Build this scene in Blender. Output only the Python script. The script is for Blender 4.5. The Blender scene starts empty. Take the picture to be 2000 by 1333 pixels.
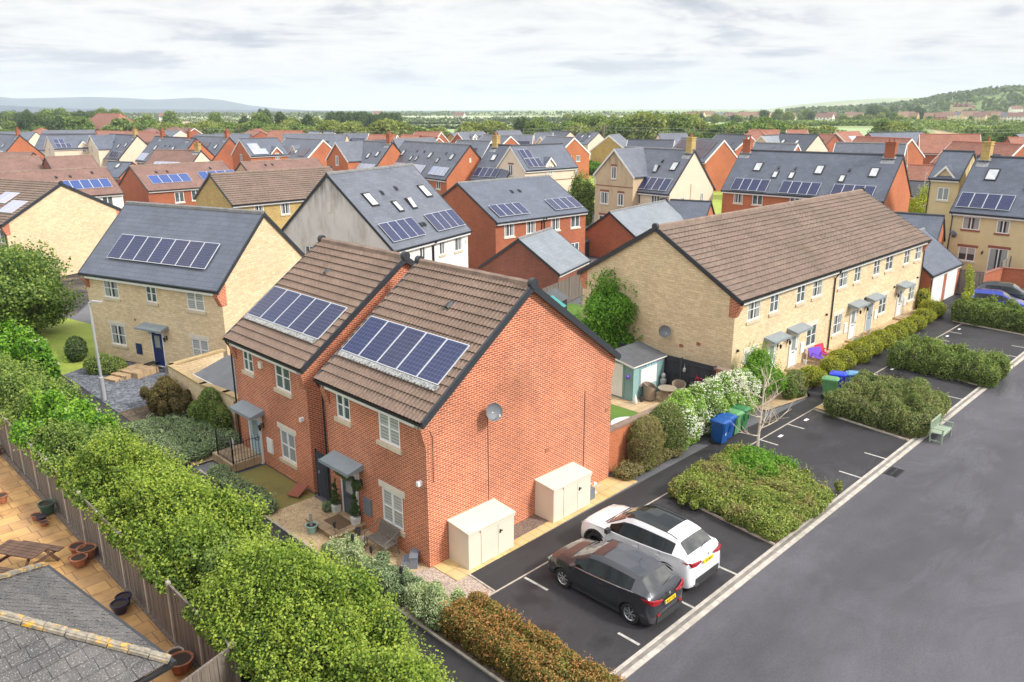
import bpy, math, random
import numpy as np
from mathutils import Vector, Matrix
R=math.radians; random.seed(7); rng=np.random.default_rng(7)
SC=bpy.context.scene; COL=SC.collection
# ---------------- camera ----------------
cam=bpy.data.objects.new('camera',bpy.data.cameras.new('camera')); COL.objects.link(cam); SC.camera=cam
F,PITCH,ROLL,YAW=1547.96,.28545,-.00346,.7872
CAM=Vector((-13.527,-17.381,13.866))
fw=Vector((math.cos(YAW)*math.cos(PITCH),math.sin(YAW)*math.cos(PITCH),-math.sin(PITCH)))
rt=Vector((math.sin(YAW),-math.cos(YAW),0)); up=rt.cross(fw)
r2=math.cos(ROLL)*rt+math.sin(ROLL)*up; u2=-math.sin(ROLL)*rt+math.cos(ROLL)*up
cam.matrix_world=Matrix((( r2.x,u2.x,-fw.x,CAM.x),(r2.y,u2.y,-fw.y,CAM.y),(r2.z,u2.z,-fw.z,CAM.z),(0,0,0,1)))
cam.data.sensor_width=36; cam.data.lens=F/2000*36; cam.data.clip_start=.1; cam.data.clip_end=30000
# ---------------- light ----------------
SUN_EL,SUN_AZ=40,158    # degrees, azimuth clockwise from +Y
sun=bpy.data.objects.new('sun',bpy.data.lights.new('sun','SUN')); COL.objects.link(sun)
sun.data.energy=2.7; sun.data.angle=R(10); sun.data.color=(1,.95,.87)
sd=Vector((math.sin(R(SUN_AZ))*math.cos(R(SUN_EL)),math.cos(R(SUN_AZ))*math.cos(R(SUN_EL)),math.sin(R(SUN_EL))))
sun.rotation_euler=sd.to_track_quat('Z','Y').to_euler()
SC.view_settings.view_transform='Standard'; SC.view_settings.look='None'; SC.view_settings.exposure=.66; SC.view_settings.gamma=1
SC.cycles.max_bounces=6; SC.cycles.diffuse_bounces=3; SC.cycles.glossy_bounces=3; SC.cycles.transmission_bounces=4; SC.cycles.transparent_max_bounces=6; SC.cycles.volume_bounces=2
HAZE=.000125
SC.cycles.use_denoising=True
try: SC.cycles.use_adaptive_sampling=True; SC.cycles.adaptive_threshold=.02
except Exception: pass
# node helper
class NT:
    def __init__(s,tree): s.t=tree; tree.nodes.clear()
    def n(s,kind,ins=None,**at):
        nd=s.t.nodes.new('ShaderNode'+kind)
        for k,v in at.items(): setattr(nd,k,v)
        for k,v in (ins or {}).items():
            i=nd.inputs[k]
            if isinstance(v,bpy.types.NodeSocket): s.t.links.new(v,i)
            else:
                if isinstance(v,tuple) and len(v)==3 and i.type=='RGBA': v=v+(1,)
                i.default_value=v
        return nd
    def ramp(s,fac,stops,interp='LINEAR'):
        nd=s.n('ValToRGB',{'Fac':fac}); cr=nd.color_ramp; cr.interpolation=interp
        while len(cr.elements)<len(stops): cr.elements.new(.5)
        for e,(p,c) in zip(cr.elements,stops):
            e.position=p; e.color=(c if isinstance(c,tuple) else (c,c,c))+(1,)
        return nd.outputs[0]
    def mix(s,f,a,b,mode='MIX'):
        nd=s.n('Mix',data_type='RGBA',blend_type=mode)
        for k,v in ((0,f),(6,a),(7,b)):
            if isinstance(v,bpy.types.NodeSocket): s.t.links.new(v,nd.inputs[k])
            else: nd.inputs[k].default_value=v+(1,) if isinstance(v,tuple) else v
        return nd.outputs[2]
    def math(s,op,a,b=0.,c=None):
        nd=s.n('Math',operation=op)
        for k,v in ((0,a),(1,b)):
            if isinstance(v,bpy.types.NodeSocket): s.t.links.new(v,nd.inputs[k])
            else: nd.inputs[k].default_value=v
        return nd.outputs[0]
    def noise(s,vec,scale,detail=3,rough=.55,dist=0):
        return s.n('TexNoise',{'Vector':vec,'Scale':scale,'Detail':detail,'Roughness':rough,'Distortion':dist}).outputs['Fac']
    def map(s,vec,scale=(1,1,1),loc=(0,0,0),rot=(0,0,0)):
        return s.n('Mapping',{'Vector':vec,'Scale':scale,'Location':loc,'Rotation':rot}).outputs[0]
# world: real sky behind an overcast cloud deck
W=bpy.data.worlds.new('World'); SC.world=W; W.use_nodes=True; T=NT(W.node_tree)
sky=T.n('TexSky',sky_type='NISHITA',sun_disc=False,sun_elevation=R(SUN_EL),sun_rotation=R(SUN_AZ),air_density=1.0,dust_density=2.0)
gen=T.n('TexCoord').outputs['Generated']; sx=T.n('SeparateXYZ',{0:gen})
zz=T.math('ADD',T.math('MAXIMUM',sx.outputs[2],0.),.10)
pl=T.n('CombineXYZ',{0:T.math('DIVIDE',sx.outputs[0],zz),1:T.math('DIVIDE',sx.outputs[1],zz),2:0.}).outputs[0]
plr=T.map(pl,rot=(0,0,-YAW))          # cloud streets lie across the wind
n1=T.noise(T.map(plr,(1.25,.85,1),(3.1,1.7,0)),1.0,7,.6,.5)
n2=T.noise(T.map(gen,(5.5,5.5,19.),(1.3,.2,4.1)),1.0,6,.55,.3)
nn=T.math('ADD',T.math('MULTIPLY',n1,.5),T.math('MULTIPLY',n2,.5))
cl=T.ramp(nn,[(.40,(.60,.63,.72)),(.45,(.76,.785,.855)),(.485,(.95,.955,.965)),(.53,(1.05,1.05,1.045)),(.58,(.97,.975,.98)),(.64,(.80,.825,.88))])
hz=T.ramp(sx.outputs[2],[(0.,.9),(.02,.6),(.06,.15),(.12,0.)])
cl=T.mix(hz,cl,(.79,.835,.93))
zen=T.n('MapRange',{'Value':sx.outputs[2],'From Min':.15,'From Max':.75,'To Min':.60,'To Max':1.15}).outputs[0]   # an overcast sky is brightest overhead
cov=T.math('MAXIMUM',T.ramp(nn,[(.62,1.),(.74,.8)]),hz)
bg1=T.n('Background',{'Color':sky.outputs[0],'Strength':.12}); bg2=T.n('Background',{'Color':cl,'Strength':zen})
mx=T.n('MixShader',{'Fac':cov,1:bg1.outputs[0],2:bg2.outputs[0]}); T.n('OutputWorld',{'Surface':mx.outputs[0]})
# ---------------- tagging / building helpers ----------------
def tag(o,label=None,cat=None,group=None,kind=None):
    if label: o['label']=label
    if cat: o['category']=cat
    if group: o['group']=group
    if kind: o['kind']=kind
    return o
def link(o,parent=None,loc=None,rot=None):
    COL.objects.link(o)
    if parent is not None: o.parent=parent
    if loc is not None: o.location=loc
    if rot is not None: o.rotation_euler=rot
    return o
def thing(name,label,cat,loc=(0,0,0),rz=0,group=None):
    return tag(link(bpy.data.objects.new(name,None),None,loc,(0,0,rz)),label,cat,group)
def kids(o): return [c for c in bpy.data.objects if c.parent==o]
def copy_tree(o,parent=None):
    c=o.copy(); COL.objects.link(c)
    if parent is not None: c.parent=parent
    for ch in TREE.get(o.name,[]): copy_tree(ch,c)
    return c
TREE={}
def index_tree():
    TREE.clear()
    for o in bpy.data.objects:
        if o.parent: TREE.setdefault(o.parent.name,[]).append(o)
def auto_uv(me):
    nl=len(me.loops)
    if nl==0: return
    uv=me.uv_layers.new(name='UVMap')
    co=np.empty(len(me.vertices)*3,np.float32); me.vertices.foreach_get('co',co); co=co.reshape(-1,3)
    vi=np.empty(nl,np.int32); me.loops.foreach_get('vertex_index',vi)
    npol=len(me.polygons); no=np.empty(npol*3,np.float32); me.polygons.foreach_get('normal',no); no=no.reshape(-1,3)
    lt=np.empty(npol,np.int32); me.polygons.foreach_get('loop_total',lt)
    n=np.repeat(no,lt,axis=0); p=co[vi]
    t=np.stack([-n[:,1],n[:,0],np.zeros(nl)],-1); l=np.linalg.norm(t,axis=1); flat=l<.05
    t[flat]=(1,0,0); l[flat]=1; t/=l[:,None]; n=np.where(flat[:,None],np.array([0,0,1.]),n); b=np.cross(n,t)
    w=np.stack([(p*t).sum(1),(p*b).sum(1)],-1).astype(np.float32); uv.data.foreach_set('uv',w.ravel())
class MB:
    def __init__(s): s.V=[]; s.F=[]; s.M=[]; s.X=None
    def v(s,p):
        if s.X is not None: p=s.X@Vector(p)
        s.V.append((p[0],p[1],p[2])); return len(s.V)-1
    def poly(s,pts,m=0):
        s.F.append([s.v(p) for p in pts]); s.M.append(m)
    def box(s,x0,y0,z0,x1,y1,z1,m=0):
        a=[s.v(p) for p in ((x0,y0,z0),(x1,y0,z0),(x1,y1,z0),(x0,y1,z0),(x0,y0,z1),(x1,y0,z1),(x1,y1,z1),(x0,y1,z1))]
        for f in ((0,3,2,1),(4,5,6,7),(0,1,5,4),(1,2,6,5),(2,3,7,6),(3,0,4,7)): s.F.append([a[i] for i in f]); s.M.append(m)
        return s
    def taper(s,cx,cy,z0,z1,a0,b0,a1,b1,m=0,dx=0,dy=0):
        a=[s.v(p) for p in ((cx-a0,cy-b0,z0),(cx+a0,cy-b0,z0),(cx+a0,cy+b0,z0),(cx-a0,cy+b0,z0),(cx-a1+dx,cy-b1+dy,z1),(cx+a1+dx,cy-b1+dy,z1),(cx+a1+dx,cy+b1+dy,z1),(cx-a1+dx,cy+b1+dy,z1))]
        for f in ((0,3,2,1),(4,5,6,7),(0,1,5,4),(1,2,6,5),(2,3,7,6),(3,0,4,7)): s.F.append([a[i] for i in f]); s.M.append(m)
        return s
    def bar(s,p,q,w,h,m=0,upv=(0,0,1)):
        p=Vector(p); q=Vector(q); d=(q-p).normalized(); U=Vector(upv)
        sd_=d.cross(U)
        if sd_.length<1e-4: sd_=d.cross(Vector((1,0,0)))
        sd_.normalize(); U=sd_.cross(d)
        a=[]
        for c in (p,q):
            for i,j in ((-1,-1),(1,-1),(1,1),(-1,1)): a.append(s.v(c+sd_*(i*w/2)+U*(j*h/2)))
        for f in ((0,1,2,3),(7,6,5,4),(0,4,5,1),(1,5,6,2),(2,6,7,3),(3,7,4,0)): s.F.append([a[i] for i in f]); s.M.append(m)
        return s
    def prism(s,pts,axis,a,b,m=0):
        # pts in the two other axes, extruded along axis from a to b
        def mk(q,t): return (t,q[0],q[1]) if axis=='x' else ((q[0],t,q[1]) if axis=='y' else (q[0],q[1],t))
        ar=sum(pts[i][0]*pts[(i+1)%len(pts)][1]-pts[(i+1)%len(pts)][0]*pts[i][1] for i in range(len(pts)))
        if (ar<0)!=(axis=='y'): pts=pts[::-1]
        A=[s.v(mk(q,a)) for q in pts]; B=[s.v(mk(q,b)) for q in pts]; n=len(pts)
        s.F.append(A[::-1]); s.M.append(m); s.F.append(B); s.M.append(m)
        for i in range(n):
            j=(i+1)%n; s.F.append([A[i],A[j],B[j],B[i]]); s.M.append(m)
        return s
    def tube(s,pts,r,n=8,m=0,cap=True):
        P=[Vector(p) for p in pts]; rings=[]
        for i,p in enumerate(P):
            d=((P[min(i+1,len(P)-1)]-P[max(i-1,0)])).normalized(); a=d.cross(Vector((0,0,1)))
            if a.length<.05: a=d.cross(Vector((1,0,0)))
            a.normalize(); b=d.cross(a); rr=r[i] if isinstance(r,(list,tuple)) else r
            rings.append([s.v(p+a*(rr*math.cos(2*math.pi*k/n))+b*(rr*math.sin(2*math.pi*k/n))) for k in range(n)])
        for A,B in zip(rings,rings[1:]):
            for k in range(n):
                j=(k+1)%n; s.F.append([A[k],A[j],B[j],B[k]]); s.M.append(m)
        if cap: s.F.append(rings[0][::-1]); s.M.append(m); s.F.append(rings[-1]); s.M.append(m)
        return s
    def lathe(s,prof,c=(0,0,0),n=20,m=0,axis='z'):
        rings=[]
        for (r,h) in prof:
            rg=[]
            for k in range(n):
                a=2*math.pi*k/n; x,y=r*math.cos(a),r*math.sin(a)
                p=(x,y,h) if axis=='z' else ((x,h,y) if axis=='y' else (h,x,y))
                rg.append(s.v((c[0]+p[0],c[1]+p[1],c[2]+p[2])))
            rings.append(rg)
        for A,B in zip(rings,rings[1:]):
            for k in range(n):
                j=(k+1)%n; f=[A[k],A[j],B[j],B[k]]
                s.F.append(f if axis!='y' else f[::-1]); s.M.append(m)
        return s
    def build(s,name,mats,parent=None,loc=None,rot=None,smooth=False,uv=True):
        me=bpy.data.meshes.new(name); me.from_pydata(s.V,[],s.F)
        for x in (mats if isinstance(mats,(list,tuple)) else [mats]): me.materials.append(x)
        if any(s.M): me.polygons.foreach_set('material_index',s.M)
        me.update()
        if uv: auto_uv(me)
        if smooth:
            me.polygons.foreach_set('use_smooth',[True]*len(me.polygons))
            try: me.set_sharp_from_angle(angle=R(smooth if smooth is not True else 40))
            except Exception: pass
        return link(bpy.data.objects.new(name,me),parent,loc,rot)
def reuse(o,parent,loc=None,rot=None,name=None):
    c=bpy.data.objects.new(name or o.name.split('.')[0],o.data); return link(c,parent,loc,rot)
# ---------------- materials ----------------
MT={}
def mat(name,fn):
    m=bpy.data.materials.new(name); m.use_nodes=True; t=NT(m.node_tree); MT[name]=m
    tc=t.n('TexCoord'); uv=tc.outputs['UV']; ob=tc.outputs['Object']
    wp=t.n('NewGeometry').outputs['Position']
    r=fn(t,uv,ob,wp); sh=r.get('shader')
    if sh is None:
        ins={'Base Color':r['c'],'Roughness':r.get('r',.7),'Metallic':r.get('m',0.)}
        for k,nm in (('spec','Specular IOR Level'),('coat','Coat Weight'),('tr','Transmission Weight')):
            if k in r: ins[nm]=r[k]
        if 'b' in r: ins['Normal']=t.n('Bump',{'Height':r['b'],'Strength':r.get('bs',.4),'Distance':r.get('bd',.01)}).outputs[0]
        sh=t.n('BsdfPrincipled',ins).outputs[0]
    t.n('OutputMaterial',{'Surface':sh}); return m
def plain(name,c,r=.6,m=0.,var=.08,vs=3.,**k):
    def f(t,uv,ob,wp):
        n=t.noise(ob,vs,4)
        a=tuple(x*(1-var) for x in c); b=tuple(min(1,x*(1+var)) for x in c)
        d=dict(c=t.ramp(n,[(.3,a),(.7,b)]),r=r,m=m); d.update(k); return d
    return mat(name,f)
def brickm(name,c1,c2,mo,w=.225,h=.075,ms=.011,off=.5,var=.18,rough=.85,bias=0,patch=None,bs=.3,big=.35):
    def f(t,uv,ob,wp):
        vec=uv
        b=t.n('TexBrick',{'Vector':vec,'Color1':c1,'Color2':c2,'Mortar':mo,'Scale':1.,'Mortar Size':ms,'Mortar Smooth':.15,'Bias':bias,'Brick Width':w,'Row Height':h},offset=off)
        c=b.outputs['Color']
        # per-brick tone by snapping uv to the brick grid
        n=t.noise(t.map(ob,(1,1,1)),big,5,.6); n3=t.noise(uv,9,2)
        c=t.mix(1.,c,t.ramp(n,[(.3,1-var),(.7,1+var)]),'MULTIPLY')
        c=t.mix(.6,c,t.ramp(n3,[(.3,1-var*.8),(.7,1+var*.8)]),'MULTIPLY')
        if patch: c=t.mix(t.ramp(t.noise(t.map(uv,(1,.6,1)),patch[1],6,.65),[(patch[2],0.),(patch[3],1.)]),c,patch[0],'MULTIPLY')
        return dict(c=c,r=rough,b=t.math('SUBTRACT',1.,b.outputs['Fac']),bs=bs,bd=.006)
    return mat(name,f)
brickm('brick_bright',(.49,.105,.032),(.33,.058,.021),(.64,.42,.29),ms=.0105,var=.24,patch=((1.14,1.26,1.30),.45,.48,.66))
brickm('brick_red',(.42,.098,.034),(.30,.062,.022),(.38,.21,.13),ms=.009,var=.16)
brickm('brick_orange',(.50,.13,.045),(.40,.095,.034),(.48,.25,.14),ms=.009,var=.14)
brickm('brick_dark',(.30,.075,.04),(.20,.05,.03),(.28,.18,.13),ms=.009)
def stone(name,a,b,mo,var=.14):
    def f(t,uv,ob,wp):
        nz=t.n('TexNoise',{'Vector':uv,'Scale':1.6,'Detail':1.}).outputs['Color']
        vec=t.n('VectorMath',{0:uv,1:t.n('VectorMath',{0:nz,'Scale':.10},operation='SCALE').outputs[0]},operation='ADD').outputs[0]
        x=t.n('TexBrick',{'Vector':vec,'Color1':a,'Color2':b,'Mortar':mo,'Scale':1.,'Mortar Size':.008,'Mortar Smooth':.6,'Brick Width':.34,'Row Height':.115,'Bias':0.},offset=.43,squash=.7,squash_frequency=3)
        n=t.noise(ob,.35,5,.6); n3=t.noise(t.map(uv,(3,9,1)),1.,3)
        c=t.mix(1.,x.outputs['Color'],t.ramp(n,[(.3,1-var),(.7,1+var)]),'MULTIPLY')
        c=t.mix(.7,c,t.ramp(n3,[(.3,.84),(.7,1.13)]),'MULTIPLY')
        return dict(c=c,r=.9,b=t.math('ADD',t.math('SUBTRACT',1.,x.outputs['Fac']),n3),bs=.45,bd=.012)
    return mat(name,f)
stone('stone_warm',(.78,.62,.40),(.66,.50,.31),(.42,.31,.19),.10)
stone('stone_tan',(.50,.37,.19),(.40,.29,.145),(.25,.18,.10))
stone('stone_yellow',(.56,.40,.15),(.46,.32,.12),(.30,.21,.09))
def render_m(name,c,stain=None,amt=0):
    def f(t,uv,ob,wp):
        n=t.noise(ob,.8,5,.6); col=t.ramp(n,[(.3,tuple(x*.93 for x in c)),(.7,tuple(min(1,x*1.05) for x in c))])
        if stain:
            s1=t.noise(t.map(uv,(.9,.28,1)),1.,6,.7); col=t.mix(t.ramp(s1,[(.50,0.),(.68,amt)]),col,stain)
            zz=t.n('SeparateXYZ',{0:ob}).outputs[2]; s2=t.noise(t.map(uv,(2.2,.35,1)),1.,4,.6)
            top=t.math('MULTIPLY',t.ramp(t.math('MULTIPLY',zz,.1),[(.70,0.),(.88,1.)]),t.ramp(s2,[(.40,.1),(.6,1.)]))
            col=t.mix(t.math('MULTIPLY',top,.8),col,tuple(x*.5 for x in stain))
        return dict(c=col,r=.9,b=t.noise(ob,25,2),bs=.15)
    return mat(name,f)
render_m('render_white',(.80,.76,.70)); render_m('render_grey_stained',(.70,.655,.60),(.34,.285,.22),.55)
render_m('render_cream',(.74,.61,.46)); render_m('render_tan',(.56,.42,.27),(.36,.24,.13),.5); render_m('render_yellow',(.66,.53,.30),(.45,.34,.18),.3)
def slate(name,a,b,line,w=.5,h=.25,rough=.5,fade=.5):
    def f(t,uv,ob,wp):
        x=t.n('TexBrick',{'Vector':uv,'Color1':a,'Color2':b,'Mortar':line,'Scale':1.,'Mortar Size':.008,'Mortar Smooth':.5,'Brick Width':w,'Row Height':h},offset=.5)
        n=t.noise(ob,.5,5,.6)
        c=t.mix(1.,x.outputs['Color'],t.ramp(n,[(.3,.85),(.7,1.14)]),'MULTIPLY')
        c=t.mix(.5,c,t.ramp(t.noise(t.map(uv,(4,1.2,1)),1.5,4,.7),[(.3,.82),(.7,1.2)]),'MULTIPLY')
        sy=t.n('SeparateXYZ',{0:uv}).outputs[1]; saw=t.math('FRACT',t.math('DIVIDE',sy,h))
        return dict(c=c,r=rough,b=t.math('SUBTRACT',t.math('MULTIPLY',saw,-1.),x.outputs['Fac']),bs=.5,bd=.012)
    return mat(name,f)
slate('slate',(.130,.144,.178),(.104,.116,.146),(.07,.078,.095)); plain('tile_edge_dirt_shade',(.055,.038,.028),.95,var=.4,vs=6)  # course risers: shadow under the tile laps painted in, along with dirt
slate('slate_blue',(.108,.123,.162),(.090,.103,.138),(.055,.062,.08),w=.6,h=.3)
slate('slate_pale',(.22,.245,.275),(.19,.215,.245),(.11,.125,.145),w=.6,h=.3)
slate('slate_dark',(.068,.076,.100),(.055,.062,.085),(.035,.040,.052))
def tile(name,a,b,line,pw=.30,ph=.34,lich=None,course=.6,moss=None):
    def f(t,uv,ob,wp):
        s=t.n('SeparateXYZ',{0:uv}); saw=t.math('FRACT',t.math('DIVIDE',s.outputs[1],ph))
        x=t.n('TexBrick',{'Vector':uv,'Color1':a,'Color2':b,'Mortar':tuple(v*.8 for v in b),'Scale':1.,'Mortar Size':.004,'Mortar Smooth':.6,'Brick Width':pw,'Row Height':ph},offset=0.)
        c=t.mix(1.,x.outputs['Color'],t.ramp(t.noise(ob,.6,6,.65),[(.3,.82),(.7,1.16)]),'MULTIPLY')
        c=t.mix(.6,c,t.ramp(t.noise(uv,7,4,.7),[(.3,.8),(.7,1.2)]),'MULTIPLY')
        if course: c=t.mix(t.ramp(saw,[(.0,course),(.13,course*.6),(.2,0.)],),c,line)
        if moss: c=t.mix(t.ramp(t.noise(uv,moss[2] if len(moss)>2 else 3.5,6,.75),[(moss[1],0.),(moss[1]+.1,.75)]),c,moss[0])
        wv=t.math('SINE',t.math('MULTIPLY',s.outputs[0],2*math.pi/(pw/2)))
        return dict(c=c,r=.85,b=t.math('ADD',t.math('MULTIPLY',wv,.35),t.math('MULTIPLY',saw,-1.)),bs=.6,bd=.03)
    return mat(name,f)
tile('tile_brown_geo',(.225,.155,.118),(.170,.116,.088),(.03,.022,.018),course=0,moss=((.16,.13,.09),.60))
tile('tile_brown_pale',(.222,.158,.122),(.165,.118,.092),(.03,.022,.018),course=0,moss=((.33,.26,.215),.62,1.4))
tile('tile_brown',(.27,.165,.115),(.22,.135,.095),(.05,.032,.024),course=.75)
tile('tile_pink',(.24,.14,.112),(.19,.11,.09),(.12,.066,.055),course=.45,pw=.2,ph=.2)
tile('tile_red',(.34,.15,.098),(.27,.115,.078),(.13,.055,.04),course=.55,pw=.25,ph=.3)
tile('tile_moss',(.115,.108,.105),(.075,.072,.074),(.025,.022,.02),course=0,pw=.5,ph=.34,moss=((.50,.49,.45),.55,26.))
plain('ridge_brown',(.22,.155,.12),.85,var=.25,vs=2.); plain('ridge_grey',(.19,.19,.19),.8,var=.2); plain('ridge_red',(.36,.12,.08),.85)
mat('ridge_moss',lambda t,uv,ob,wp: dict(c=t.mix(t.ramp(t.noise(ob,3.5,5,.7),[(.54,0.),(.62,1.)]),t.ramp(t.noise(ob,9,4),[(.3,(.16,.14,.11)),(.7,(.34,.30,.24))]),(.62,.34,.03)),r=.9))
plain('verge_dark',(.030,.034,.042),.45); plain('black_plastic',(.02,.021,.024),.35,var=.03); plain('white_pvc',(.80,.80,.79),.35,var=.03)
plain('barge_white',(.78,.76,.72),.5,var=.06); plain('sill_stone',(.62,.52,.38),.85,var=.12,vs=4); plain('sill_pale',(.66,.60,.50),.85,var=.1)
plain('flashing',(.33,.33,.325),.5,var=.55,vs=9); plain('canopy_grey',(.235,.275,.30),.55,var=.08); plain('lead',(.30,.31,.32),.55,var=.3)
plain('door_white',(.72,.74,.76),.35,var=.02); plain('door_blue',(.015,.03,.13),.35); plain('door_paleblue',(.36,.50,.58),.4); plain('door_grey',(.075,.085,.105),.4); plain('door_greyblue',(.30,.37,.45),.4); plain('door_brown',(.18,.055,.025),.5)
plain('metal_dark',(.05,.05,.055),.4,.3); plain('chrome',(.7,.7,.7),.15,1.,var=.02); plain('metal_grey',(.42,.43,.44),.45,.3)
def glassm(name,mode):
    def f(t,uv,ob,wp):
        s=t.n('SeparateXYZ',{0:uv}); base=(.035,.045,.05)
        if mode=='shut':
            fr=t.math('FRACT',t.math('MULTIPLY',s.outputs[1],9.)); c=t.ramp(fr,[(.0,(.10,.11,.11)),(.35,(.42,.43,.42)),(.9,(.50,.50,.48))])
        elif mode=='curt':
            fr=t.math('ABSOLUTE',s.outputs[0]); fo=t.math('SINE',t.math('MULTIPLY',s.outputs[0],70.))
            cur=t.ramp(fo,[(.0,(.30,.31,.30)),(1.,(.42,.42,.40))]); c=t.mix(t.ramp(fr,[(.20,0.),(.24,1.)]),base,cur)
        elif mode=='blind': c=t.mix(t.ramp(s.outputs[1],[(.0,0.),(.02,1.)]),base,(.40,.40,.38))
        elif mode=='net': c=t.ramp(t.noise(t.map(uv,(14,1,1)),1.,2),[(.3,(.24,.26,.27)),(.7,(.36,.38,.39))])
        else: c=t.ramp(t.noise(ob,2.5,2),[(.35,(.05,.07,.075)),(.65,(.13,.16,.165))])
        return dict(c=c,r=.04,spec=.6,coat=.0)
    return mat(name,f)
for nm,md in (('glass','dark'),('glass_shutters','shut'),('glass_curtain','curt'),('glass_blind','blind'),('glass_net','net')): glassm(nm,md)
mat('rooflight_glass',lambda t,uv,ob,wp: dict(c=t.ramp(t.noise(ob,2,1),[(.3,(.45,.47,.49)),(.7,(.66,.67,.66))]),r=.03,spec=.9))
def pvm(name,a,b,line):
    def f(t,uv,ob,wp):
        x=t.n('TexBrick',{'Vector':uv,'Color1':a,'Color2':b,'Mortar':line,'Scale':1.,'Mortar Size':.006,'Mortar Smooth':.3,'Brick Width':.158,'Row Height':.158},offset=0.)
        oi=t.n('ObjectInfo').outputs['Random']
        c=t.mix(.75,x.outputs['Color'],t.ramp(oi,[(0.,(.75,.85,1.2)),(.5,(1.15,1.0,1.05)),(1.,(.8,.95,1.35))]),'MULTIPLY')
        return dict(c=c,r=.12,spec=.35)
    return mat(name,f)
pvm('pv_cells',(.028,.034,.080),(.022,.027,.066),(.115,.135,.195)); pvm('pv_blue',(.03,.07,.21),(.025,.06,.19),(.10,.15,.30)); pvm('pv_dark',(.035,.034,.05),(.03,.03,.045),(.055,.055,.07)); pvm('pv_pale',(.36,.38,.41),(.34,.36,.39),(.45,.46,.48)); pvm('pv_brown',(.09,.055,.06),(.075,.05,.055),(.12,.08,.08)); pvm('pv_navy',(.012,.022,.06),(.01,.018,.05),(.025,.04,.08))
plain('alu',(.66,.68,.71),.3,.4,var=.03)
def asphalt(name,a,b,wet=.5,sc=1.,stain=True):
    def f(t,uv,ob,wp):
        big=t.noise(t.map(wp,(.055,.16,1)),1.,6,.62,.3); mid=t.noise(wp,.9,5,.6); fine=t.noise(wp,38,2,.8); fine2=t.noise(wp,95,1)
        c=t.ramp(big,[(.30,a),(.70,b)])
        c=t.mix(1.,c,t.ramp(mid,[(.3,.90),(.7,1.10)]),'MULTIPLY')
        c=t.mix(1.,c,t.ramp(fine,[(.3,.72),(.7,1.3)]),'MULTIPLY'); c=t.mix(1.,c,t.ramp(t.noise(wp,13,3,.7),[(.3,.84),(.7,1.18)]),'MULTIPLY')
        if stain: c=t.mix(t.ramp(t.noise(t.map(wp,(1,1,1),(5,2,0)),.45,4,.55),[(.57,0.),(.66,.6)]),c,tuple(x*.45 for x in a))
        w=t.noise(t.map(wp,(.35,.8,1),(9,3,0)),.55,5,.6,.8)
        return dict(c=c,r=t.ramp(w,[(.38,.62-.42*wet),(.52,.72)]),spec=.42,b=t.math('ADD',fine,fine2),bs=.55,bd=.006)
    return mat(name,f)
asphalt('asphalt_lot',(.021,.0195,.022),(.040,.0375,.042),.95); asphalt('asphalt_road',(.044,.042,.049),(.105,.101,.116),1.05,stain=False); asphalt('asphalt_path',(.024,.022,.024),(.034,.032,.034),.2); asphalt('asphalt_far',(.11,.11,.12),(.14,.14,.15),.1,stain=False)
plain('paint_line',(.42,.40,.37),.7,var=.25,vs=8)
plain('concrete_kerb',(.44,.40,.35),.8,var=.22,vs=4); plain('concrete_dark',(.20,.18,.16),.7,var=.3,vs=3); plain('edging',(.40,.35,.29),.85,var=.25,vs=5)
def speck(name,cols,sc,r=.85,big=.7,bump=.6):
    def f(t,uv,ob,wp):
        v=t.n('TexVoronoi',{'Vector':wp,'Scale':sc}); s=t.n('SeparateXYZ',{0:v.outputs['Color']}).outputs[0]
        c=t.ramp(s,[(i/(len(cols)-1),x) for i,x in enumerate(cols)])
        c=t.mix(big,c,t.ramp(t.noise(wp,.9,4),[(.3,.75),(.7,1.2)]),'MULTIPLY')
        return dict(c=c,r=r,b=v.outputs['Distance'],bs=bump,bd=.02)
    return mat(name,f)
speck('gravel_gold',[(.30,.19,.10),(.52,.36,.20),(.62,.48,.31),(.42,.27,.15)],28); speck('gravel_pink',[(.25,.18,.14),(.40,.31,.25),(.54,.45,.38),(.31,.23,.18)],26); speck('gravel_dark',[(.10,.075,.06),(.19,.14,.11),(.26,.2,.16)],30); speck('slate_chips',[(.05,.055,.07),(.11,.12,.145),(.20,.21,.24)],9); speck('soil',[(.05,.035,.022),(.10,.07,.045),(.15,.11,.07)],10)
def grass(name,a,b,c3):
    def f(t,uv,ob,wp):
        c=t.ramp(t.noise(wp,.35,6,.65),[(.3,a),(.5,b),(.72,c3)]); c=t.mix(.7,c,t.ramp(t.noise(wp,22,3,.8),[(.3,.6),(.7,1.4)]),'MULTIPLY')
        return dict(c=c,r=.95,b=t.noise(wp,45,2),bs=.6,bd=.04)
    return mat(name,f)
grass('grass_lawn',(.20,.28,.04),(.29,.36,.055),(.37,.41,.09)); grass('grass_rough',(.12,.12,.03),(.22,.18,.05),(.16,.19,.04)); grass('grass_turf',(.07,.15,.02),(.10,.19,.025),(.13,.22,.03))
def fieldm(name,a,b,row=.0):
    def f(t,uv,ob,wp):
        c=t.ramp(t.noise(wp,.006,5,.6),[(.35,a),(.65,b)]); c=t.mix(.5,c,t.ramp(t.noise(wp,.05,3,.7),[(.3,.85),(.7,1.15)]),'MULTIPLY')
        return dict(c=c,r=.95)
    return mat(name,f)
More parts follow.
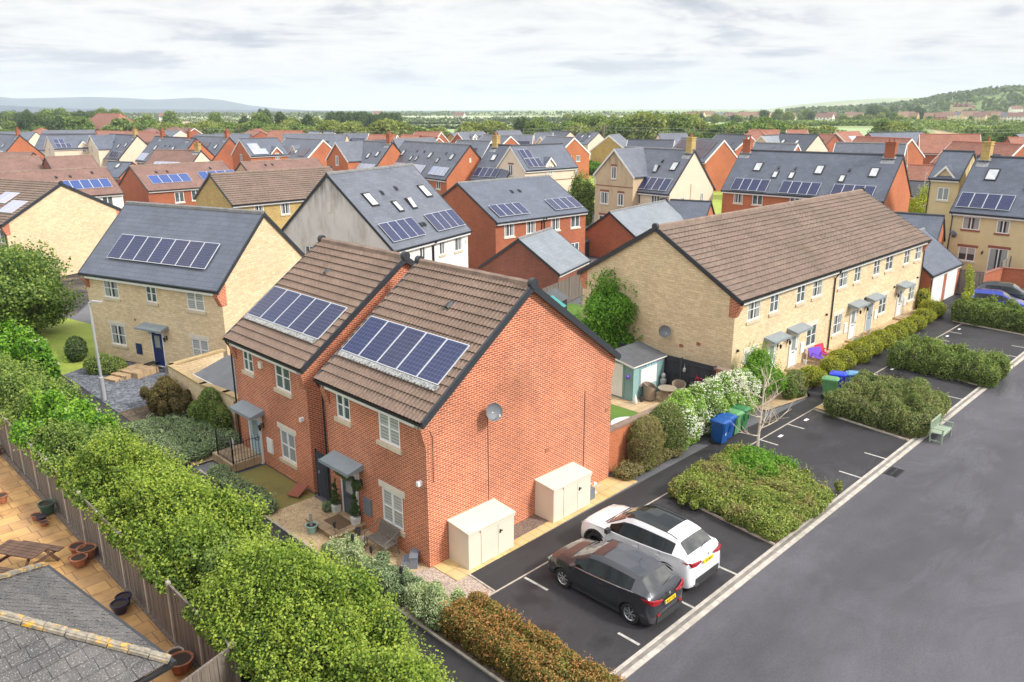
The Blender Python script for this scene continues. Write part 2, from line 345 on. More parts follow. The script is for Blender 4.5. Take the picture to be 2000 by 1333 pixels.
fieldm('ground_country',(.17,.235,.075),(.26,.30,.12)); fieldm('field_green',(.27,.36,.16),(.32,.40,.19)); fieldm('field_pale',(.36,.40,.24),(.42,.45,.28)); fieldm('field_tan',(.46,.35,.19),(.40,.31,.16)); fieldm('field_bright',(.22,.30,.05),(.28,.34,.08)); fieldm('hill_green',(.10,.17,.045),(.17,.22,.06)); fieldm('hill_far',(.20,.27,.13),(.33,.33,.19)); fieldm('mountain',(.035,.06,.10),(.05,.075,.115))
def slabm(name,cols,w,h,mo,ms=.012,wet=.3,off=.37):
    def f(t,uv,ob,wp):
        x=t.n('TexBrick',{'Vector':wp,'Color1':cols[0],'Color2':cols[1],'Mortar':mo,'Scale':1.,'Mortar Size':ms,'Mortar Smooth':.2,'Brick Width':w,'Row Height':h,'Bias':0.},offset=off,squash=.66,squash_frequency=2)
        c=t.mix(.8,x.outputs['Color'],t.ramp(t.noise(wp,1.2,6,.65),[(.28,cols[2]),(.5,(1.,1.,1.)),(.75,(1.25,1.2,1.1))]),'MULTIPLY')
        return dict(c=c,r=t.ramp(t.noise(wp,.7,4),[(.35,.25+.4*(1-wet)),(.6,.8)]),b=t.math('SUBTRACT',t.noise(wp,6,3),t.math('MULTIPLY',x.outputs['Fac'],.6)),bs=.3,bd=.012)
    return mat(name,f)
slabm('slab_yellow',((.62,.45,.20),(.56,.42,.22),(.75,.66,.5)),.6,.6,(.33,.22,.1)); slabm('slab_patio',((.58,.34,.125),(.44,.25,.10),(.55,.42,.32)),.9,.6,(.22,.13,.06),ms=.016,wet=.8); slabm('slab_stone',((.44,.31,.18),(.37,.26,.16),(.5,.45,.4)),.6,.45,(.15,.10,.06))
slabm('slab_garden',((.52,.36,.20),(.46,.36,.23),(.55,.5,.42)),.7,.5,(.22,.15,.08))
def wood(name,a,b,pw=.10,rough=.85):
    def f(t,uv,ob,wp):
        s=t.n('SeparateXYZ',{0:uv}); fr=t.math('FRACT',t.math('DIVIDE',s.outputs[0],pw)); cell=t.math('FLOOR',t.math('DIVIDE',s.outputs[0],pw))
        wn=t.n('TexWhiteNoise',{'W':cell},noise_dimensions='1D').outputs['Value']
        g=t.noise(t.map(uv,(18,1.1,1)),1.,4,.7)
        c=t.ramp(g,[(.3,a),(.7,b)]); c=t.mix(1.,c,t.ramp(wn,[(0.,.78),(1.,1.2)]),'MULTIPLY')
        c=t.mix(t.ramp(fr,[(.0,.85),(.06,0.),(.94,0.),(1.,.85)]),c,tuple(x*.25 for x in a))
        return dict(c=c,r=rough,b=g,bs=.3,bd=.005)
    return mat(name,f)
wood('wood_fence',(.115,.095,.08),(.22,.185,.155)); wood('wood_fence_brown',(.16,.11,.075),(.26,.19,.13)); wood('wood_dark',(.025,.028,.038),(.040,.044,.056)); wood('wood_grey',(.17,.15,.13),(.30,.26,.22)); wood('wood_brown',(.075,.04,.025),(.15,.085,.055),.14); wood('wood_teal',(.22,.38,.385),(.28,.46,.45),.5); wood('wood_sage',(.26,.34,.25),(.36,.43,.33),.06); wood('gate_dark',(.028,.033,.048),(.04,.045,.062),.12)
plain('felt_grey',(.085,.088,.095),.9,var=.15,vs=2); plain('felt_roof',(.17,.175,.185),.8,var=.12,vs=1.5); plain('cream_metal',(.72,.655,.545),.45,var=.05,vs=1.2); plain('terracotta',(.34,.13,.065),.8,var=.3,vs=8); plain('pot_green',(.06,.12,.085),.5); plain('pot_blue',(.02,.02,.06),.3); plain('pot_mint',(.30,.48,.45),.5); plain('pot_cream',(.5,.45,.36),.6); plain('pot_white',(.7,.7,.68),.5); plain('pot_slate',(.09,.10,.115),.6)
plain('compost',(.045,.03,.02),.95); plain('rattan',(.28,.22,.165),.8,var=.3,vs=30); plain('rattan_dark',(.17,.145,.125),.8,var=.3,vs=30); plain('glass_table',(.33,.28,.21),.2)
plain('bin_blue',(.008,.075,.30),.35,var=.1); plain('bin_bright_blue',(.01,.05,.62),.35,var=.05); plain('bin_faded_blue',(.10,.26,.47),.4,var=.15); plain('bin_green',(.10,.27,.11),.45,var=.12); plain('bin_dark_green',(.035,.16,.06),.4,var=.12); plain('tub_teal',(.03,.26,.24),.4)
plain('camp_purple',(.17,.07,.55),.6); plain('camp_red',(.55,.02,.07),.6); plain('red_paint',(.45,.03,.03),.5); plain('orange_paint',(.62,.2,.03),.5); plain('plastic_grey',(.17,.185,.22),.5); plain('brick_plain',(.27,.085,.05),.85); plain('turq',(.12,.45,.52),.5)
plain('mat_brown',(.13,.075,.04),.95,var=.2,vs=20); plain('rubber',(.016,.016,.017),.75,var=.1); plain('number_plate',(.80,.53,.01),.4,var=.02); plain('plate_blue',(.05,.2,.55),.4); plain('red_lens',(.30,.008,.014),.12,var=.1); plain('clear_lens',(.55,.56,.57),.08,var=.1); plain('ink',(.012,.012,.012),.5); plain('paint_white',(.8,.8,.8),.5); plain('bark',(.10,.075,.055),.9,var=.3,vs=6); plain('bark_pale',(.52,.44,.36),.9,var=.2,vs=12); plain('bark_grey',(.22,.19,.16),.9,var=.25,vs=9); plain('galv',(.46,.48,.50),.45,.4,var=.05); plain('wood_pole',(.16,.13,.10),.9)
def car_paint(name,c,metal=.0,r=.22): return mat(name,lambda t,uv,ob,wp: dict(c=t.ramp(t.noise(ob,40,1),[(.3,tuple(x*.94 for x in c)),(.7,c)]),r=r,m=metal,coat=1.))
car_paint('car_grey',(.034,.037,.046),.4,.28); car_paint('car_white',(.80,.81,.83)); car_paint('car_blue',(.005,.03,.42),.3); car_paint('car_black',(.012,.018,.02),.2); car_paint('car_silver',(.38,.40,.42),.6,.3)
mat('car_glass',lambda t,uv,ob,wp: dict(c=(.008,.012,.013,1),r=.03,spec=.4)); mat('car_glass_light',lambda t,uv,ob,wp: dict(c=t.ramp(t.noise(ob,1.6,2),[(.35,(.04,.042,.046)),(.65,(.13,.13,.125))]),r=.03,spec=.7))
plain('rim_silver',(.55,.56,.57),.25,.8,var=.04); plain('rim_black',(.015,.015,.017),.25,.3); plain('clad_black',(.028,.030,.032),.6)
# foliage: colour from a per-leaf value, plus patches of the plant's own kind of growth
def leafm(name,cols,patch=.0,pcol=None,psc=.5,trans=.35,pth=.55):
    def f(t,uv,ob,wp):
        a=t.n('Attribute',attribute_name='tint').outputs['Fac']
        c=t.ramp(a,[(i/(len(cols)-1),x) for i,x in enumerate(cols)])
        if patch: c=t.mix(t.ramp(t.noise(wp,psc,4,.6),[(pth-.06,0.),(pth+.1,patch)]),c,pcol)
        d=t.n('BsdfPrincipled',{'Base Color':c,'Roughness':.55,'Specular IOR Level':.35}).outputs[0]; tr=t.n('BsdfTranslucent',{'Color':t.mix(1.,c,(1.15,1.2,.6),'MULTIPLY')}).outputs[0]
        return dict(shader=t.n('MixShader',{'Fac':trans,1:d,2:tr}).outputs[0])
    return mat(name,f)
leafm('leaf_hedge',[(.028,.065,.014),(.11,.19,.028),(.25,.355,.045),(.42,.50,.075)],.5,(.14,.245,.032),.45)
leafm('leaf_hedge_dark',[(.03,.075,.02),(.10,.19,.04),(.20,.30,.06),(.35,.43,.10)],.5,(.26,.32,.09),.5)
leafm('leaf_elder',[(.03,.10,.01),(.09,.24,.018),(.19,.40,.028),(.33,.50,.05)])
leafm('leaf_brownhedge',[(.05,.08,.02),(.17,.18,.035),(.40,.21,.06),(.52,.24,.08)],.5,(.13,.21,.035),1.1,.2)
leafm('leaf_olive',[(0.072,0.120,0.036),(0.156,0.228,0.060),(0.252,0.312,0.096),(0.384,0.312,0.156)],.6,(.12,.19,.045),.9)
leafm('leaf_island',[(0.081,0.138,0.023),(0.184,0.276,0.046),(0.310,0.391,0.069),(0.437,0.414,0.115)],.75,(.30,.22,.10),.7,.2)
leafm('leaf_bright',[(.05,.15,.015),(.10,.27,.02),(.17,.36,.035),(.25,.42,.05)])
leafm('leaf_box',[(0.088,0.138,0.015),(0.225,0.275,0.025),(0.375,0.388,0.037),(0.500,0.475,0.075)])
leafm('leaf_dry',[(.10,.10,.04),(.24,.21,.09),(.38,.29,.15),(.30,.31,.09)],.7,(.15,.23,.045),1.0)
leafm('leaf_varieg',[(0.144,0.240,0.096),(0.324,0.432,0.204),(0.552,0.624,0.360),(0.792,0.792,0.552)],.5,(.17,.26,.10),1.5)
leafm('leaf_bluegreen',[(0.097,0.165,0.083),(0.193,0.275,0.138),(0.330,0.413,0.234),(0.468,0.550,0.330)])
leafm('leaf_jasmine',[(0.105,0.225,0.030),(0.210,0.390,0.060),(0.360,0.510,0.105),(0.450,0.600,0.150)])
leafm('leaf_dark',[(0.033,0.065,0.026),(0.065,0.117,0.039),(0.111,0.169,0.052),(0.156,0.221,0.065)]); leafm('leaf_tree',[(0.070,0.124,0.031),(0.139,0.217,0.047),(0.233,0.310,0.078),(0.342,0.404,0.109)]); leafm('leaf_tree_light',[(0.115,0.161,0.034),(0.218,0.265,0.057),(0.322,0.356,0.103),(0.391,0.425,0.149)]); leafm('leaf_lime',[(.16,.22,.02),(.30,.36,.03),(.42,.45,.05),(.5,.5,.08)])
leafm('leaf_red',[(.07,.07,.025),(.18,.10,.04),(.14,.17,.04),(.30,.17,.07)]); leafm('leaf_distant',[(0.049,0.084,0.042),(0.084,0.126,0.056),(0.126,0.168,0.070),(0.168,0.210,0.084)])
leafm('petal',[(.75,.74,.66),(.82,.82,.78),(.85,.85,.82),(.88,.87,.85)]); leafm('petal_cream',[(.62,.60,.40),(.74,.70,.50),(.80,.78,.62),(.84,.83,.72)])
leafm('twig',[(.06,.05,.03),(.09,.07,.04),(.12,.09,.05),(.14,.10,.06)])
plain('dish_grey',(.16,.17,.185),.6,var=.05)
# ---------------- house kit ----------------
WIN={}
def win_mesh(w,h,style,glass):
    k=(round(w,2),round(h,2),style,glass)
    if k in WIN: return WIN[k]
    f=MB(); a,b=w/2,h/2; t=.072
    f.box(-a,-.035,-b,a,.035,-b+t); f.box(-a,-.035,b-t,a,.035,b); f.box(-a,-.035,-b+t,-a+t,.035,b-t); f.box(a-t,-.035,-b+t,a,.035,b-t)
    n={'1':1,'2':2,'3':3}.get(style[0],2); cw=(w-2*t)/n
    for i in range(1,n): x=-a+t+i*cw; f.box(x-.045,-.038,-b+t,x+.045,.032,b-t)
    if 'b' in style:
        for i in range(n):
            x0=-a+t+i*cw+(.035 if i else 0); x1=-a+t+(i+1)*cw-(.035 if i<n-1 else 0); f.box(x0,-.026,-.018,x1,.012,.018)
    if 't' in style:
        for i in range(n):
            x0=-a+t+i*cw+(.035 if i else 0); x1=-a+t+(i+1)*cw-(.035 if i<n-1 else 0); f.box(x0,-.030,b*.35-.02,x1,.02,b*.35+.02)
    p=MB(); p.box(-a+.02,-.004,-b+.02,a-.02,.004,b-.02)
    fo=f.build('window',MT['white_pvc']); po=p.build('pane',MT[glass]); r=(fo.data,po.data)
    bpy.data.objects.remove(fo); bpy.data.objects.remove(po); WIN[k]=r; return r
def mesh_obj(name,me,parent,loc=None,rot=None): return link(bpy.data.objects.new(name,me),parent,loc,rot)
CACHE={}
def cached(key,fn):
    if key not in CACHE: o=fn(); CACHE[key]=o.data; bpy.data.objects.remove(o)
    return CACHE[key]
def panel(mb,P,inn,x0,x1,z0,z1,ops,flip=False,depth=.085,m=0):
    xs=sorted({x0,x1,*[min(max(v,x0),x1) for o in ops for v in (o[0],o[1])]}); zs=sorted({z0,z1,*[min(max(v,z0),z1) for o in ops for v in (o[2],o[3])]})
    def q(pts): mb.poly(pts[::-1] if flip else pts,m)
    for i in range(len(xs)-1):
        for j in range(len(zs)-1):
            cx,cz=(xs[i]+xs[i+1])/2,(zs[j]+zs[j+1])/2
            if any(o[0]<cx<o[1] and o[2]<cz<o[3] for o in ops): continue
            q([P(xs[i],zs[j]),P(xs[i+1],zs[j]),P(xs[i+1],zs[j+1]),P(xs[i],zs[j+1])])
    V=Vector(inn)*depth
    for (a,b,c,d) in ops:
        A,B,C_,D_=[Vector(P(*t)) for t in ((a,c),(b,c),(b,d),(a,d))]
        for u,v in ((A,B),(B,C_),(C_,D_),(D_,A)): q([v,u,u+V,v+V])
        q([A+V*1.6,B+V*1.6,C_+V*1.6,D_+V*1.6])
class House:
    def __init__(s,label,O,ang,L,D,he,hr,wall='brick_red',roof='slate',cat='house',group=None,name='house',oh=.3,ov=.1,th=.13,verge='verge_dark',barge=None,ridge=None,gut='black_plastic',fasc='white_pvc',geo=None,kneel=None,wins=(),base=0.,hipl=False,hipr=False,wallf=None):
        s.L,s.D,s.he,s.hr,s.oh,s.ov=L,D,he,hr,oh,ov; s.tan=(hr-he)/(D/2); s.p=math.atan(s.tan); s.wallm,s.roofm=wall,roof
        s.root=thing(name,label,cat,(O[0],O[1],0),R(ang),group); s.dpt=.085
        rt_=s.root; wz=he+oh*s.tan-th-.02
        mb=MB(); y0,y1=oh,D-oh; x0,x1=ov,L-ov
        ops={'f':[],'l':[],'r':[],'b':[]}
        for w in wins:
            sd_,x,z,ww,hh=w[:5]
            if z+hh/2<wz-.02: ops[sd_].append((x-ww/2,x+ww/2,z-hh/2,z+hh/2))
        panel(mb,lambda x,z:(x,y0,z),(0,1,0),x0,x1,base,wz,ops['f'],m=1 if wallf else 0)
        panel(mb,lambda x,z:(x,y1,z),(0,-1,0),x0,x1,base,wz,ops['b'],True)
        panel(mb,lambda y,z:(x0,y,z),(1,0,0),y0,y1,base,wz,ops['l'],True)
        panel(mb,lambda y,z:(x1,y,z),(-1,0,0),y0,y1,base,wz,ops['r'])
        top=hr-th-.02
        if not hipl: mb.poly([(x0,y1,wz),(x0,y0,wz),(x0,D/2,top)])
        if not hipr: mb.poly([(x1,y0,wz),(x1,y1,wz),(x1,D/2,top)])
        s.wallo=mb.build('wall',[MT[wall]]+([MT[wallf]] if wallf else []),rt_)
        # roof
        cp,sp=math.cos(s.p),math.sin(s.p); S=D/2/cp; s.S=S; z_=0.
        ro=MB(); dn=th/cp
        hl=D/2 if hipl else 0; hrr=D/2 if hipr else 0
        def slab(a,b,c,d):
            ro.poly([a,b,c,d] if d else [a,b,c]); lo=[Vector(p)-Vector((0,0,dn)) for p in ((a,b,c,d) if d else (a,b,c))]; ro.poly(lo[::-1])
            P_=[a,b,c,d] if d else [a,b,c]; n=len(P_)
            for i in range(n): j=(i+1)%n; ro.poly([P_[i],lo[i],lo[j],P_[j]])
        slab((0,0,he),(L,0,he),(L-hrr,D/2,hr),(hl,D/2,hr)); slab((L,D,he),(0,D,he),(hl,D/2,hr),(L-hrr,D/2,hr))
        if hipl: slab((0,D,he),(0,0,he),(hl,D/2,hr),None)
        if hipr: slab((L,0,he),(L,D,he),(L-hrr,D/2,hr),None)
        s.roofo=ro.build('roof',MT[geo[2] if geo else roof],rt_)
        if geo:   # real interlocking tiles: stepped courses with rolls
            g,per,gm=geo[0],geo[1],geo[2]; tl=MB(); nx=int(round(L/per))*(6 if per<.2 and L<10 else 4); k=6 if L<10 else 4
            X=np.linspace(.02,L-.02,nx+1); ph=(X-X[0])/(per)*2*math.pi; prof=.016+.016*np.clip(np.cos(ph)*1.4,-1,1)
            nc=int(math.ceil(S/g)); V=[];Fc=[];RI=[]
            for side in (0,1):
                for c in range(nc):
                    s0=c*g-(.05 if c==0 else .0); s1=min((c+1)*g,S)
                    base_i=len(V)
                    for (ss,hh) in ((s0,-.02),(s0,.054),(s1,.010)):
                        o=prof if hh>0 else prof*0
                        for x,pz in zip(X,o):
                            y=ss*cp-(hh+pz)*sp; z=he+ss*sp+(hh+pz)*cp
                            V.append((x,y if side==0 else D-y,z))
                    n_=nx+1
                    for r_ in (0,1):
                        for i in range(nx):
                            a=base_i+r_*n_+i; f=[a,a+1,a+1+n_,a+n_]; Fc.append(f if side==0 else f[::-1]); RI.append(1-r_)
            me=bpy.data.meshes.new('tiles'); me.from_pydata(V,[],Fc); me.materials.append(MT[gm]); me.materials.append(MT['tile_edge_dirt_shade']); me.polygons.foreach_set('material_index',RI); me.update(); auto_uv(me)
            s.tiles=link(bpy.data.objects.new('tiles',me),s.roofo)
        # ridge, verge, gutters
        rm=ridge or {'slate':'ridge_grey'}.get(roof,'ridge_brown' if 'tile' in roof and 'red' not in roof else ('ridge_red' if 'red' in roof else 'verge_dark'))
        m=MB(); lift=.045 if geo else 0
        prof=[(-.13,-.10),(-.10,.03),(0,.085),(.10,.03),(.13,-.10)]
        nseg=max(1,int((L-hl-hrr)/.45)) if L<30 and (geo or L<12) else 1; sl=(L-hl-hrr)/nseg
        for i in range(nseg):
            k=.006*(i%2); m.prism([(D/2+y*(1+k),hr+z+lift+k) for y,z in prof],'x',hl+i*sl,hl+(i+1)*sl)
        if hipl:
            for (cx,cy) in ((0,0),(0,D)): m.bar((cx,cy,he+.02),(hl,D/2,hr+.04),.2,.1)
        if hipr:
            for (cx,cy) in ((L,0),(L,D)): m.bar((cx,cy,he+.02),(L-hrr,D/2,hr+.04),.2,.1)
        m.build('ridge_tiles',MT[rm],rt_)
        vw=.065 if geo else .04; lf=.075 if geo else .02
        for X0,X1,hp in ((-.015,vw,hipl),(L-vw,L+.015,hipr)):
            if hp: continue
            v=MB()
            for sd_ in (1,-1):
                yy=lambda y:y if sd_>0 else D-y
                pr=[(yy(-.06 if geo else -.01),he+lf-(.04 if geo else .0)),(yy(D/2),hr+lf+.0),(yy(D/2),hr-dn-.04),(yy(-.01),he-dn-.03)]
                v.prism(pr,'x',X0,X1)
            if geo: v.lathe([(0,-.06),(.17,-.06),(.17,.12),(0,.12)] if X0<1 else [(0,-.12),(.17,-.12),(.17,.06),(0,.06)],((0 if X0<1 else L),D/2,hr+.05),14,0,'x')
            v.build('verge',MT[verge],rt_)
        if barge:
            for X0,X1,hp in ((-.03,.0-.002,hipl),(L+.002,L+.03,hipr)):
                if hp: continue
                b=MB()
                for sd_ in (1,-1):
                    yy=lambda y:y if sd_>0 else D-y
                    b.prism([(yy(0),he-.03),(yy(D/2),hr-.03),(yy(D/2),hr-.31),(yy(0.0),he-.31)],'x',X0-.012,X1+.012)
                b.build('bargeboard',MT[barge],rt_)
        if gut:
            for yy,sg in ((0,-1),(D,1)):
                g_=MB(); g_.prism([(yy+sg*.11,he-.03),(yy+sg*.10,he-.11),(yy+sg*.03,he-.12),(yy+sg*.0,he-.05)],'x',0,L)
                g_.build('gutter',MT[gut],rt_)
        if fasc:
            g_=MB(); g_.box(ov,.03,he-dn-.13,L-ov,.055,he-dn-.005); g_.box(ov,.055,he-dn-.13,L-ov,oh-.003,he-dn-.11); g_.build('fascia',MT[fasc],rt_)
        if kneel:
            kz=he-th; km=kneel
            for X0,X1 in ((ov-.012,ov+.30),(L-ov-.30,L-ov+.012)):
                for sd_ in (1,-1):
                    yy=lambda y:y if sd_>0 else D-y
                    kw=.32; b=MB()
                    b.prism([(yy(.03),kz-.04),(yy(.03),kz-.22),(yy(oh-.015),kz-.78),(yy(oh+kw),kz-.78),(yy(oh+kw),kz+(oh+kw)*s.tan-.07)],'x',X0,X1)
                    b.build('kneeler',MT[km],rt_)
        for w in wins: s.window(*w)
    def place(s,sd_,x,z,d=.05):
        if sd_=='f': return (x,s.oh+d,z),(0,0,0)
        if sd_=='b': return (x,s.D-s.oh-d,z),(0,0,math.pi)
        if sd_=='l': return (s.ov+d,x,z),(0,0,-math.pi/2)
        return (s.L-s.ov-d,x,z),(0,0,math.pi/2)
    def window(s,sd_,x,z,w,h,style='2b',glass='glass',sill='sill_stone',lintel=None,d=.05,parent=None):
        if z+h/2>=s.he+s.oh*s.tan-.15: d=-.01
        loc,rot=s.place(sd_,x,z,d); fm,pm=win_mesh(w,h,style,glass)
        o=mesh_obj('window',fm,s.root,loc,rot); mesh_obj('pane',pm,o)
        if sill: mesh_obj('sill',cached(('sill',round(w,2),round(h,2),sill,d>0),lambda:MB().box(-w/2-.09,-d-.07,-h/2-.145,w/2+.09,.03,-h/2-.002).build('sill',MT[sill])),o)
        if lintel:
            lh=.22; mesh_obj('lintel',cached(('lint',round(w,2),round(h,2),lintel,d>0),lambda:MB().box(-w/2-.14,-d-.015,h/2+.002,w/2+.14,.03,h/2+lh).build('lintel',MT[lintel])),o)
        return o
    def rp(s,u,v,lift=0.): # point on the front roof slope
        return (u,v*math.cos(s.p)-lift*math.sin(s.p),s.he+v*math.sin(s.p)+lift*math.cos(s.p))
    def pv(s,u,v,n,w=1.0,h=1.65,m='pv_cells',rows=1,lift=.12,frame='alu',gap=.02):
        def mk():
            b=MB(); b.box(0,0,-.035,w,h,.0,1); b.box(.03,.03,-.001,w-.03,h-.03,.006,0); return b.build('solar_panel',[MT[m],MT[frame]])
        me=cached(('pv',round(w,3),h,m,frame),mk)
        for r_ in range(rows):
            for i in range(n): mesh_obj('solar_panel',me,s.root,s.rp(u+i*(w+gap),v+r_*(h+gap),lift),(s.p,0,0))
    def flash(s,u0,u1,v0,v1):
        b=MB(); n=int((u1-u0)/.055)
        for i in range(n):
            x=u0+i*(u1-u0)/n; hh=.012 if i%2 else .032; ln=(v1-v0)*(1 if i%3 else .8)
            b.box(x,v1-ln,0,x+(u1-u0)/n-.002,v1,hh)
        b.build('flashing',MT['flashing'],s.root,s.rp(0,0,.088),(s.p,0,0))
    def rooflight(s,u,v,w=.78,h=1.18,op=0):
        def mk():
            b=MB(); b.box(-.07,-.07,0,w+.07,h+.07,.02); b.box(0,0,.02,.06,h,.09); b.box(w-.06,0,.02,w,h,.09); b.box(.06,0,.02,w-.06,.06,.09); b.box(.06,h-.10,.02,w-.06,h,.11); return b.build('rooflight',MT['metal_dark'])
        o=mesh_obj('rooflight',cached(('rl',w,h),mk),s.root,s.rp(u,v,.0),(s.p,0,0))
        g=cached(('rlg',w,h),lambda:MB().box(.06,.06,.0,w-.06,h-.1,.012).build('pane',MT['rooflight_glass'])); mesh_obj('pane',g,o,(0,0 if not op else .0,.07),(R(op),0,0))
    def vent(s,u,v):
        def mk():
            b=MB(); b.box(0,0,0,.24,.42,.05); b.taper(.12,.2,.05,.14,.10,.14,.05,.10,0,0,-.02); return b.build('roof_vent',MT['verge_dark'])
        mesh_obj('roof_vent',cached('vent',mk),s.root,s.rp(u,v,.0),(s.p,0,0))
    def chimney(s,u,m='brick_red',w=.9,d=.55,h=1.1,y=None,pots=2):
        y=s.D/2 if y is None else y; z0=s.hr-.6; b=MB(); b.box(u-w/2,y-d/2,z0,u+w/2,y+d/2,s.hr+h)
        b.box(u-w/2-.05,y-d/2-.05,s.hr+h-.22,u+w/2+.05,y+d/2+.05,s.hr+h-.14); b.box(u-w/2-.06,y-d/2-.06,s.hr+h,u+w/2+.06,y+d/2+.06,s.hr+h+.08)
        o=b.build('chimney',MT[m],s.root)
        
        for i in range(pots):
            pm=MB(); pm.lathe([(.12,0),(.10,.35),(.13,.36),(.13,.40),(.09,.40)],(u-w/4+i*w/2 if pots>1 else u,y,s.hr+h+.08),10)
            pm.build('chimney_pot',MT['terracotta'],o)
        f=MB(); f.box(u-w/2-.2,y-d/2-.30,s.hr-.0-.36*s.tan,u+w/2+.2,y+.0,s.hr+.02-.36*s.tan+.02); f.prism([(y-d/2-.5,s.hr-(d/2+.5)*s.tan+.02),(y,s.hr+.03),(y,s.hr+.0),(y-d/2-.5,s.hr-(d/2+.5)*s.tan)],'x',u-w/2-.16,u+w/2+.16); f.build('flashing',MT['lead'],o)
    def pipe(s,pts,r=.036,m='black_plastic',name='downpipe'):
        MB().tube(pts,r,8).build(name,MT[m],s.root,smooth=True)
    def dish(s,loc,rz,r=.36,sc=1.):
        b=MB(); prof=[(0.01,.0)]+[(r*t,-.10*t*t) for t in (.25,.5,.75,1.)]+[(r*1.01,-.115),(r*.75,-.035),(0.01,.03)]
        b.lathe(prof,(0,0,0),20,0,'y')
        o=b.build('satellite_dish',MT['dish_grey'],s.root,loc,(R(-20),0,rz),smooth=60)
        c=MB(); c.tube([(0,.0,0),(0,.35,-.08)],.02); c.tube([(0,.0,-r*.9),(0,-.38,-.12)],.013); c.box(-.03,-.44,-.16,.03,-.36,-.08); c.build('bracket',MT['metal_grey'],o)
        return o
    def wing(s,u,hw,ze,zr,proj,wall,barge=None,wins=(),pvs=None,roof=None,base=0.,th=.1,gut=True,over=.2):
        t=(zr-ze)/(hw+over); yf=s.oh-proj; yb=min((zr-s.he)/s.tan,s.D/2); yf0=yf-.12
        def ymain(z): return max(min((z-s.he)/s.tan,s.D/2),0.)
        b=MB(); zt=zr-th-.02; ze2=ze+over*t-th
        zb=base if proj>0 or base else s.he-.1
        b.poly([(u-hw,yf,zb),(u+hw,yf,zb),(u+hw,yf,ze2),(u,yf,zt),(u-hw,yf,ze2)])
        for sg in (-1,1):
            yy=max(ymain(ze2)+.1,s.oh); q=[(u+sg*hw,yf,zb),(u+sg*hw,yy,zb),(u+sg*hw,yy,ze2),(u+sg*hw,yf,ze2)]; b.poly(q if sg>0 else q[::-1])
        wo=b.build('wing_wall',MT[wall],s.root)
        r_=MB()
        for sg in (-1,1):
            e0=(u+sg*(hw+over),yf0,ze); e1=(u+sg*(hw+over),ymain(ze)+.02 if ze>s.he else s.oh,ze); k1=(u,yb+.02,zr); k0=(u,yf0,zr)
            for dz in (0,-th):
                P=[(a,b_,c+dz) for a,b_,c in (e0,e1,k1,k0)]; r_.poly(P if (sg>0)==(dz==0) else P[::-1])
            r_.poly([(e0[0],e0[1],e0[2]),(e0[0],e0[1],e0[2]-th),(e1[0],e1[1],e1[2]-th),(e1[0],e1[1],e1[2])]); r_.poly([k0,(k0[0],k0[1],k0[2]-th),(e0[0],e0[1],e0[2]-th),e0])
        rr=r_.build('wing_roof',MT[roof or s.roofm],s.root)
        if barge:
            g=MB()
            for sg in (-1,1): g.prism([(u+sg*(hw+over+.03),ze-.05),(u,zr-.02),(u,zr-.28),(u+sg*(hw+over+.03),ze-.30)],'y',yf0-.035,yf0-.004)
            if ze<=s.he+1.5 and proj>-5:
                for sg in (-1,1): g.box(u+sg*(hw+over)-.02,yf0,ze-.24,u+sg*(hw+over)+.02,max(ymain(ze),s.oh if ze<=s.he else .0)+.0,ze-.10)
            g.build('bargeboard',MT[barge],wo)
        for (x,z,w,h,st,gl,lin) in wins:
            fm,pm=win_mesh(w,h,st,gl); o=mesh_obj('window',fm,s.root,(u+x,yf-.012,z)); mesh_obj('pane',pm,o)
            mesh_obj('sill',cached(('sillp',w,h),lambda:MB().box(-w/2-.07,-.06,-h/2-.10,w/2+.07,.0,-h/2-.002).build('sill',MT['sill_pale'])),o)
            if lin: mesh_obj('lintel',cached(('lintp',w,h,lin),lambda:MB().box(-w/2-.06,-.03,h/2+.002,w/2+.06,.0,h/2+.24).build('lintel',MT[lin])),o)
        if pvs: # panels on the right-hand slope of the wing
            a=math.atan(t)
            for (yo,vo,m) in pvs:
                me=cached(('pvw',m),lambda:[bb:=MB(),bb.box(0,0,-.035,1.,1.6,0,1),bb.box(.03,.03,-.001,.97,1.57,.006,0)][0].build('solar_panel',[MT[m],MT['alu']]))
                d=(hw+over)/math.cos(a)
                mesh_obj('solar_panel',me,s.root,(u+(hw+over)-vo*math.cos(a)+.1*math.sin(a),yf0+yo,ze+vo*math.sin(a)+.1*math.cos(a)),Matrix.Rotation(math.pi/2,3,'Z').to_euler() if 0 else (Matrix(((0,-math.cos(a),math.sin(a)),(1,0,0),(0,math.sin(a),math.cos(a)))).to_euler()))
        return wo
    def door(s,sd_,x,w=.92,h=2.02,m='door_white',z0=.0,glaz=True,canopy=True,lamp=None,cw=None,long=False,letter='metal_dark'):
        loc,rot=s.place(sd_,x,z0,-.045)
        d=MB(); d.box(-w/2+.05,-.0,.03,w/2-.05,.04,h-.05); 
        for zz in (.25,): d.box(-w/2+.17,-.012,zz,w/2-.17,.0,.85)
        o=d.build('door',MT[m],s.root,loc,rot)
        f=MB(); f.box(-w/2-.02,-.02,0,-w/2+.05,.05,h); f.box(w/2-.05,-.02,0,w/2+.02,.05,h); f.box(-w/2+.05,-.02,h-.05,w/2-.05,.05,h); f.box(-w/2-.02,-.06,-.02,w/2+.02,.03,.03); f.build('door_frame',MT['white_pvc'],o)
        if glaz: MB().box(-w/2+.26,-.014,1.08 if not long else .2,w/2-.26,-.003,h-.24).build('glazing',MT['glass_net'],o)
        hh=MB(); hh.box(w/2-.16,-.05,.98,w/2-.13,.0,1.14); hh.box(w/2-.26,-.06,1.06,w/2-.13,-.045,1.09); hh.build('handle',MT['chrome'],o)
        MB().box(-.14,-.016,.90,.14,.0,.945).build('letterbox',MT[letter],o)
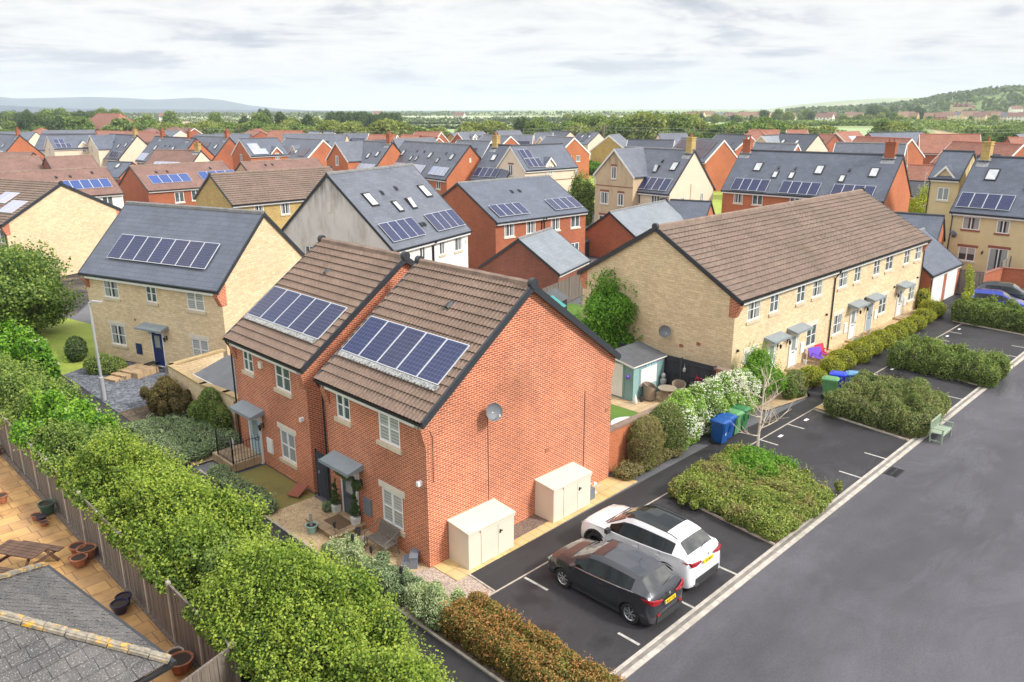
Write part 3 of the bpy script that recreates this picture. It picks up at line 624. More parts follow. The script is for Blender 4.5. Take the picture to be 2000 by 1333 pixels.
        if canopy:
            cw=cw or w+.78; c=MB(); zc=z0+h+.42
            c.prism([(0,zc),(-.62,zc-.16),(-.62,zc-.24),(-.0,zc-.22)],'x',-cw/2,cw/2); c.box(-cw/2-.02,-.65,zc-.25,cw/2+.02,-.62,zc-.14)
            q=link(c.build('canopy',MT['canopy_grey'],s.root,None,None)); 
            q.location=s.place(sd_,x,0,.0)[0]; q.rotation_euler=rot
            for sg in (-1,1):
                b=MB(); b.prism([(0,zc-.23),(-.55,zc-.25),(-.50,zc-.34),(-.2,zc-.44),(-.08,zc-.66),(0,zc-.68)],'x',sg*(w/2+.1)-.03,sg*(w/2+.1)+.03)
                b.build('bracket',MT['white_pvc'],q)
        if lamp is not None: s.lamp(sd_,x+lamp,z0+1.72)
        return o
    def lamp(s,sd_,x,z):
        def mk():
            b=MB(); b.box(-.05,-.02,-.12,.05,.0,.12); b.tube([(0,-.02,.05),(0,-.12,.12),(0,-.17,.04)],.015); b.lathe([(.09,0),(.07,.03),(.015,.07)],(0,-.17,.0),8); b.lathe([(.075,0),(.045,-.17),(.0,-.18)],(0,-.17,.0),8); return b.build('wall_lamp',MT['black_plastic'])
        l_,r_=s.place(sd_,x,z,.0); mesh_obj('wall_lamp',cached('wl',mk),s.root,l_,r_)
    def meter(s,sd_,x,z,m='white_pvc',w=.44,h=.62):
        l_,r_=s.place(sd_,x,z,.0); b=MB(); b.box(-w/2,-.05,-h/2,w/2,.0,h/2); b.box(-w/2+.03,-.062,-h/2+.03,w/2-.03,-.05,h/2-.03); b.build('meter_box',MT[m],s.root,l_,r_)
    def small(s,name,sd_,x,z,w,h,m,d=.04):
        l_,r_=s.place(sd_,x,z,.0); MB().box(-w/2,-d,-h/2,w/2,0,h/2).build(name,MT[m],s.root,l_,r_)
link_=link
def link(o,parent=None,loc=None,rot=None):
    if o.name not in COL.objects: COL.objects.link(o)
    if parent is not None: o.parent=parent
    if loc is not None: o.location=loc
    if rot is not None: o.rotation_euler=rot
    return o

def text_part(name,body,size,m,parent,loc,rot,ext=.002):
    f=bpy.data.curves.new(name,'FONT'); f.body=body; f.size=size; f.align_x='CENTER'; f.align_y='CENTER'; f.extrude=ext
    tmp=bpy.data.objects.new(name,f); COL.objects.link(tmp); me=bpy.data.meshes.new_from_object(tmp.evaluated_get(bpy.context.evaluated_depsgraph_get())); bpy.data.objects.remove(tmp)
    me.materials.clear(); me.materials.append(MT[m]); return mesh_obj(name,me,parent,loc,rot)
# ---------------- near houses ----------------
def w(sd_,x,z,ww,hh,st='2b',gl='glass',sill='sill_stone',lint=None): return (sd_,x,z,ww,hh,st,gl,sill,lint)
DETACH='detached red brick houses with solar panels in front'
h1=House('nearest red brick house with blue-grey front door and big blank gable',(-.10,5.68),-90,5.88,9.36,5.0,8.42,'brick_bright','tile_brown',group=DETACH,name='brick_house',oh=.2,ov=.18,geo=(.343,.168,'tile_brown_geo'),kneel='brick_bright',
  wins=[w('f',1.29,4.25,.82,.98,'2b','glass'),w('f',3.87,4.20,1.12,1.12,'2b','glass_shutters'),w('f',3.85,1.36,1.12,1.24,'2b','glass_shutters',lint='sill_pale')])
h1.pv(.20,1.27,5,1.03); h1.flash(.18,5.52,1.05,1.25); h1.vent(3.1,4.0)
h1.door('f',1.42,.92,2.0,'door_grey',lamp=.72,cw=1.75); h1.meter('f',2.46,.93,'plastic_grey')
h1.pipe([(.12,-.05,4.86),(.12,.10,4.60),(.12,.14,4.5),(.12,.14,.05)]); 
h1.small('floodlight','f',5.42,2.85,.12,.14,'white_pvc',.16)
h1.dish((5.98,2.72,4.62),math.pi*.42,.29)
h1.pipe([(5.715,2.75,4.5),(5.715,2.75,.1)],.007,name='cable'); h1.pipe([(5.72,.35,4.6),(5.72,.45,4.4),(5.72,.45,2.9)],.009,name='cable'); h1.pipe([(5.72,7.6,4.0),(5.72,7.6,.1)],.010,name='cable')
h1.small('vent_brick','r',5.6,2.3,.22,.15,'terracotta',.02); h1.small('vent_brick','r',8.9,2.9,.16,.16,'terracotta',.02)
h2=House('second red brick house with mossy roof, pale blue front door and black railings',(.05,12.78),-90,5.96,9.6,5.0,8.40,'brick_bright','tile_brown',group=DETACH,name='brick_house',oh=.2,ov=.18,geo=(.343,.168,'tile_brown_geo'),kneel='brick_bright',
  wins=[w('f',1.42,4.27,.82,.98,'2b','glass'),w('f',4.12,4.22,1.12,1.10,'2b','glass'),w('f',4.08,1.38,1.12,1.24,'2b','glass_net',lint='sill_pale')])
h2.pv(.16,1.27,5,1.06); h2.flash(.15,5.5,1.05,1.25); h2.vent(2.3,4.1)
h2.door('f',1.52,.92,2.0,'door_paleblue',lamp=.70,cw=1.75); h2.meter('f',2.66,.98,'white_pvc')
h2.pipe([(.12,-.05,4.86),(.12,.10,4.60),(.12,.14,4.5),(.12,.14,.05)]); h2.small('alarm_box','f',2.55,4.35,.24,.26,'cream_metal',.1); h2.small('floodlight','f',5.42,2.9,.12,.14,'white_pvc',.16)
# stone terrace: one continuous block
TW=[]
for i,(x,ww,g_) in enumerate([(2.0,1.3,'glass_curtain'),(4.1,.95,'glass'),(7.1,1.0,'glass'),(9.1,1.25,'glass_curtain'),(12.5,1.3,'glass_curtain'),(14.55,.95,'glass'),(17.5,1.0,'glass'),(19.55,1.25,'glass'),(22.65,1.0,'glass'),(24.75,1.25,'glass_curtain')]): TW.append(w('f',x,4.22,ww,1.12,'2b',g_))
for x,g_ in ((2.0,'glass_net'),(8.95,'glass'),(12.4,'glass_curtain'),(19.3,'glass'),(24.5,'glass_curtain')): TW.append(w('f',x,1.43,1.25,1.25,'2b',g_,lint='sill_pale'))
t1=House('long yellow stone terrace with brown roof and front doors facing the car park',(20.17,.99),0,25.97,10.17,5.0,8.02,'stone_warm','tile_brown','terraced houses',name='terraced_houses',oh=.3,ov=.12,geo=(.345,.20,'tile_brown_pale'),kneel='brick_bright',wins=TW)
for x,m in ((4.2,'door_white'),(6.7,'door_white'),(14.55,'door_white'),(17.1,'door_greyblue'),(22.25,'door_white')):
    t1.door('f',x,.92,2.05,m,lamp=(.72 if x in(4.2,14.55,) else -.72),cw=1.8)
for x in (3.1,7.85,13.6,18.2,23.3): t1.meter('f',x,.95,'white_pvc')
t1.pipe([(11.25,-.05,4.85),(11.25,.14,4.55),(11.25,.24,4.4),(11.25,.24,.05)],.045); t1.pipe([(25.75,-.05,4.85),(25.75,.24,4.5),(25.75,.24,.05)],.045)
t1.dish((-.22,4.05,2.75),-.75,.32,2); t1.pipe([(.08,4.0,2.7),(.08,4.0,.3)],.012,'cream_metal','cable')
for (y,z) in ((3.2,2.1),(2.2,2.4)): t1.small('vent_brick','l',y,z,.22,.16,'terracotta',.02)
for x in (.6,10.6,16.1,20.9,25.2): t1.small('alarm_light','f',x,2.35,.1,.12,'black_plastic',.1)
# stone detached house on the left
h3=House('stone detached house with slate roof, seven solar panels and dark blue front door',(.36,31.53),-72.3,10.94,7.46,5.0,8.57,'stone_warm','slate_blue',name='stone_house',oh=.3,ov=.1,kneel='brick_bright',ridge='ridge_grey',
  wins=[w('f',2.2,4.22,1.25,1.1,'2b','glass_curtain'),w('f',5.5,4.25,.85,1.0,'2b','glass'),w('f',8.88,4.22,1.28,1.1,'2b','glass_shutters'),w('f',2.25,1.50,1.25,1.2,'2b','glass_curtain',lint='sill_pale'),w('f',8.85,1.50,1.25,1.2,'2b','glass_shutters',lint='sill_pale')])
h3.pv(1.6,1.13,7,1.09,1.68); h3.door('f',5.57,.92,2.0,'door_blue',z0=.12,lamp=.75,cw=1.95); h3.meter('f',3.92,.9,'door_blue')
h3.small('vent_brick','f',3.9,2.6,.15,.12,'terracotta',.02); h3.small('soil_pipe','r',5.2,4.0,.5,.12,'brick_bright',.03)
# far-left stone house with tiled roof
h4=House('stone house at the left edge with brown tiled roof and a wide blank pale gable',(-3.45,75.09),-72,19.25,11.1,5.0,7.85,'stone_warm','tile_brown',name='stone_house',oh=.3,ov=.1,geo=(.345,.3,'tile_brown_pale'),kneel='brick_bright',wins=[w('f',18.2,4.0,1.2,1.1),w('f',14.6,4.0,1.2,1.1)])
h4.pv(14.1,2.7,2,1.0,1.65,'pv_pale'); h4.pv(16.6,1.5,2,1.0,1.75,'pv_pale'); h4.pipe([(19.0,-.05,4.85),(19.0,.24,4.5),(19.0,.24,.05)],.045)
# stone house with ribbed brown roof in the middle distance
h5=House('yellow stone house with ribbed brown tiled roof behind the grey rendered house',(21.78,56.25),0,14.0,8.58,5.0,7.68,'stone_yellow','tile_brown',name='stone_house',oh=.3,ov=.1,geo=(.345,.3,'tile_brown_pale'),wins=[w('f',x,4.15,1.05,1.15,'2','glass_curtain') for x in (2.9,5.8,8.4)]+[w('f',x,1.4,1.05,1.2,'2') for x in (2.9,5.8)])
# grey rendered semi-detached pair
h6=House('tall white rendered house with stained grey gable, slate roof and rooflights',(17.18,24.33),17.7,10.08,10.37,5.0,9.77,'render_grey_stained','slate',name='rendered_house',oh=.3,ov=.08,ridge='ridge_grey',wallf='render_white',
  wins=[w('f',3.8,4.2,.72,1.0,'2','glass_curtain'),w('f',6.35,4.2,.72,1.0,'2','glass_curtain'),w('f',8.6,4.2,1.1,1.15,'2','glass_curtain'),w('f',1.4,4.2,.8,1.0,'2','glass'),w('l',7.2,4.25,.85,1.05,'2','glass_curtain','sill_pale','sill_pale'),w('f',2.2,1.5,1.2,1.2),w('f',7.9,1.5,1.2,1.2)])
def recolor(h,name,m,x0,x1,y,z0,z1): h.small(name,'f',(x0+x1)/2,(z0+z1)/2,x1-x0,z1-z0,m)
h6.pv(.52,.55,4,.95); h6.pv(5.95,.53,4,.94); h6.rooflight(1.6,3.76); h6.rooflight(8.25,3.72); h6.rooflight(3.85,2.9,.55,.98); h6.rooflight(5.55,2.94,.55,.98,8)
for u,v in ((3.6,4.55),(5.5,4.75),(4.75,1.25),(5.15,1.25)): h6.vent(u,v)
h6.small('gable_vent','l',5.18,7.5,.30,.62,'cream_metal',.05); h6.pipe([(5.15,-.05,4.85),(5.15,.25,4.5),(5.15,.25,.05)],.045); h6.pipe([(5.0,-.05,4.85),(5.0,.25,4.5),(5.0,.25,.05)],.045)
h6.small('alarm_box','f',9.7,4.2,.2,.25,'white_pvc',.08)
# red brick pair to its right
h7=House('red brick semi with slate roof and two solar banks beside the white rendered house',(31.06,29.02),-2.9,10.91,10.27,5.0,7.84,'brick_red','slate_blue',name='brick_house',oh=.3,ov=.08,ridge='ridge_grey',
  wins=[w('f',1.6,4.22,1.1,1.15,'2','glass_curtain','sill_pale'),w('f',4.05,4.22,1.1,1.15,'2','glass_curtain','sill_pale'),w('f',7.0,4.22,1.1,1.15,'2','glass_curtain','sill_pale'),w('f',9.5,4.22,1.15,1.15,'2','glass','sill_pale'),w('f',9.5,1.7,1.1,1.1,'2','glass','sill_pale')])
h7.pv(.65,.55,4,.85); h7.pv(7.15,.55,4,.85); h7.vent(4.55,3.7); h7.vent(5.45,3.7); h7.pipe([(5.3,-.05,4.85),(5.3,.25,4.5),(5.3,.25,.05)],.045); h7.pipe([(5.6,-.05,4.85),(5.6,.25,4.5),(5.6,.25,.05)],.045)
# garages
g1=House('small dark red brick garage with pale grey slate roof behind the nearest house',(28.52,19.94),19,6.21,6.63,2.4,4.75,'brick_dark','slate_pale','garage',name='garage',oh=.12,ov=.1,ridge='ridge_grey')
g2=House('red brick garage block with pale slate roof beyond the small garage',(46.63,26.70),9,12.0,5.6,2.4,4.45,'brick_red','slate_pale','garage',name='garage',oh=.12,ov=.1,ridge='ridge_grey')
g2b=House('low red brick garage with slate roof set crosswise at the end of the garage block',(56.6,31.9),-72,5.6,5.2,2.4,4.4,'brick_orange','slate_blue','garage',name='garage',oh=.12,ov=.1)
g3=House('red brick double garage with white doors at the far end of the stone terrace',(46.45,.62),0,6.6,6.2,2.4,4.75,'brick_red','slate_blue','garage',name='garage',oh=.12,ov=.08,ridge='ridge_grey')
for x in (1.75,4.75):
    b=MB(); b.box(x-1.15,-.03,0.02,x+1.15,.03,2.15)
    for i in range(1,8): b.box(x-1.12,-.042,i*.27,x+1.12,-.03,i*.27+.02)
    b.build('garage_door',MT['white_pvc'],g3.root,(0,.12,0))
g3.pipe([(.15,-.05,2.3),(.15,.05,2.1),(.15,.05,.05)],.045)
g4=House('small red brick gable with slate roof behind the far end of the terrace',(57.5,8.4),-80,4.2,6.0,2.4,4.9,'brick_orange','slate_blue','garage',name='garage',oh=.12,ov=.1)
# big houses in the middle distance
h8=House('tall cream rendered house with cross gable, slate roof and pale gable end',(59.71,41.6),-94.5,10.1,8.36,5.0,9.48,'render_cream','slate','house',name='rendered_house',oh=.3,ov=.08,wins=[w('f',5.65,4.1,.7,1.1,'2','glass'),w('f',8.1,4.3,1.2,.9,'3','glass'),w('r',2.6,3.9,.55,1.2,'2'),w('r',6.0,4.1,.55,1.25,'2'),w('f',7.5,1.4,1.2,1.2)])
h8.wing(2.83,2.85,6.6,9.55,1.0,'render_tan','barge_white',[(.0,6.9,.75,1.35,'2','glass_curtain','brick_plain'),(-1.35,4.0,1.25,1.35,'2','glass_curtain','brick_plain'),(1.15,4.0,.9,1.35,'2','glass_curtain','brick_plain'),(-1.5,1.4,1.2,1.2,'2','glass','brick_plain')],over=.25)
h8.pv(5.55,.3,4,.99); h8.rooflight(8.3,3.15); h8.rooflight(6.2,2.75,.55,.95,14); h8.vent(6.6,4.1); h8.chimney(9.5,'stone_yellow',.75,.75,1.25,pots=1); MB().tube([(0,0,5.9),(0,0,.3)],.04,6).build('soil_pipe',MT['render_cream'],h8.root,(10.1,3.9,0))
MB().box(0,0,0,5.7,.03,.09).build('brick_band',MT['brick_plain'],h8.root,(0.0,-.73,5.35))
h9=House('long red brick house with rooflights, three solar arrays and brick chimney behind the terrace',(66.8,29.9),-87.8,17.6,8.48,5.0,9.24,'brick_orange','slate_blue',name='brick_house',oh=.3,ov=.08,
  wins=[w('f',2.0,4.25,1.1,1.2,'2','glass_curtain'),w('f',4.3,4.25,1.2,1.2,'2','glass'),w('f',2.0,1.4,1.1,1.2,'2'),w('f',8.5,4.2,1.1,1.2,'2'),w('f',12.5,4.2,1.1,1.2,'2')])
for u in (1.1,6.7,12.2): h9.pv(u,.1,4,1.02)
for u,v,a,b in ((9.5,3.0,.8,1.2),(15.1,3.0,.8,1.2),(2.6,3.0,.8,1.2),(12.35,2.1,.55,.95),(6.95,2.15,.55,.95),(5.1,2.15,.55,.95)): h9.rooflight(u,v,a,b)
for u,v in ((5.3,3.4),(7.2,3.4),(12.9,3.5)): h9.vent(u,v)
h9.chimney(16.3,'brick_red',1.0,.7,1.2); h9.chimney(.7,'brick_red',.9,.7,1.1)
h10=House('pale brick house at the right edge with four solar panels and patio door',(63.78,5.21),-93.1,7.6,9.2,5.0,9.6,'render_yellow','slate_blue',name='cream_house',oh=.3,ov=.08,wins=[w('f',1.78,4.08,1.4,1.1,'2','glass_curtain','brick_plain'),w('f',4.3,4.02,1.0,1.1,'2','glass_curtain','brick_plain'),w('f',1.8,1.38,1.4,1.2,'2','glass_blind','sill_pale','brick_plain'),w('f',4.3,1.1,1.5,2.1,'2','glass_curtain',None,'brick_plain')])
h10.pv(.3,.5,4,1.05); h10.rooflight(1.5,3.75,.9,1.3); h10.rooflight(4.9,2.9,.6,1.0); h10.chimney(.75,'stone_yellow',.7,.8,1.2,pots=1); h10.pipe([(.2,-.05,4.85),(.2,.25,4.5),(.2,.25,.05)],.045); h10.dish((.5,.0,3.0),math.pi*.9,.35); h10.lamp('f',3.05,1.7); h10.vent(5.5,1.2)
h11=House('tall narrow cream house with small gable joined to the right-edge pale brick house',(67.4,8.55),-92,2.75,5.6,7.5,9.9,'render_yellow','slate_blue',name='cream_house',oh=.3,ov=.08,wins=[w('f',1.4,6.1,1.0,1.15,'2','glass_net','sill_pale'),w('f',1.4,3.2,1.0,1.25,'2','glass','sill_pale')])
h11.wing(1.35,.85,7.6,8.7,0.02,'render_yellow','barge_white',over=.15,base=6.8); h11.pipe([(.15,-.05,7.3),(.15,.25,7.0),(.15,.25,.05)],.045)
h12=House('long red brick house with many rooflights and pale solar panels behind the white house',(56.8,80.2),-98.6,17.6,8.09,5.0,9.34,'brick_orange','slate',name='brick_house',oh=.3,ov=.08,wins=[w('f',15.4,4.2,1.1,1.1,'2','glass','sill_pale'),w('f',11.5,4.2,1.1,1.1,'2')])
for u in (1.0,6.8,12.8): h12.pv(u,.5,4,1.0,1.35,'pv_pale')
for u,v,a,b in ((15.1,3.2,.7,1.0),(9.5,3.2,.7,1.0),(1.8,3.2,.7,1.0),(12.4,2.55,.45,.8),(6.7,2.5,.45,.8),(5.2,2.5,.45,.8)): h12.rooflight(u,v,a,b)
for u,v in ((13.4,4.0),(7.6,4.0),(5.6,4.0)): h12.vent(u,v)
h12.small('gable_vent','r',4.03,7.3,.28,.6,'cream_metal',.05)
h13=House('tall beige rendered house with a little gabled dormer, left of the cream cross-gabled house',(58.2,52.1),-3.7,9.2,5.8,6.5,9.4,'render_cream','slate_blue',name='rendered_house',oh=.25,ov=.08,barge='barge_white',wins=[w('l',2.9,6.4,.8,1.35,'2','glass','sill_pale','brick_plain')])
h13.pv(.75,.35,3,.85,1.45,rows=1); h13.pv(.75,1.85,2,.85,1.45); h13.wing(4.4,.72,7.0,7.95,.06,'render_cream','barge_white',[(0,6.35,.6,1.1,'2','glass',None)],over=.2,base=4.8); MB().box(.2,0,0,9.1,.02,.08).build('brick_band',MT['brick_plain'],h13.root,(0,.21,5.0)); h13.pipe([(9.0,.0,6.4),(9.0,.1,.1)],.04,'render_cream')
h14=House('slate house with stone chimney between the rooflit brick house and beige dormer house',(57.0,61.2),-87.3,6.2,8.02,5.0,9.3,'render_cream','slate_blue',name='rendered_house',oh=.3,ov=.08,wins=[w('f',1.5,4.2,1.0,1.1,'2')])
h14.pv(.35,.5,4,1.0,1.45); h14.rooflight(1.7,3.2,.75,1.05); h14.chimney(1.1,'stone_yellow',.8,.7,1.1)
# ---------------- further houses: (label,x,y,ang,L,D,hr,wall,roof,barge,features,he) ----------------
B='barge_white'
FAR=[
('slate house with big rust-brown solar array and red brick gable behind the cream cross-gabled house',111.8,68.8,-112,12.7,7.5,8.6,'brick_orange','slate',B,'p1.0:.8:9:1.15:1.9:2:pv_brown',5),
('dark slate roof with a small navy array and red gable behind the rust-brown solar roof',153.5,86.5,-116,13.1,7.5,7.95,'brick_orange','slate_dark',B,'p5:.8:4:1.2:1.6:1:pv_navy',5),
('slate roofed house with red gable seen past the chimney of the long rooflit house',100.8,46.9,-95,7.4,7.5,8.6,'brick_orange','slate',B,'p.5:.9:5:1.05:1.6:1:pv_navy',5),
('slate house with wide navy array beside the brick chimney of the long rooflit house',94.2,30.1,-77,9.0,8,9.2,'brick_orange','slate',B,'p1.2:2.4:6:1.0:1.6:1:pv_navy',5),
('large slate house with two small rooflights and cream triangular gable',154.2,70.6,-101,9.9,8.2,8.3,'render_cream','slate_dark',None,'r2.2:2.2;r5.8:2.2',5),
('red tiled house with big grey solar array and dark red front gable',185.6,65.6,-11,9.8,8,8.0,'brick_orange','tile_red',B,'p3:.8:3:1.5:2.4:1:pv_pale',5),
('red tiled house with small dark array between the cream gable and the grey-array house',172.3,70,-108,5,7,7.8,'brick_red','tile_red',None,'p1:1:2:1.2:1.4:1:pv_navy',5),
('wide red tiled house with white bargeboard and orange brick gable',147.0,51.1,-114,13.7,7.5,8.3,'brick_orange','tile_red',B,'',5),
('biggest red tiled roof with a double white gable at its right end',159.2,40.3,-66,11.0,9,8.6,'brick_red','tile_red',B,'w8:4.2',5),
('red tiled house with two black solar arrays behind the stone chimney at the right',128.9,28.3,-118,13.2,8,8.5,'brick_orange','tile_red',B,'p1.5:1.2:4:1.2:1.7:1:pv_navy;p7.6:1.2:3:1.2:1.7:1:pv_navy',5),
('small low red tiled garage with white bargeboard beside the slate carport',117.7,28.5,-82,4.2,6,5.2,'brick_orange','tile_red',B,'',2.5),
('slate roofed carport with dark open front beyond the terrace',100.5,24.2,-95,5.0,6,4.2,'brick_dark','slate_dark',None,'',2.4),
('low grey roofed building with dark array at the edge of the right field',208,66.9,-20,21,8,7.2,'brick_red','slate_blue',None,'p3:1:6:1.3:1.4:1:pv_dark',4.5),
('red tiled house on the far right edge of the estate',175.7,27.5,-51,7,8,7.8,'brick_red','tile_red',None,'',5),
('slate roofed house peeping in at the far right edge',198.3,29.2,-1,9.6,8,7.8,'brick_red','slate',None,'',5),
('small red tiled roof above the slate house with two rooflights',209.3,93.2,-52,6,7,7.6,'brick_red','tile_red',B,'',5),
('long red tiled roof left of the two-rooflight slate house',202.8,101.8,-52,9,7,7.6,'brick_red','tile_red',None,'',5),
('broad red hipped roof in front of the green hedgerow',190.7,100.5,-75,11,10,8,'brick_red','tile_red',None,'hip',5),
('small slate house with yellow front gable beneath the broad red hipped roof',150.9,67.1,-5,6.5,7,8,'render_yellow','slate_pale',B,'',5),
('tall yellow brick house with plain front gable and pale slate roof beside the hedge-lined lawn',126.4,87.9,24,9.5,8.5,8.3,'stone_yellow','slate',B,'',5),
('slate house with two upright dark arrays and a cream end gable',149.0,124.5,-103,8.3,7.5,7.9,'render_cream','slate',None,'p.6:.9:2:1.2:2.6:1:pv_dark;p4.2:.9:1:1.4:3.3:1:pv_dark;r2.9:2.4;r5.9:2.4;w3:4.1;w6:4.1',5),
('slate house with bright red gable and white windows beside the hedge-lined lawn',109.0,100.1,-105,10.5,8,8.3,'brick_orange','slate',B,'p2:1.2:6:1.1:1.7:1:pv_dark;G3:4.2;G5:4.2;G4.6:1.6',5),
('slate house with cream gable and slim dark array at the foot of the trees',149.3,134.9,-105,8.8,8,8,'render_cream','slate_dark',None,'p4:1.5:4:1.1:1.3:1:pv_dark',5),
('slate house with cream front gable, left of the slim dark array house',132.9,121.8,-52,4.6,7,8,'render_yellow','slate',B,'',5),
('little slate house with pointed yellow gable',121.1,106,-8,4.6,6,7.8,'render_yellow','slate',B,'',5),
('slate house with dark array between two little red gables',111.2,111,-51,6.8,8,8.2,'brick_orange','slate',B,'p2.5:1.2:3:1.2:1.8:1:pv_dark',5),
('low slate roof with a small dormer and a red gable, behind the cream cross-gabled house',120,83.9,-62,9.6,7,7.6,'brick_orange','slate_dark',B,'',4.8),
('pale slate house with cream end standing before the big willow trees',147.1,92.9,-30,7.6,7.5,8,'render_cream','slate',None,'',5),
('slate house with dark flat array and red end gable in the centre of the estate',109.4,119.8,-104,12.1,8,8.2,'brick_orange','slate',B,'p7:1:3:1.3:1.7:1:pv_dark',5),
('slate roofed house at the back of the estate below the hazy green fields',150.4,151.3,-19,8,7,7.6,'render_cream','slate',None,'',5),
('slate house with a white box dormer and dark red front gable',125.2,137.8,-4,8.7,8,8,'brick_red','slate',B,'p4.8:1.4:2:1.3:2:1:pv_dark;d3:6.0',5),
('narrow house with pale brick gable next to the box dormer house',130.4,146.3,20,4.2,6,7.6,'stone_yellow','slate',None,'',5),
('slate house with brown array and red gable behind the long rooflit red brick house',73.6,86.1,-80,7.2,7.5,8.8,'brick_orange','slate',B,'p.8:2.2:4:1.1:1.5:1:pv_dark',5),
('wide slate roof behind the rooflit red brick house with its chimney',86.2,113.9,-11,9.7,8,8,'brick_red','slate',None,'',5),
('red tiled roof of the estate edge, standing highest before the centre fields',118.9,154.9,-77,8.7,8,8,'brick_red','tile_red',B,'',5),
('long low red tiled roof ending in a small white-edged gable',110.4,146.4,-110,20.4,6,7.6,'brick_orange','tile_red',B,'',5),
('red tiled house with a dark array right of the small slate house',100.4,147.8,-61,7.6,7,7.8,'brick_orange','tile_red',B,'p1.5:1:4:1.2:1.6:1:pv_navy',5),
('red tiled house with a thin navy strip of solar panels',104.6,140.4,-61,5,7,7.8,'brick_orange','tile_red',None,'p.6:1.1:3:1.2:1.3:1:pv_navy',5),
('slate house with a navy array and cream left gable',99.7,156.5,-51,6.4,7,8,'render_cream','slate',B,'p2:1.2:3:1.2:1.5:1:pv_navy',5),
('big slate roof with yellow gable edge behind the red dormer house',85.7,150.3,-50,9.2,8,8.2,'render_yellow','slate',None,'p3:1:2:1.2:1.8:1:pv_dark',5),
('small slate roof with pale panels below the willows',105.7,185.7,-91,6.3,6,8,'render_cream','slate_pale',None,'',5),
('small slate roof with cream end right of the pale-panelled one',107.2,180.3,-90,5.3,6,8,'render_cream','slate_pale',None,'',5),
('red tiled long roof left of the willow trees',99.9,196.1,-60,10.8,8,8,'brick_orange','tile_red',None,'',5),
('red tiled low roof with a tiny gable at the left of the orange roofs',116.9,245.8,-103,16,8,7,'brick_red','tile_red',None,'',4.6),
('slate roof with wide brown array in front of the red tiled long roof',87.0,163.0,-40,9.6,8,8,'brick_red','slate',None,'p2.5:.6:5:1.2:2.6:1:pv_brown',5),
('slate house with a flush brown array between the two dormered brick houses',72.2,140.3,-90,8.1,8,8,'brick_red','slate',None,'p1:.6:4:1.2:3.0:1:pv_brown',5),
('brown tiled house with white rendered walls, six blue solar panels and a dish',7.6,76.2,0,11.3,8.6,7.6,'render_white','tile_pink',None,'p4.6:1.2:6:.98:1.6:1:pv_blue;w6.6:4.15;w9.6:4.15;w9.6:1.4;v5.5:3.4;v6.9:3.4;v9.3:3.9',5),
('brown tiled red brick house with four blue solar panels and a white porch',21.7,76.6,0,11.5,9.4,7.55,'brick_red','tile_pink',None,'p1.1:1.3:4:1.15:1.7:1:pv_blue;p7.1:1.5:4:1.15:1.7:1:pv_blue;w3.6:4.0;w5.6:4.1;w9:4.1;v2.3:3.5;v3.6:3.5;v9:3.7',5),
('brown tiled roof with a dark red brick side, right of the plain brown roof',20.3,104.7,0,6.2,8,7.6,'brick_dark','tile_pink',None,'',5),
('plain brown tiled roof of a red brick house at the far left',10.6,108.0,0,10.0,8,7.6,'brick_red','tile_pink',None,'',5),
('narrow brown tiled roof below the cream cross-gabled house at the left',17.5,142.0,-45,9.3,7,7.0,'brick_red','tile_pink',None,'',5),
('small slate garage with an orange brick gable at the left',30.6,121.7,-70,5.4,6,5.8,'brick_orange','slate_blue',None,'r2.6:2.2',3.6),
('brown tiled house with cream end gable, cream chimney and four pale panels',34.5,112.6,-65,9.0,7,7.8,'render_cream','tile_pink',None,'p1.8:.4:4:1.2:1.3:1:pv_pale;c8.4',5),
('brown tiled house with a beige left gable beside the ribbed stone house',36.6,80.0,0,11.5,7,7.2,'render_tan','tile_pink',None,'v3:3;v4:3',5),
('slate house at the left edge with red brick gable, chimney and a bright rooflight',26.8,186,-88,21.7,8,9.2,'brick_orange','slate_blue',None,'r17:2.4;r11:2.4;c20.8;p14:.2:5:1.2:1.4:1:pv_pale',5),
('grey slate house with a white dormer and glazed balcony behind the left brick gable',40.0,190,-50,13,7.5,8.6,'render_white','slate_blue',None,'w5:5.0;w7:5.0',5.2),
('slate house with dark array between two chimneys in the left rows',48.5,133.0,-88,13.5,8,9.2,'brick_red','slate',None,'p1.5:2.2:6:1.15:1.1:2:pv_brown;c12.8;r11:3;p8.5:.2:4:1.15:1.5:1:pv_pale',5),
('slate house with rooflights and orange brick gable with chimney at its right end',42.2,135.4,-88,16.0,8.3,9.2,'brick_orange','slate_blue',None,'r3.6:2.7;r10.5:2.7;r6.5:2.0;r8:2.0;v7:3.6;v8.8:3.6;c13.8;c3.2;p.2:.2:3:1:1.6:1:pv_pale',5),
('red brick dormer house with slate roof and white-edged orange gable behind the street tree',62.9,125.0,-92,14.0,8,8.6,'brick_orange','slate',B,'d1.2:5.9;d7.2:5.9;p3.4:1.0:3:1.1:1.9:1:pv_brown;p10.2:1.0:2:1.1:1.9:1:pv_brown;w3:4.0;w8.4:4.0;w12:4.0;w8.4:1.6;w12:1.6;G5:3.0',5),
('slate roof with yellow and cream walls among the back rows at the left',54.4,293,-52,14,8,7,'render_cream','slate',None,'',4.5),
('long grey slate roof in the back row left of the orange school roof',71,299,-30,17,8,7,'brick_red','slate',None,'',4.5),
('small red hipped roof among the grey roofs at the far left',79.4,351.3,-53,9,9,7,'brick_red','tile_red',None,'hip',4.5),
('long low orange tiled building in front of the orange hall roof',87.5,331.4,-74,50,9,6.2,'brick_orange','tile_red',None,'',3.5),
('low orange tiled wing right of the orange hall',97,300,-95,42,8,6.2,'brick_orange','tile_red',None,'',3.5),
('large orange hipped hall roof standing above the left estate',122.0,425.0,-90,46,16,12.2,'brick_orange','tile_red',None,'hip',5),
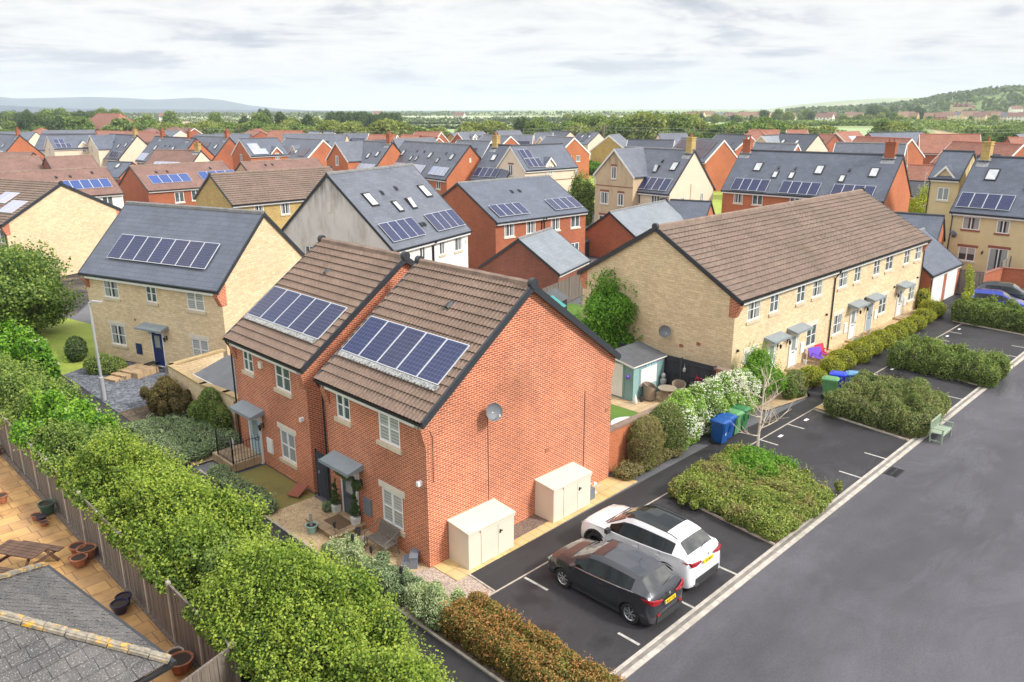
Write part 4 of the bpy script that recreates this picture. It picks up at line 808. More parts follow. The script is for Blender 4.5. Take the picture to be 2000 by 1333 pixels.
('brown hipped roof in the back row right of the orange buildings',101.2,298.4,-86,12.4,10,7.4,'brick_red','tile_pink',None,'hip',4.5),
('brown hipped roof beside the glazed slate one in the back row',106.2,290,-60,12,9,7.6,'brick_red','tile_pink',None,'hip',4.5),
('brown roof with a white-edged gable in the back row',114.3,289.9,-99,13.8,7,7.4,'brick_red','tile_pink',B,'',4.8),
('slate roof with a white-edged gable in the back row',101.9,276.6,-91,13.3,7,6.8,'render_cream','slate',B,'',4.6),
('long slate roof behind the chimneys of the left rows',89.4,220.9,-67,11.3,7,6.8,'brick_red','slate',None,'',4.6),
('slate roof right of the long slate roof behind the left chimneys',88.9,205.4,-45,10.4,7,7.2,'brick_red','slate',None,'',4.6),
('red hipped roof with a small white gable behind the left rows',117.6,245.5,-89,11.1,8,7.6,'brick_orange','tile_red',None,'hip',4.6),
]
FG='houses of the estate behind the nearest ones'
FH=[]
for (lb,x,y,ang,L,D,hr,wm,rm,bg,ft,he) in FAR:
    fs=[f for f in ft.split(';') if f]; hip='hip' in fs; ws=[]
    for f in fs:
        if f[0]=='w': a,b=map(float,f[1:].split(':')); ws.append(('f',a,b,1.1,1.2,'2','glass','sill_pale'))
        if f[0]=='G': a,b=map(float,f[1:].split(':')); ws.append(('r',a,b,.9,1.15,'2','glass','sill_pale'))
    if not ws and he>=4.5 and not hip: ws=[('f',t,4.1,1.1,1.15,'2','glass','sill_pale') for t in np.arange(1.6,L-1,2.9)]
    hs=House(lb,(x,y),ang,L,D,he,hr,wm,rm,'carport' if 'carport' in lb else ('garage' if 'garage' in lb else ('hall' if 'hall roof' in lb else 'house')),FG,'far_house' if 'garage' not in lb and 'carport' not in lb else 'garage',oh=.25,ov=.06,barge=bg,hipl=hip,hipr=hip,wins=ws,verge='verge_dark' if not bg else 'barge_white')
    for f in fs:
        v=f[1:].split(':')
        if f[0]=='p': hs.pv(float(v[0]),float(v[1]),int(v[2]),float(v[3]),float(v[4]),v[6],int(v[5]),frame='alu' if v[6] in('pv_blue','pv_pale') else 'verge_dark',lift=.07)
        elif f[0]=='r' : hs.rooflight(float(v[0]),float(v[1]),.7,1.05)
        elif f[0]=='v': hs.vent(float(v[0]),float(v[1]))
        elif f[0]=='c': hs.chimney(float(v[0]),'stone_yellow' if 'cream' in wm else 'brick_red',.8,.6,1.0)
        elif f[0]=='d': hs.wing(float(v[0])+.6,.7,float(v[1])+.9,float(v[1])+1.6,-1.0,'render_white','barge_white',[(0,float(v[1])+.35,.75,.8,'2','glass',None)],over=.12)
    FH.append(hs)
# cross-gabled houses of the left and centre rows
def cross(lb,O,ang,L,D,he,hr,wall,wu,hw,ze,zr,proj,wwin,feats=(),barge=B,roof='slate_blue',pvw=None):
    hs=House(lb,O,ang,L,D,he,hr,wall,roof,'house',FG,'far_house',oh=.25,ov=.06,wins=[('f',t,he-.9,1.0,1.1,'2','glass','sill_pale') for t in np.arange(wu+hw+1.0,L-.8,3)])
    hs.wing(wu,hw,ze,zr,proj,wall,barge,wwin,over=.2,pvs=pvw)
    for f in feats:
        if f[0]=='r': hs.rooflight(f[1],f[2],.6,.95)
        elif f[0]=='p': hs.pv(*f[1:])
        elif f[0]=='c': hs.chimney(f[1],f[2],.8,.6,1.0)
        elif f[0]=='d': hs.wing(f[1],.75,f[2],f[2]+1.0,f[3],wall,barge,[(0,f[2]-.5,.6,1.0,'2','glass',None)],over=.2,base=f[2]-1.5)
        elif f[0]=='v': hs.vent(f[1],f[2])
    FH.append(hs); return hs
def gabled(lb,O,L,D,he,hr,wall,dorm,pvm):
    hs=House(lb,O,-4,L,D,he,hr,wall,'slate_blue','house',FG,'far_house',oh=.25,ov=.06,barge=B,wins=[('l',D/2,he-.5,.8,1.3,'2','glass','sill_pale')]+[('f',t,he-3.2,.9,1.2,'2','glass','sill_pale') for t in (1.5,L-1.5)])
    hs.pv(.6,.25,3,.85,1.45,pvm); hs.pv(.6,1.75,2,.85,1.45,pvm); hs.wing(dorm,.8,he+.35,he+1.35,.06,wall,'barge_white',[(0,he-.25,.6,1.1,'2','glass',None)],over=.2,base=he-1.8); FH.append(hs)
gabled('red brick gabled house with pale panels and a small dormer in the centre-left rows',(49.65,105.95),6.7,8.0,6.6,9.2,'brick_orange',4.6,'pv_pale')
gabled('cream gabled house with five panels and a small dormer in the left rows',(33.85,152.4),8.0,8.2,6.8,9.2,'render_cream',5.2,'pv_cells')
cross('red brick cross-gabled house with white bargeboards and one gable window, centre rows',(53.4,88.3),-90,10.2,8.2,5.0,9.3,'brick_orange',2.9,2.8,6.6,9.25,1.0,[(0,6.6,.7,1.35,'2','glass_curtain',None)],[('v',4.0,3.6),('r',8.3,3.1),('r',6.4,2.7),('p',5.9,.3,4,.99,1.3,'pv_pale'),('c',9.4,'brick_red')],roof='slate')
cross('cream cross-gabled house with brown-stained front gable and pale end gable, left rows',(40.5,153.4),-88,13.0,8.2,5.0,9.3,'render_cream',3.2,3.0,6.7,9.25,1.0,[(0,6.7,.7,1.35,'2','glass',None),(-.9,4.0,1.1,1.3,'2','glass',None)],[('v',5.0,3.8),('r',11.2,3.0),('r',8.3,2.6),('p',8.0,.3,4,1.05,1.5,'pv_dark'),('c',12.2,'stone_yellow')])
# ---------------- ground and roads ----------------
def sheet(name,pts,z,m,th=None,label=None,kind='structure'):
    b=MB()
    if th: b.prism(pts,'z',z-th,z)
    else:
        ar=sum(pts[i][0]*pts[(i+1)%len(pts)][1]-pts[(i+1)%len(pts)][0]*pts[i][1] for i in range(len(pts)))
        if ar<0: pts=pts[::-1]
        b.poly([(x,y,z) for x,y in pts])
    return tag(b.build(name,MT[m]),kind=kind)
def rect(x0,y0,x1,y1): return [(x0,y0),(x1,y0),(x1,y1),(x0,y1)]
sheet('ground',rect(-6500,-2500,7500,7500),-.12,'ground_country')
sheet('estate_ground',[(-12,-2),(62,-2),(75,-10),(240,-10),(260,120),(200,260),(150,520),(-40,420),(-30,60)],-.06,'asphalt_far')
# lawns between the streets
for q in ([(74,34),(120,54),(118,66),(74,46)],[(76,52),(84,54),(142,104),(128,116),(74,62)],[(78,6),(101,12.5),(102,21),(78,20)],[(-4,24),(4.2,33),(2.2,42.5),(-6,41)]): sheet('lawn',q,-.03,'grass_lawn')
sheet('lawn',rect(62,8,69,20),-.03,'grass_lawn')
sheet('side_road',[(-6,43),(3,43),(12,58),(6,66),(-8,60)],-.045,'asphalt_lot'); sheet('side_road',[(60,50),(66,46),(118,95),(108,100)],-.045,'asphalt_far')
# front garden and car park (south side)
sheet('road',[(-30,-7.47),(80,-7.47),(80,-60),(-30,-60)],.0,'asphalt_road')
sheet('car_park',rect(-.17,-7.05,46.5,-2.44),.0,'asphalt_lot')
sheet('car_park',rect(46.5,-7.05,66,1.0),.0,'asphalt_lot')
sheet('footpath',[(.72,-1.16),(.66,-2.38),(46.5,-2.38),(46.5,-.6),(24,-1.0),(23,-1.55),(19.5,-1.45),(14.5,-1.15)],.0,'asphalt_path')
sheet('path_edging',[(-.2,-2.44),(46.5,-2.44),(46.5,-2.38),(-.2,-2.38)],.006,'edging',.05)
sheet('path_edging',[(.68,-1.16),(.62,-2.38),(.68,-2.38),(.74,-1.16)],.03,'edging',.1); sheet('path_edging',[(.74,-1.16),(9.6,-1.02),(9.6,-.97),(.74,-1.11)],.008,'edging',.05)
# the drainage channel of the kerb line
b=MB()
rr_=random.Random(3); x=-6.
while x<66:
    l=.91; jz=rr_.uniform(-.003,.003); b.box(x,-7.46,-.05,x+l-.012,-7.30,.018+jz); x+=l
tag(b.build('kerb',MT['concrete_kerb']),kind='structure')
b=MB(); x=-6.
while x<66: b.box(x,-7.29,-.05,x+.905,-7.17,.006); x+=.91
tag(b.build('drain_channel',MT['concrete_dark']),kind='structure')
b=MB(); x=-6.
while x<66:
    b.box(x,-7.165,-.05,x+.90,-7.055,.016+rr_.uniform(-.002,.002)); x+=.91
tag(b.build('kerb',MT['concrete_kerb']),kind='structure')
# painted bay stubs, one per mark
for (x,y0,y1) in [(1.70,-6.92,-6.2),(4.15,-7.05,-6.38),(6.55,-7.05,-6.4),(1.82,-3.46,-2.5),(4.25,-3.46,-2.5),(15.95,-7.05,-6.18),(18.42,-7.05,-6.18),(16.6,-3.25,-2.44),(19.1,-3.23,-2.44),(25.7,-7.05,-6.4),(28.15,-7.05,-6.21),(26.6,-3.2,-2.44),(29.0,-3.17,-2.44),(38.6,-3.24,-2.44),(41.0,-3.22,-2.44),(35.6,-7.05,-6.2),(37.9,-7.05,-6.2),(40.3,-7.05,-6.2)]:
    sheet('bay_marking',rect(x-.045,y0,x+.045,y1),.006,'paint_line')
for (x,y) in [(17.6,-2.86),(20.2,-2.8),(15.1,-2.85),(27.8,-2.85),(30.6,-2.8),(25.4,-2.7),(37.4,-2.8),(39.8,-2.75),(42.1,-2.75)]:
    sheet('bay_number_plate',rect(x-.16,y-.07,x+.16,y+.07),.006,'paint_white')
# planting beds in the car park (soil) with edgings
for q in ([(9.62,-2.44),(8.95,-7.05),(13.45,-7.05),(14.65,-2.44)],[(21.65,-2.44),(20.95,-7.05),(25.4,-7.05),(25.5,-2.44)],[(31.7,-2.44),(30.9,-7.05),(33.5,-7.05),(34.2,-2.44)],[(43.9,-1.8),(43.2,-7.05),(45.7,-7.05),(46.2,-1.8)]):
    sheet('planting_bed',q,.03,'soil',.06); 
    for a,c in ((q[0],q[1]),(q[2],q[3])): tag(MB().bar((a[0],a[1],.02),(c[0],c[1],.02),.06,.10).build('bed_edging',MT['edging']),kind='structure')
sheet('paving',rect(21.85,-3.1,23.3,-2.44),.05,'slab_yellow')
# around the nearest house
sheet('paving',[(.22,-.02),(.22,-1.18),(9.6,-1.02),(9.1,-.02)],.012,'slab_yellow',.03)
sheet('gravel_bed',[(2.95,-.02),(2.95,-.72),(4.9,-.70),(4.9,-.02)],.018,'gravel_dark')
sheet('gravel_bed',[(-1.9,-2.44),(-.17,-2.44),(.66,-2.38),(.68,-1.18),(.2,-1.18),(.2,0),(.1,5.7),(.1,6.8),(-1.9,6.8)],.0,'gravel_gold')
sheet('gravel_bed',[(-1.9,-2.44),(-.17,-2.44),(.66,-2.38),(.68,-1.18),(.2,-1.18),(.2,0),(-1.0,.3),(-1.9,0)],.004,'gravel_pink')
sheet('hedge_path',rect(-3.2,-14,-1.98,30),.0,'asphalt_path'); sheet('path_edging',rect(-1.98,-14,-1.9,12),.05,'edging',.1)
sheet('verge_soil',rect(-7,-14,-3.2,40),-.01,'soil'); sheet('soil_strip',rect(-1.9,-14,-.17,-2.44),.0,'soil')
b=MB(); b.box(-1.15,3.45,0,.15,5.2,.16); b.box(-1.19,3.41,.16,.15,5.24,.20); tag(b.build('doorstep',MT['slab_stone']),kind='structure')
sheet('rough_lawn',rect(-1.9,6.8,.2,10.6),.0,'grass_rough')
b=MB(); b.box(-1.1,10.85,0,.2,12.6,.32); tag(b.build('doorstep',MT['slab_stone']),kind='structure')
sheet('paving',rect(-1.9,12.6,1.6,15.5),.0,'slab_stone'); sheet('planting_bed',rect(-1.9,15,1.0,21),-.005,'soil')
# left stone house forecourt
sheet('slate_chippings',[(-1.9,21),(3.6,20.9),(2.6,25.2),(.9,30.2),(-1.9,29)],.0,'slate_chips')
b=MB(); b.X=Matrix.Rotation(R(-72.3),4,'Z'); b.X.translation=Vector((1.35,26.5,0)); b.box(-.65,-1.05,0,.95,.3,.30); b.box(-.65,-1.45,0,.45,-1.05,.20); b.box(-.65,-1.95,0,.35,-1.45,.10); tag(b.build('doorstep',MT['slab_stone']),kind='structure')
# terrace front strip
sheet('gravel_bed',[(20,-.9),(23.4,-1.5),(24,-1.0),(46.4,-.6),(46.4,1.3),(20,1.3)],.0,'slab_garden')
for x in (24.4,26.9,34.7,37.3,42.4): tag(MB().box(x-.75,-.5,0,x+.75,1.3,.12).build('doorstep',MT['slab_stone']),kind='structure')
sheet('back_lawn',rect(9.5,.6,15.5,9),.0,'grass_turf'); sheet('patio',rect(15.5,.6,19.0,9),.004,'slab_garden'); sheet('back_lawn',rect(19,6,30,20),-.01,'grass_turf')
# neighbour's sunken patio on the left
sheet('patio',rect(-30,-8,-7.15,20.2),-.02,'slab_patio'); b=MB(); b.box(-30,20.2,-.05,-7.0,34,.16); tag(b.build('raised_patio',MT['slab_patio']),kind='structure'); tag(MB().box(-30,20.05,-.03,-7.0,20.2,.165).build('patio_edge',MT['wood_grey']),kind='structure')
sheet('gravel_strip',rect(-7.15,-8,-6.98,20.2),.0,'gravel_dark')
# gully grates
t=thing('drain_grate','pair of black iron gully grates beside the kerb line','drain',(17.4,-7.75,0)); 
for i in (0,1):
    for j in (0,1):
        b=MB(); x0=-.42+i*.43; y0=-.24+j*.24; b.box(x0,y0,.0,x0+.40,y0+.02,.02); b.box(x0,y0+.2,.0,x0+.40,y0+.22,.02)
        for k in range(7): b.box(x0+k*.063,y0,.0,x0+k*.063+.02,y0+.22,.018)
        b.build('grate',MT['metal_dark'],t)
MB().box(-.45,-.27,-.01,.45,.27,.004).build('pit',MT['ink'],t)
# fields of the plain
def fieldq(q,m,z=.0,name='field'): return sheet(name,q,z-.10,m)
def P(px,py,z=0.):
    d=r2*((px-1000)/F)+u2*(-(py-666.5)/F)+fw; t=(z-CAM.z)/d.z; return (CAM.x+t*d.x,CAM.y+t*d.y)
def fq(pts,m,z): fieldq([P(*p) for p in pts],m,z)
fq([(700,262),(1160,262),(1500,236),(690,236)],'field_green',.02)
fq([(640,243),(1000,244),(1120,238),(640,237.5)],'field_pale',.05)
fq([(1380,270),(1960,282),(1760,252),(1500,248)],'field_green',.02); fq([(1830,262),(2060,276),(2080,248),(1810,247)],'field_tan',.04)
fq([(180,247),(560,246),(620,237),(200,236)],'field_tan',.03); fq([(120,262),(520,262),(560,247),(180,248)],'field_bright',.02)
fq([(0,231),(700,230),(900,226),(0,226)],'field_pale',.02); fq([(900,232),(1400,231),(1300,227),(700,227)],'field_pale',.04); fq([(250,228),(600,228),(560,225.5),(200,225.5)],'field_tan',.06)
# hills as real terrain meshes
def ridge(name,pts,base,m,depth,az_scale=1.,seed=1,nx=160,ny=14,rough=8.):
    # pts: (angle in radians from +x, distance, crest height); terrain falls away on both sides
    pts=sorted(pts); A=np.array([p[0] for p in pts]); Dd=np.array([p[1] for p in pts]); H=np.array([p[2] for p in pts]); V=[];Fc=[]
    r_=np.random.default_rng(seed); ph=r_.uniform(0,6.28,12)
    for i in range(nx):
        a=A[0]+(A[-1]-A[0])*i/(nx-1); d0=np.interp(a,A,Dd); h=np.interp(a,A,H)
        for j in range(ny):
            s_=j/(ny-1); d=d0-depth+2*depth*s_; env=math.sin(math.pi*s_)**1.15
            bump=sum(math.sin(a*(9+7*k)+ph[k]+s_*(2+k))*rough/(1+k) for k in range(6))
            z=base+env*(h-base)+bump*env*min(1,h/60)
            V.append((CAM.x+d*math.cos(a),CAM.y+d*math.sin(a),z))
    for i in range(nx-1):
        for j in range(ny-1): k=i*ny+j; Fc.append([k,k+1,k+ny+1,k+ny])
    me=bpy.data.meshes.new(name); me.from_pydata(V,[],Fc); me.materials.append(MT[m]); me.polygons.foreach_set('use_smooth',[True]*len(Fc)); me.update()
    return tag(link(bpy.data.objects.new(name,me)),kind='structure')
def az(px): return YAW-math.atan((px-1000)/F*1.0/math.cos(PITCH)*.98)
def hh(px,py,d): # height of a point seen at (px,py) at plan distance d
    v=r2*((px-1000)/F)+u2*(-(py-666.5)/F)+fw; return CAM.z+d*v.z/math.hypot(v.x,v.y)
D0=6200
ridge('hills',[(az(x),D0,hh(x,y,D0)) for x,y in ((-260,200),(-100,192),(0,189),(40,188),(95,193),(150,192),(230,190),(300,193),(350,196),(425,192),(470,196),(520,206),(570,212),(640,217))],-12,'mountain',700,seed=2,rough=5)
D1=3600
ridge('hills',[(az(x),D1,hh(x,y,D1)) for x,y in ((-200,206),(0,204),(60,205),(200,212),(330,213),(520,215),(640,216),(760,218),(950,217),(1100,219),(1300,220),(1400,218))],-8,'mountain',500,seed=5,rough=3)
D2=3900
ridge('hills',[(az(x),D2,hh(x,y,D2)) for x,y in ((1340,222),(1440,218),(1520,207),(1600,199),(1680,193),(1760,191),(1850,192),(2000,190),(2200,186))],-8,'hill_far',700,seed=8,rough=5)
D3=1750
ridge('hillside',[(az(x),D3,hh(x,y,D3)) for x,y in ((1500,222),(1600,217),(1680,212),(1740,204),(1800,190),(1850,182),(1900,179),(2000,178),(2200,174),(2350,172))],-3,'hill_green',520,seed=11,nx=120,ny=22,rough=2.5)
# ---------------- vegetation kit ----------------
def leaf_mesh(name,P_,N_,size,m,asp=.62,tilt=.9,seed=0,tint=None,szvar=.5):
    r_=np.random.default_rng(seed); n=len(P_)
    N_=N_+r_.normal(0,tilt,(n,3)); N_/=np.linalg.norm(N_,axis=1)[:,None]+1e-9
    t=np.cross(N_,r_.normal(0,1,(n,3))); t/=np.linalg.norm(t,axis=1)[:,None]+1e-9; b=np.cross(N_,t)
    s=(size*(1-szvar/2+szvar*r_.random(n)))[:,None]*.5; V=np.empty((n,4,3),np.float32)
    V[:,0]=P_-t*s; V[:,1]=P_-b*s*asp+N_*s*.18; V[:,2]=P_+t*s; V[:,3]=P_+b*s*asp+N_*s*.18
    me=bpy.data.meshes.new(name); me.vertices.add(4*n); me.vertices.foreach_set('co',V.ravel())
    me.loops.add(4*n); me.loops.foreach_set('vertex_index',np.arange(4*n,dtype=np.int32)); me.polygons.add(n)
    me.polygons.foreach_set('loop_start',np.arange(0,4*n,4,dtype=np.int32))
    me.materials.append(MT[m]); me.update(calc_edges=True)
    at=me.attributes.new('tint','FLOAT','POINT'); tv=r_.random(n)**1.0 if tint is None else np.clip(tint+r_.normal(0,.2,n),0,1)
    at.data.foreach_set('value',np.repeat(tv,4).astype(np.float32)); return me
def blob_points(blobs,dens,seed=0,zmin=.02,shell=(.84,1.06),keep=.80,lump=.12,lf=2.2):
    r_=np.random.default_rng(seed); PP=[];NN=[]; B=np.array(blobs,float); ph=r_.uniform(0,6.28,(6,))
    for i,(cx,cy,cz,rx,ry,rz) in enumerate(B):
        area=4*math.pi*((rx*ry)**1.6/3+(rx*rz)**1.6/3+(ry*rz)**1.6/3)**(1/1.6); n=int(area*dens)+4
        d=r_.normal(0,1,(n,3)); d/=np.linalg.norm(d,axis=1)[:,None]
        q=d*np.array([rx,ry,rz]); w_=q+np.array([cx,cy,cz])
        l=1+lump*(np.sin(w_[:,0]*lf+ph[0])*np.sin(w_[:,1]*lf+ph[1])+np.sin(w_[:,2]*lf*1.3+ph[2]+w_[:,0]))
        rad=r_.uniform(shell[0],shell[1],n)*l; p=q*rad[:,None]+np.array([cx,cy,cz]); nn=d/np.array([rx,ry,rz]); nn/=np.linalg.norm(nn,axis=1)[:,None]
        ok=p[:,2]>zmin
        for j,(a,b,c,e,f,g) in enumerate(B):
            if j==i: continue
            if abs(a-cx)>rx+e or abs(b-cy)>ry+f: continue
            ok&=(((p-np.array([a,b,c]))/np.array([e,f,g]))**2).sum(1)>keep**2
        PP.append(p[ok]);NN.append(nn[ok])
    return np.concatenate(PP),np.concatenate(NN)
def core_mesh(name,blobs,m,k=.80,zmin=.0,seg=10,xmin=-1e9):
    V=[];Fc=[]
    for (cx,cy,cz,rx,ry,rz) in blobs:
        b0=len(V); rings=6
        for i in range(rings+1):
            th=math.pi*i/rings
            for j in range(seg):
                a=2*math.pi*j/seg; jit=1+.1*math.sin(j*5.1+i*3.3+cx*7)
                V.append((max(xmin,cx+rx*k*jit*math.sin(th)*math.cos(a)),cy+ry*k*jit*math.sin(th)*math.sin(a),max(zmin,cz+rz*k*math.cos(th))))
        for i in range(rings):
            for j in range(seg): q=b0+i*seg+j; q2=b0+i*seg+(j+1)%seg; Fc.append([q,q+seg,q2+seg,q2])
    me=bpy.data.meshes.new(name); me.from_pydata(V,[],Fc); me.materials.append(MT[m]); me.update()
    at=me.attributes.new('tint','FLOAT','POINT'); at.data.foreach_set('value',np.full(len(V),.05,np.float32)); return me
def join_meshes(name,mes):
    V=[];L=[];LS=[];MI=[];T_=[];mats=[];vo=lo=0
    for me in mes:
        n=len(me.vertices); co=np.empty(n*3,np.float32); me.vertices.foreach_get('co',co); V.append(co)
        nl=len(me.loops); li=np.empty(nl,np.int32); me.loops.foreach_get('vertex_index',li); L.append(li+vo)
        np_=len(me.polygons); ls=np.empty(np_,np.int32); me.polygons.foreach_get('loop_start',ls); LS.append(ls+lo)
        mm=me.materials[0]
        if mm not in mats: mats.append(mm)
        MI.append(np.full(np_,mats.index(mm),np.int32)); tt=np.zeros(n,np.float32)
        if 'tint' in me.attributes: me.attributes['tint'].data.foreach_get('value',tt)
        T_.append(tt); vo+=n; lo+=nl; 
    out=bpy.data.meshes.new(name); V=np.concatenate(V);L=np.concatenate(L);LS=np.concatenate(LS)
    out.vertices.add(vo); out.vertices.foreach_set('co',V); out.loops.add(lo); out.loops.foreach_set('vertex_index',L); out.polygons.add(len(LS)); out.polygons.foreach_set('loop_start',LS)
    for m in mats: out.materials.append(m)
    out.polygons.foreach_set('material_index',np.concatenate(MI)); out.update(calc_edges=True)
    out.attributes.new('tint','FLOAT','POINT').data.foreach_set('value',np.concatenate(T_))
    for me in mes: bpy.data.meshes.remove(me)
    return out
SEED=[100]
def shoots(blobs,n,length,size,seed):
    r_=np.random.default_rng(seed); p,nn=blob_points(blobs,max(1.,n*3/ max(1e-3,sum(12*b[3]*b[4] for b in blobs))),seed,shell=(.95,1.05))
    up=nn[:,2]>-.1; p=p[up];nn=nn[up]; k=min(n,len(p)); ix=r_.choice(len(p),k,replace=False); p=p[ix]; nn=nn[ix]
    d=nn*.7+np.array([0,0,.9])+r_.normal(0,.25,(k,3)); d/=np.linalg.norm(d,axis=1)[:,None]; ln=length*r_.uniform(.4,1.2,k); m=9
    t=np.linspace(0,1,m); Q=(p[:,None,:]+d[:,None,:]*(ln[:,None]*t[None,:])[:,:,None]+r_.normal(0,size*.45,(k,m,3))).reshape(-1,3)
    return Q,np.repeat(d,m,axis=0)*.3+np.array([0,0,.5])
def bush(name,label,cat,blobs,m,leaf,dens,group=None,core='twig',sh=0,shl=.3,flowers=None,lump=.12,kind=None,k=.8,tilt=.9,corek=None,clip=None,grow=False):
    SEED[0]+=1; sd_=SEED[0]; P_,N_=blob_points(blobs,dens,sd_,lump=lump)
    if clip: c_=clip(P_); P_=P_[c_];N_=N_[c_]
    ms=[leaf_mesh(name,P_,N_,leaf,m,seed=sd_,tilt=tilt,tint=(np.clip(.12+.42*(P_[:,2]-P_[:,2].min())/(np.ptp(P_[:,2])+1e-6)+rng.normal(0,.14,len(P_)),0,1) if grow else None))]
    if sh:
        Q,n2=shoots(blobs,sh,shl,leaf,sd_+1)
        if clip: c_=clip(Q); Q=Q[c_];n2=n2[c_]
        ms.append(leaf_mesh(name,Q,n2,leaf*.85,m,seed=sd_+2,tint=np.full(len(Q),.78)))
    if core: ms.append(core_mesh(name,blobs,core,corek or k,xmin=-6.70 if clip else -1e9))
    me=join_meshes(name,ms)
    root=tag(link(bpy.data.objects.new(name,me)),label,cat,group,kind)
    if flowers:   # (material, count, size, cluster, cluster radius)
        fm,cnt,fs,cl,cr=flowers; P2,N2=blob_points(blobs,max(1,cnt/20),sd_+5,shell=(1.0,1.06)); r_=np.random.default_rng(sd_); up=N2[:,2]>(-.45 if cl<=3 else .25); P2=P2[up];N2=N2[up]
        ix=r_.choice(len(P2),min(cnt,len(P2)),replace=False); C_=P2[ix]; 
        Q=(C_[:,None,:]+r_.normal(0,cr,(len(C_),cl,3))*np.array([1,1,.35])).reshape(-1,3); NN=np.repeat(N2[ix],cl,axis=0)*.5+np.array([0,0,.8])
        link(bpy.data.objects.new('blossom',leaf_mesh('blossom',Q,NN,fs,fm,asp=.9,tilt=.35,seed=sd_+6)),root)
    return root
def row_blobs(x0,y0,x1,y1,wid,h,step,jit=.15,seed=1,over=0.):
    r_=random.Random(seed); L=math.hypot(x1-x0,y1-y0); n=max(1,int(L/step)); out=[]
    for i in range(n+1):
        t=i/max(1,n); cx=x0+(x1-x0)*t; cy=y0+(y1-y0)*t; k=1+r_.uniform(-jit,jit)
        out.append((cx+r_.uniform(-jit,jit)*.5,cy+r_.uniform(-jit,jit)*.5,h*.48*k,wid/2*k if abs(y1-y0)>abs(x1-x0) else step*.9,wid/2*k if abs(y1-y0)<=abs(x1-x0) else step*.9,h*.55*k))
    return out
def rnd_blobs(x0,y0,x1,y1,h,r,n,seed=1,hj=.25):
    r_=random.Random(seed); return [(r_.uniform(x0+r*.6,x1-r*.6),r_.uniform(y0+r*.6,y1-r*.6),h*r_.uniform(.35,.62),r*r_.uniform(.75,1.15),r*r_.uniform(.75,1.15),h*r_.uniform(.42,.55)*(1+r_.uniform(-hj,hj)*.5)) for _ in range(n)]
# ---- the tall hedge of mixed shrubs along the fence: each shrub its own thing ----
HG='shrubs of the tall hedge along the fence'
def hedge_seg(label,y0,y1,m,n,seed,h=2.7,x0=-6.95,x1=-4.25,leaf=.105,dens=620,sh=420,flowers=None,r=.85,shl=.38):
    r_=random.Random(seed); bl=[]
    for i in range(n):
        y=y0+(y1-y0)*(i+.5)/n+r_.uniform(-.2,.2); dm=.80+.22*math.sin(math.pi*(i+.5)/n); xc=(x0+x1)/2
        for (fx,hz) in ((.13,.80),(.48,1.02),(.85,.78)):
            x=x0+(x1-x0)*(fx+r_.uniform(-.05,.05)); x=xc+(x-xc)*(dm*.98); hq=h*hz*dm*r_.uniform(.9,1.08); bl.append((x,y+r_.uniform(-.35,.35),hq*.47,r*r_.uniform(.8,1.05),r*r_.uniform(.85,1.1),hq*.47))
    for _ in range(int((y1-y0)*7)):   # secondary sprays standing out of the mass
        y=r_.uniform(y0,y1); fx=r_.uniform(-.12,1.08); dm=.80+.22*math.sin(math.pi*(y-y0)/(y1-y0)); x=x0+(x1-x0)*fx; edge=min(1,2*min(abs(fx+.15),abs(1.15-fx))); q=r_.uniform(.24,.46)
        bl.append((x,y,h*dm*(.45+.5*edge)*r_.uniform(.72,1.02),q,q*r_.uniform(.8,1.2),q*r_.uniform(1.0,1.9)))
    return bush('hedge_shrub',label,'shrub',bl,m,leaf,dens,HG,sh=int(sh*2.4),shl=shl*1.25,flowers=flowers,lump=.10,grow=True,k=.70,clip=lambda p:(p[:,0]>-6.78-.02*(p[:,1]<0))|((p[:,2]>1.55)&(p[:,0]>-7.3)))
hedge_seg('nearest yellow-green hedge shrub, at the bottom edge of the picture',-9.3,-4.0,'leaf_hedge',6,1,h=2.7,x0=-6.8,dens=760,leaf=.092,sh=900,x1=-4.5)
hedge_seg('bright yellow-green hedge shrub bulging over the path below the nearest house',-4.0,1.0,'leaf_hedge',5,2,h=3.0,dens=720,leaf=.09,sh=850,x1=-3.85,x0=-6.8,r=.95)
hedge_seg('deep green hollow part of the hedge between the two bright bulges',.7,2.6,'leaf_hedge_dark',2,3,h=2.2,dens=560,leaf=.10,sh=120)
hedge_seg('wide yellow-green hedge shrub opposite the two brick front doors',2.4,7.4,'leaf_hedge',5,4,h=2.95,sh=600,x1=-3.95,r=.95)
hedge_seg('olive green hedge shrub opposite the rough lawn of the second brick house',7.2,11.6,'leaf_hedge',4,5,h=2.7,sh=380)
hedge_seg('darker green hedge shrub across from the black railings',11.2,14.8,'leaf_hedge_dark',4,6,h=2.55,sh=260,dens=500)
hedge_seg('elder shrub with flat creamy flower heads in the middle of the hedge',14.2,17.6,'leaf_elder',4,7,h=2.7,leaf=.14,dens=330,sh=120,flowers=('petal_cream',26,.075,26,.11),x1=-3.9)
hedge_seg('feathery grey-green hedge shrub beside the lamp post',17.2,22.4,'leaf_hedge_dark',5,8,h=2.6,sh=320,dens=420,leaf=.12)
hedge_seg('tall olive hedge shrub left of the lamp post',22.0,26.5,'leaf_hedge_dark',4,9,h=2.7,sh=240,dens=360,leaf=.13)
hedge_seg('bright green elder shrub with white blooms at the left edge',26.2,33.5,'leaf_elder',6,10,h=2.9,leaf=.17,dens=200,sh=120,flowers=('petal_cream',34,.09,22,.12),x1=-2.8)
hedge_seg('far elder shrub below the dark green tree at the left edge',33.2,38.5,'leaf_elder',4,11,h=2.6,leaf=.18,dens=160,sh=60,flowers=('petal_cream',14,.09,20,.12),x1=-2.4)
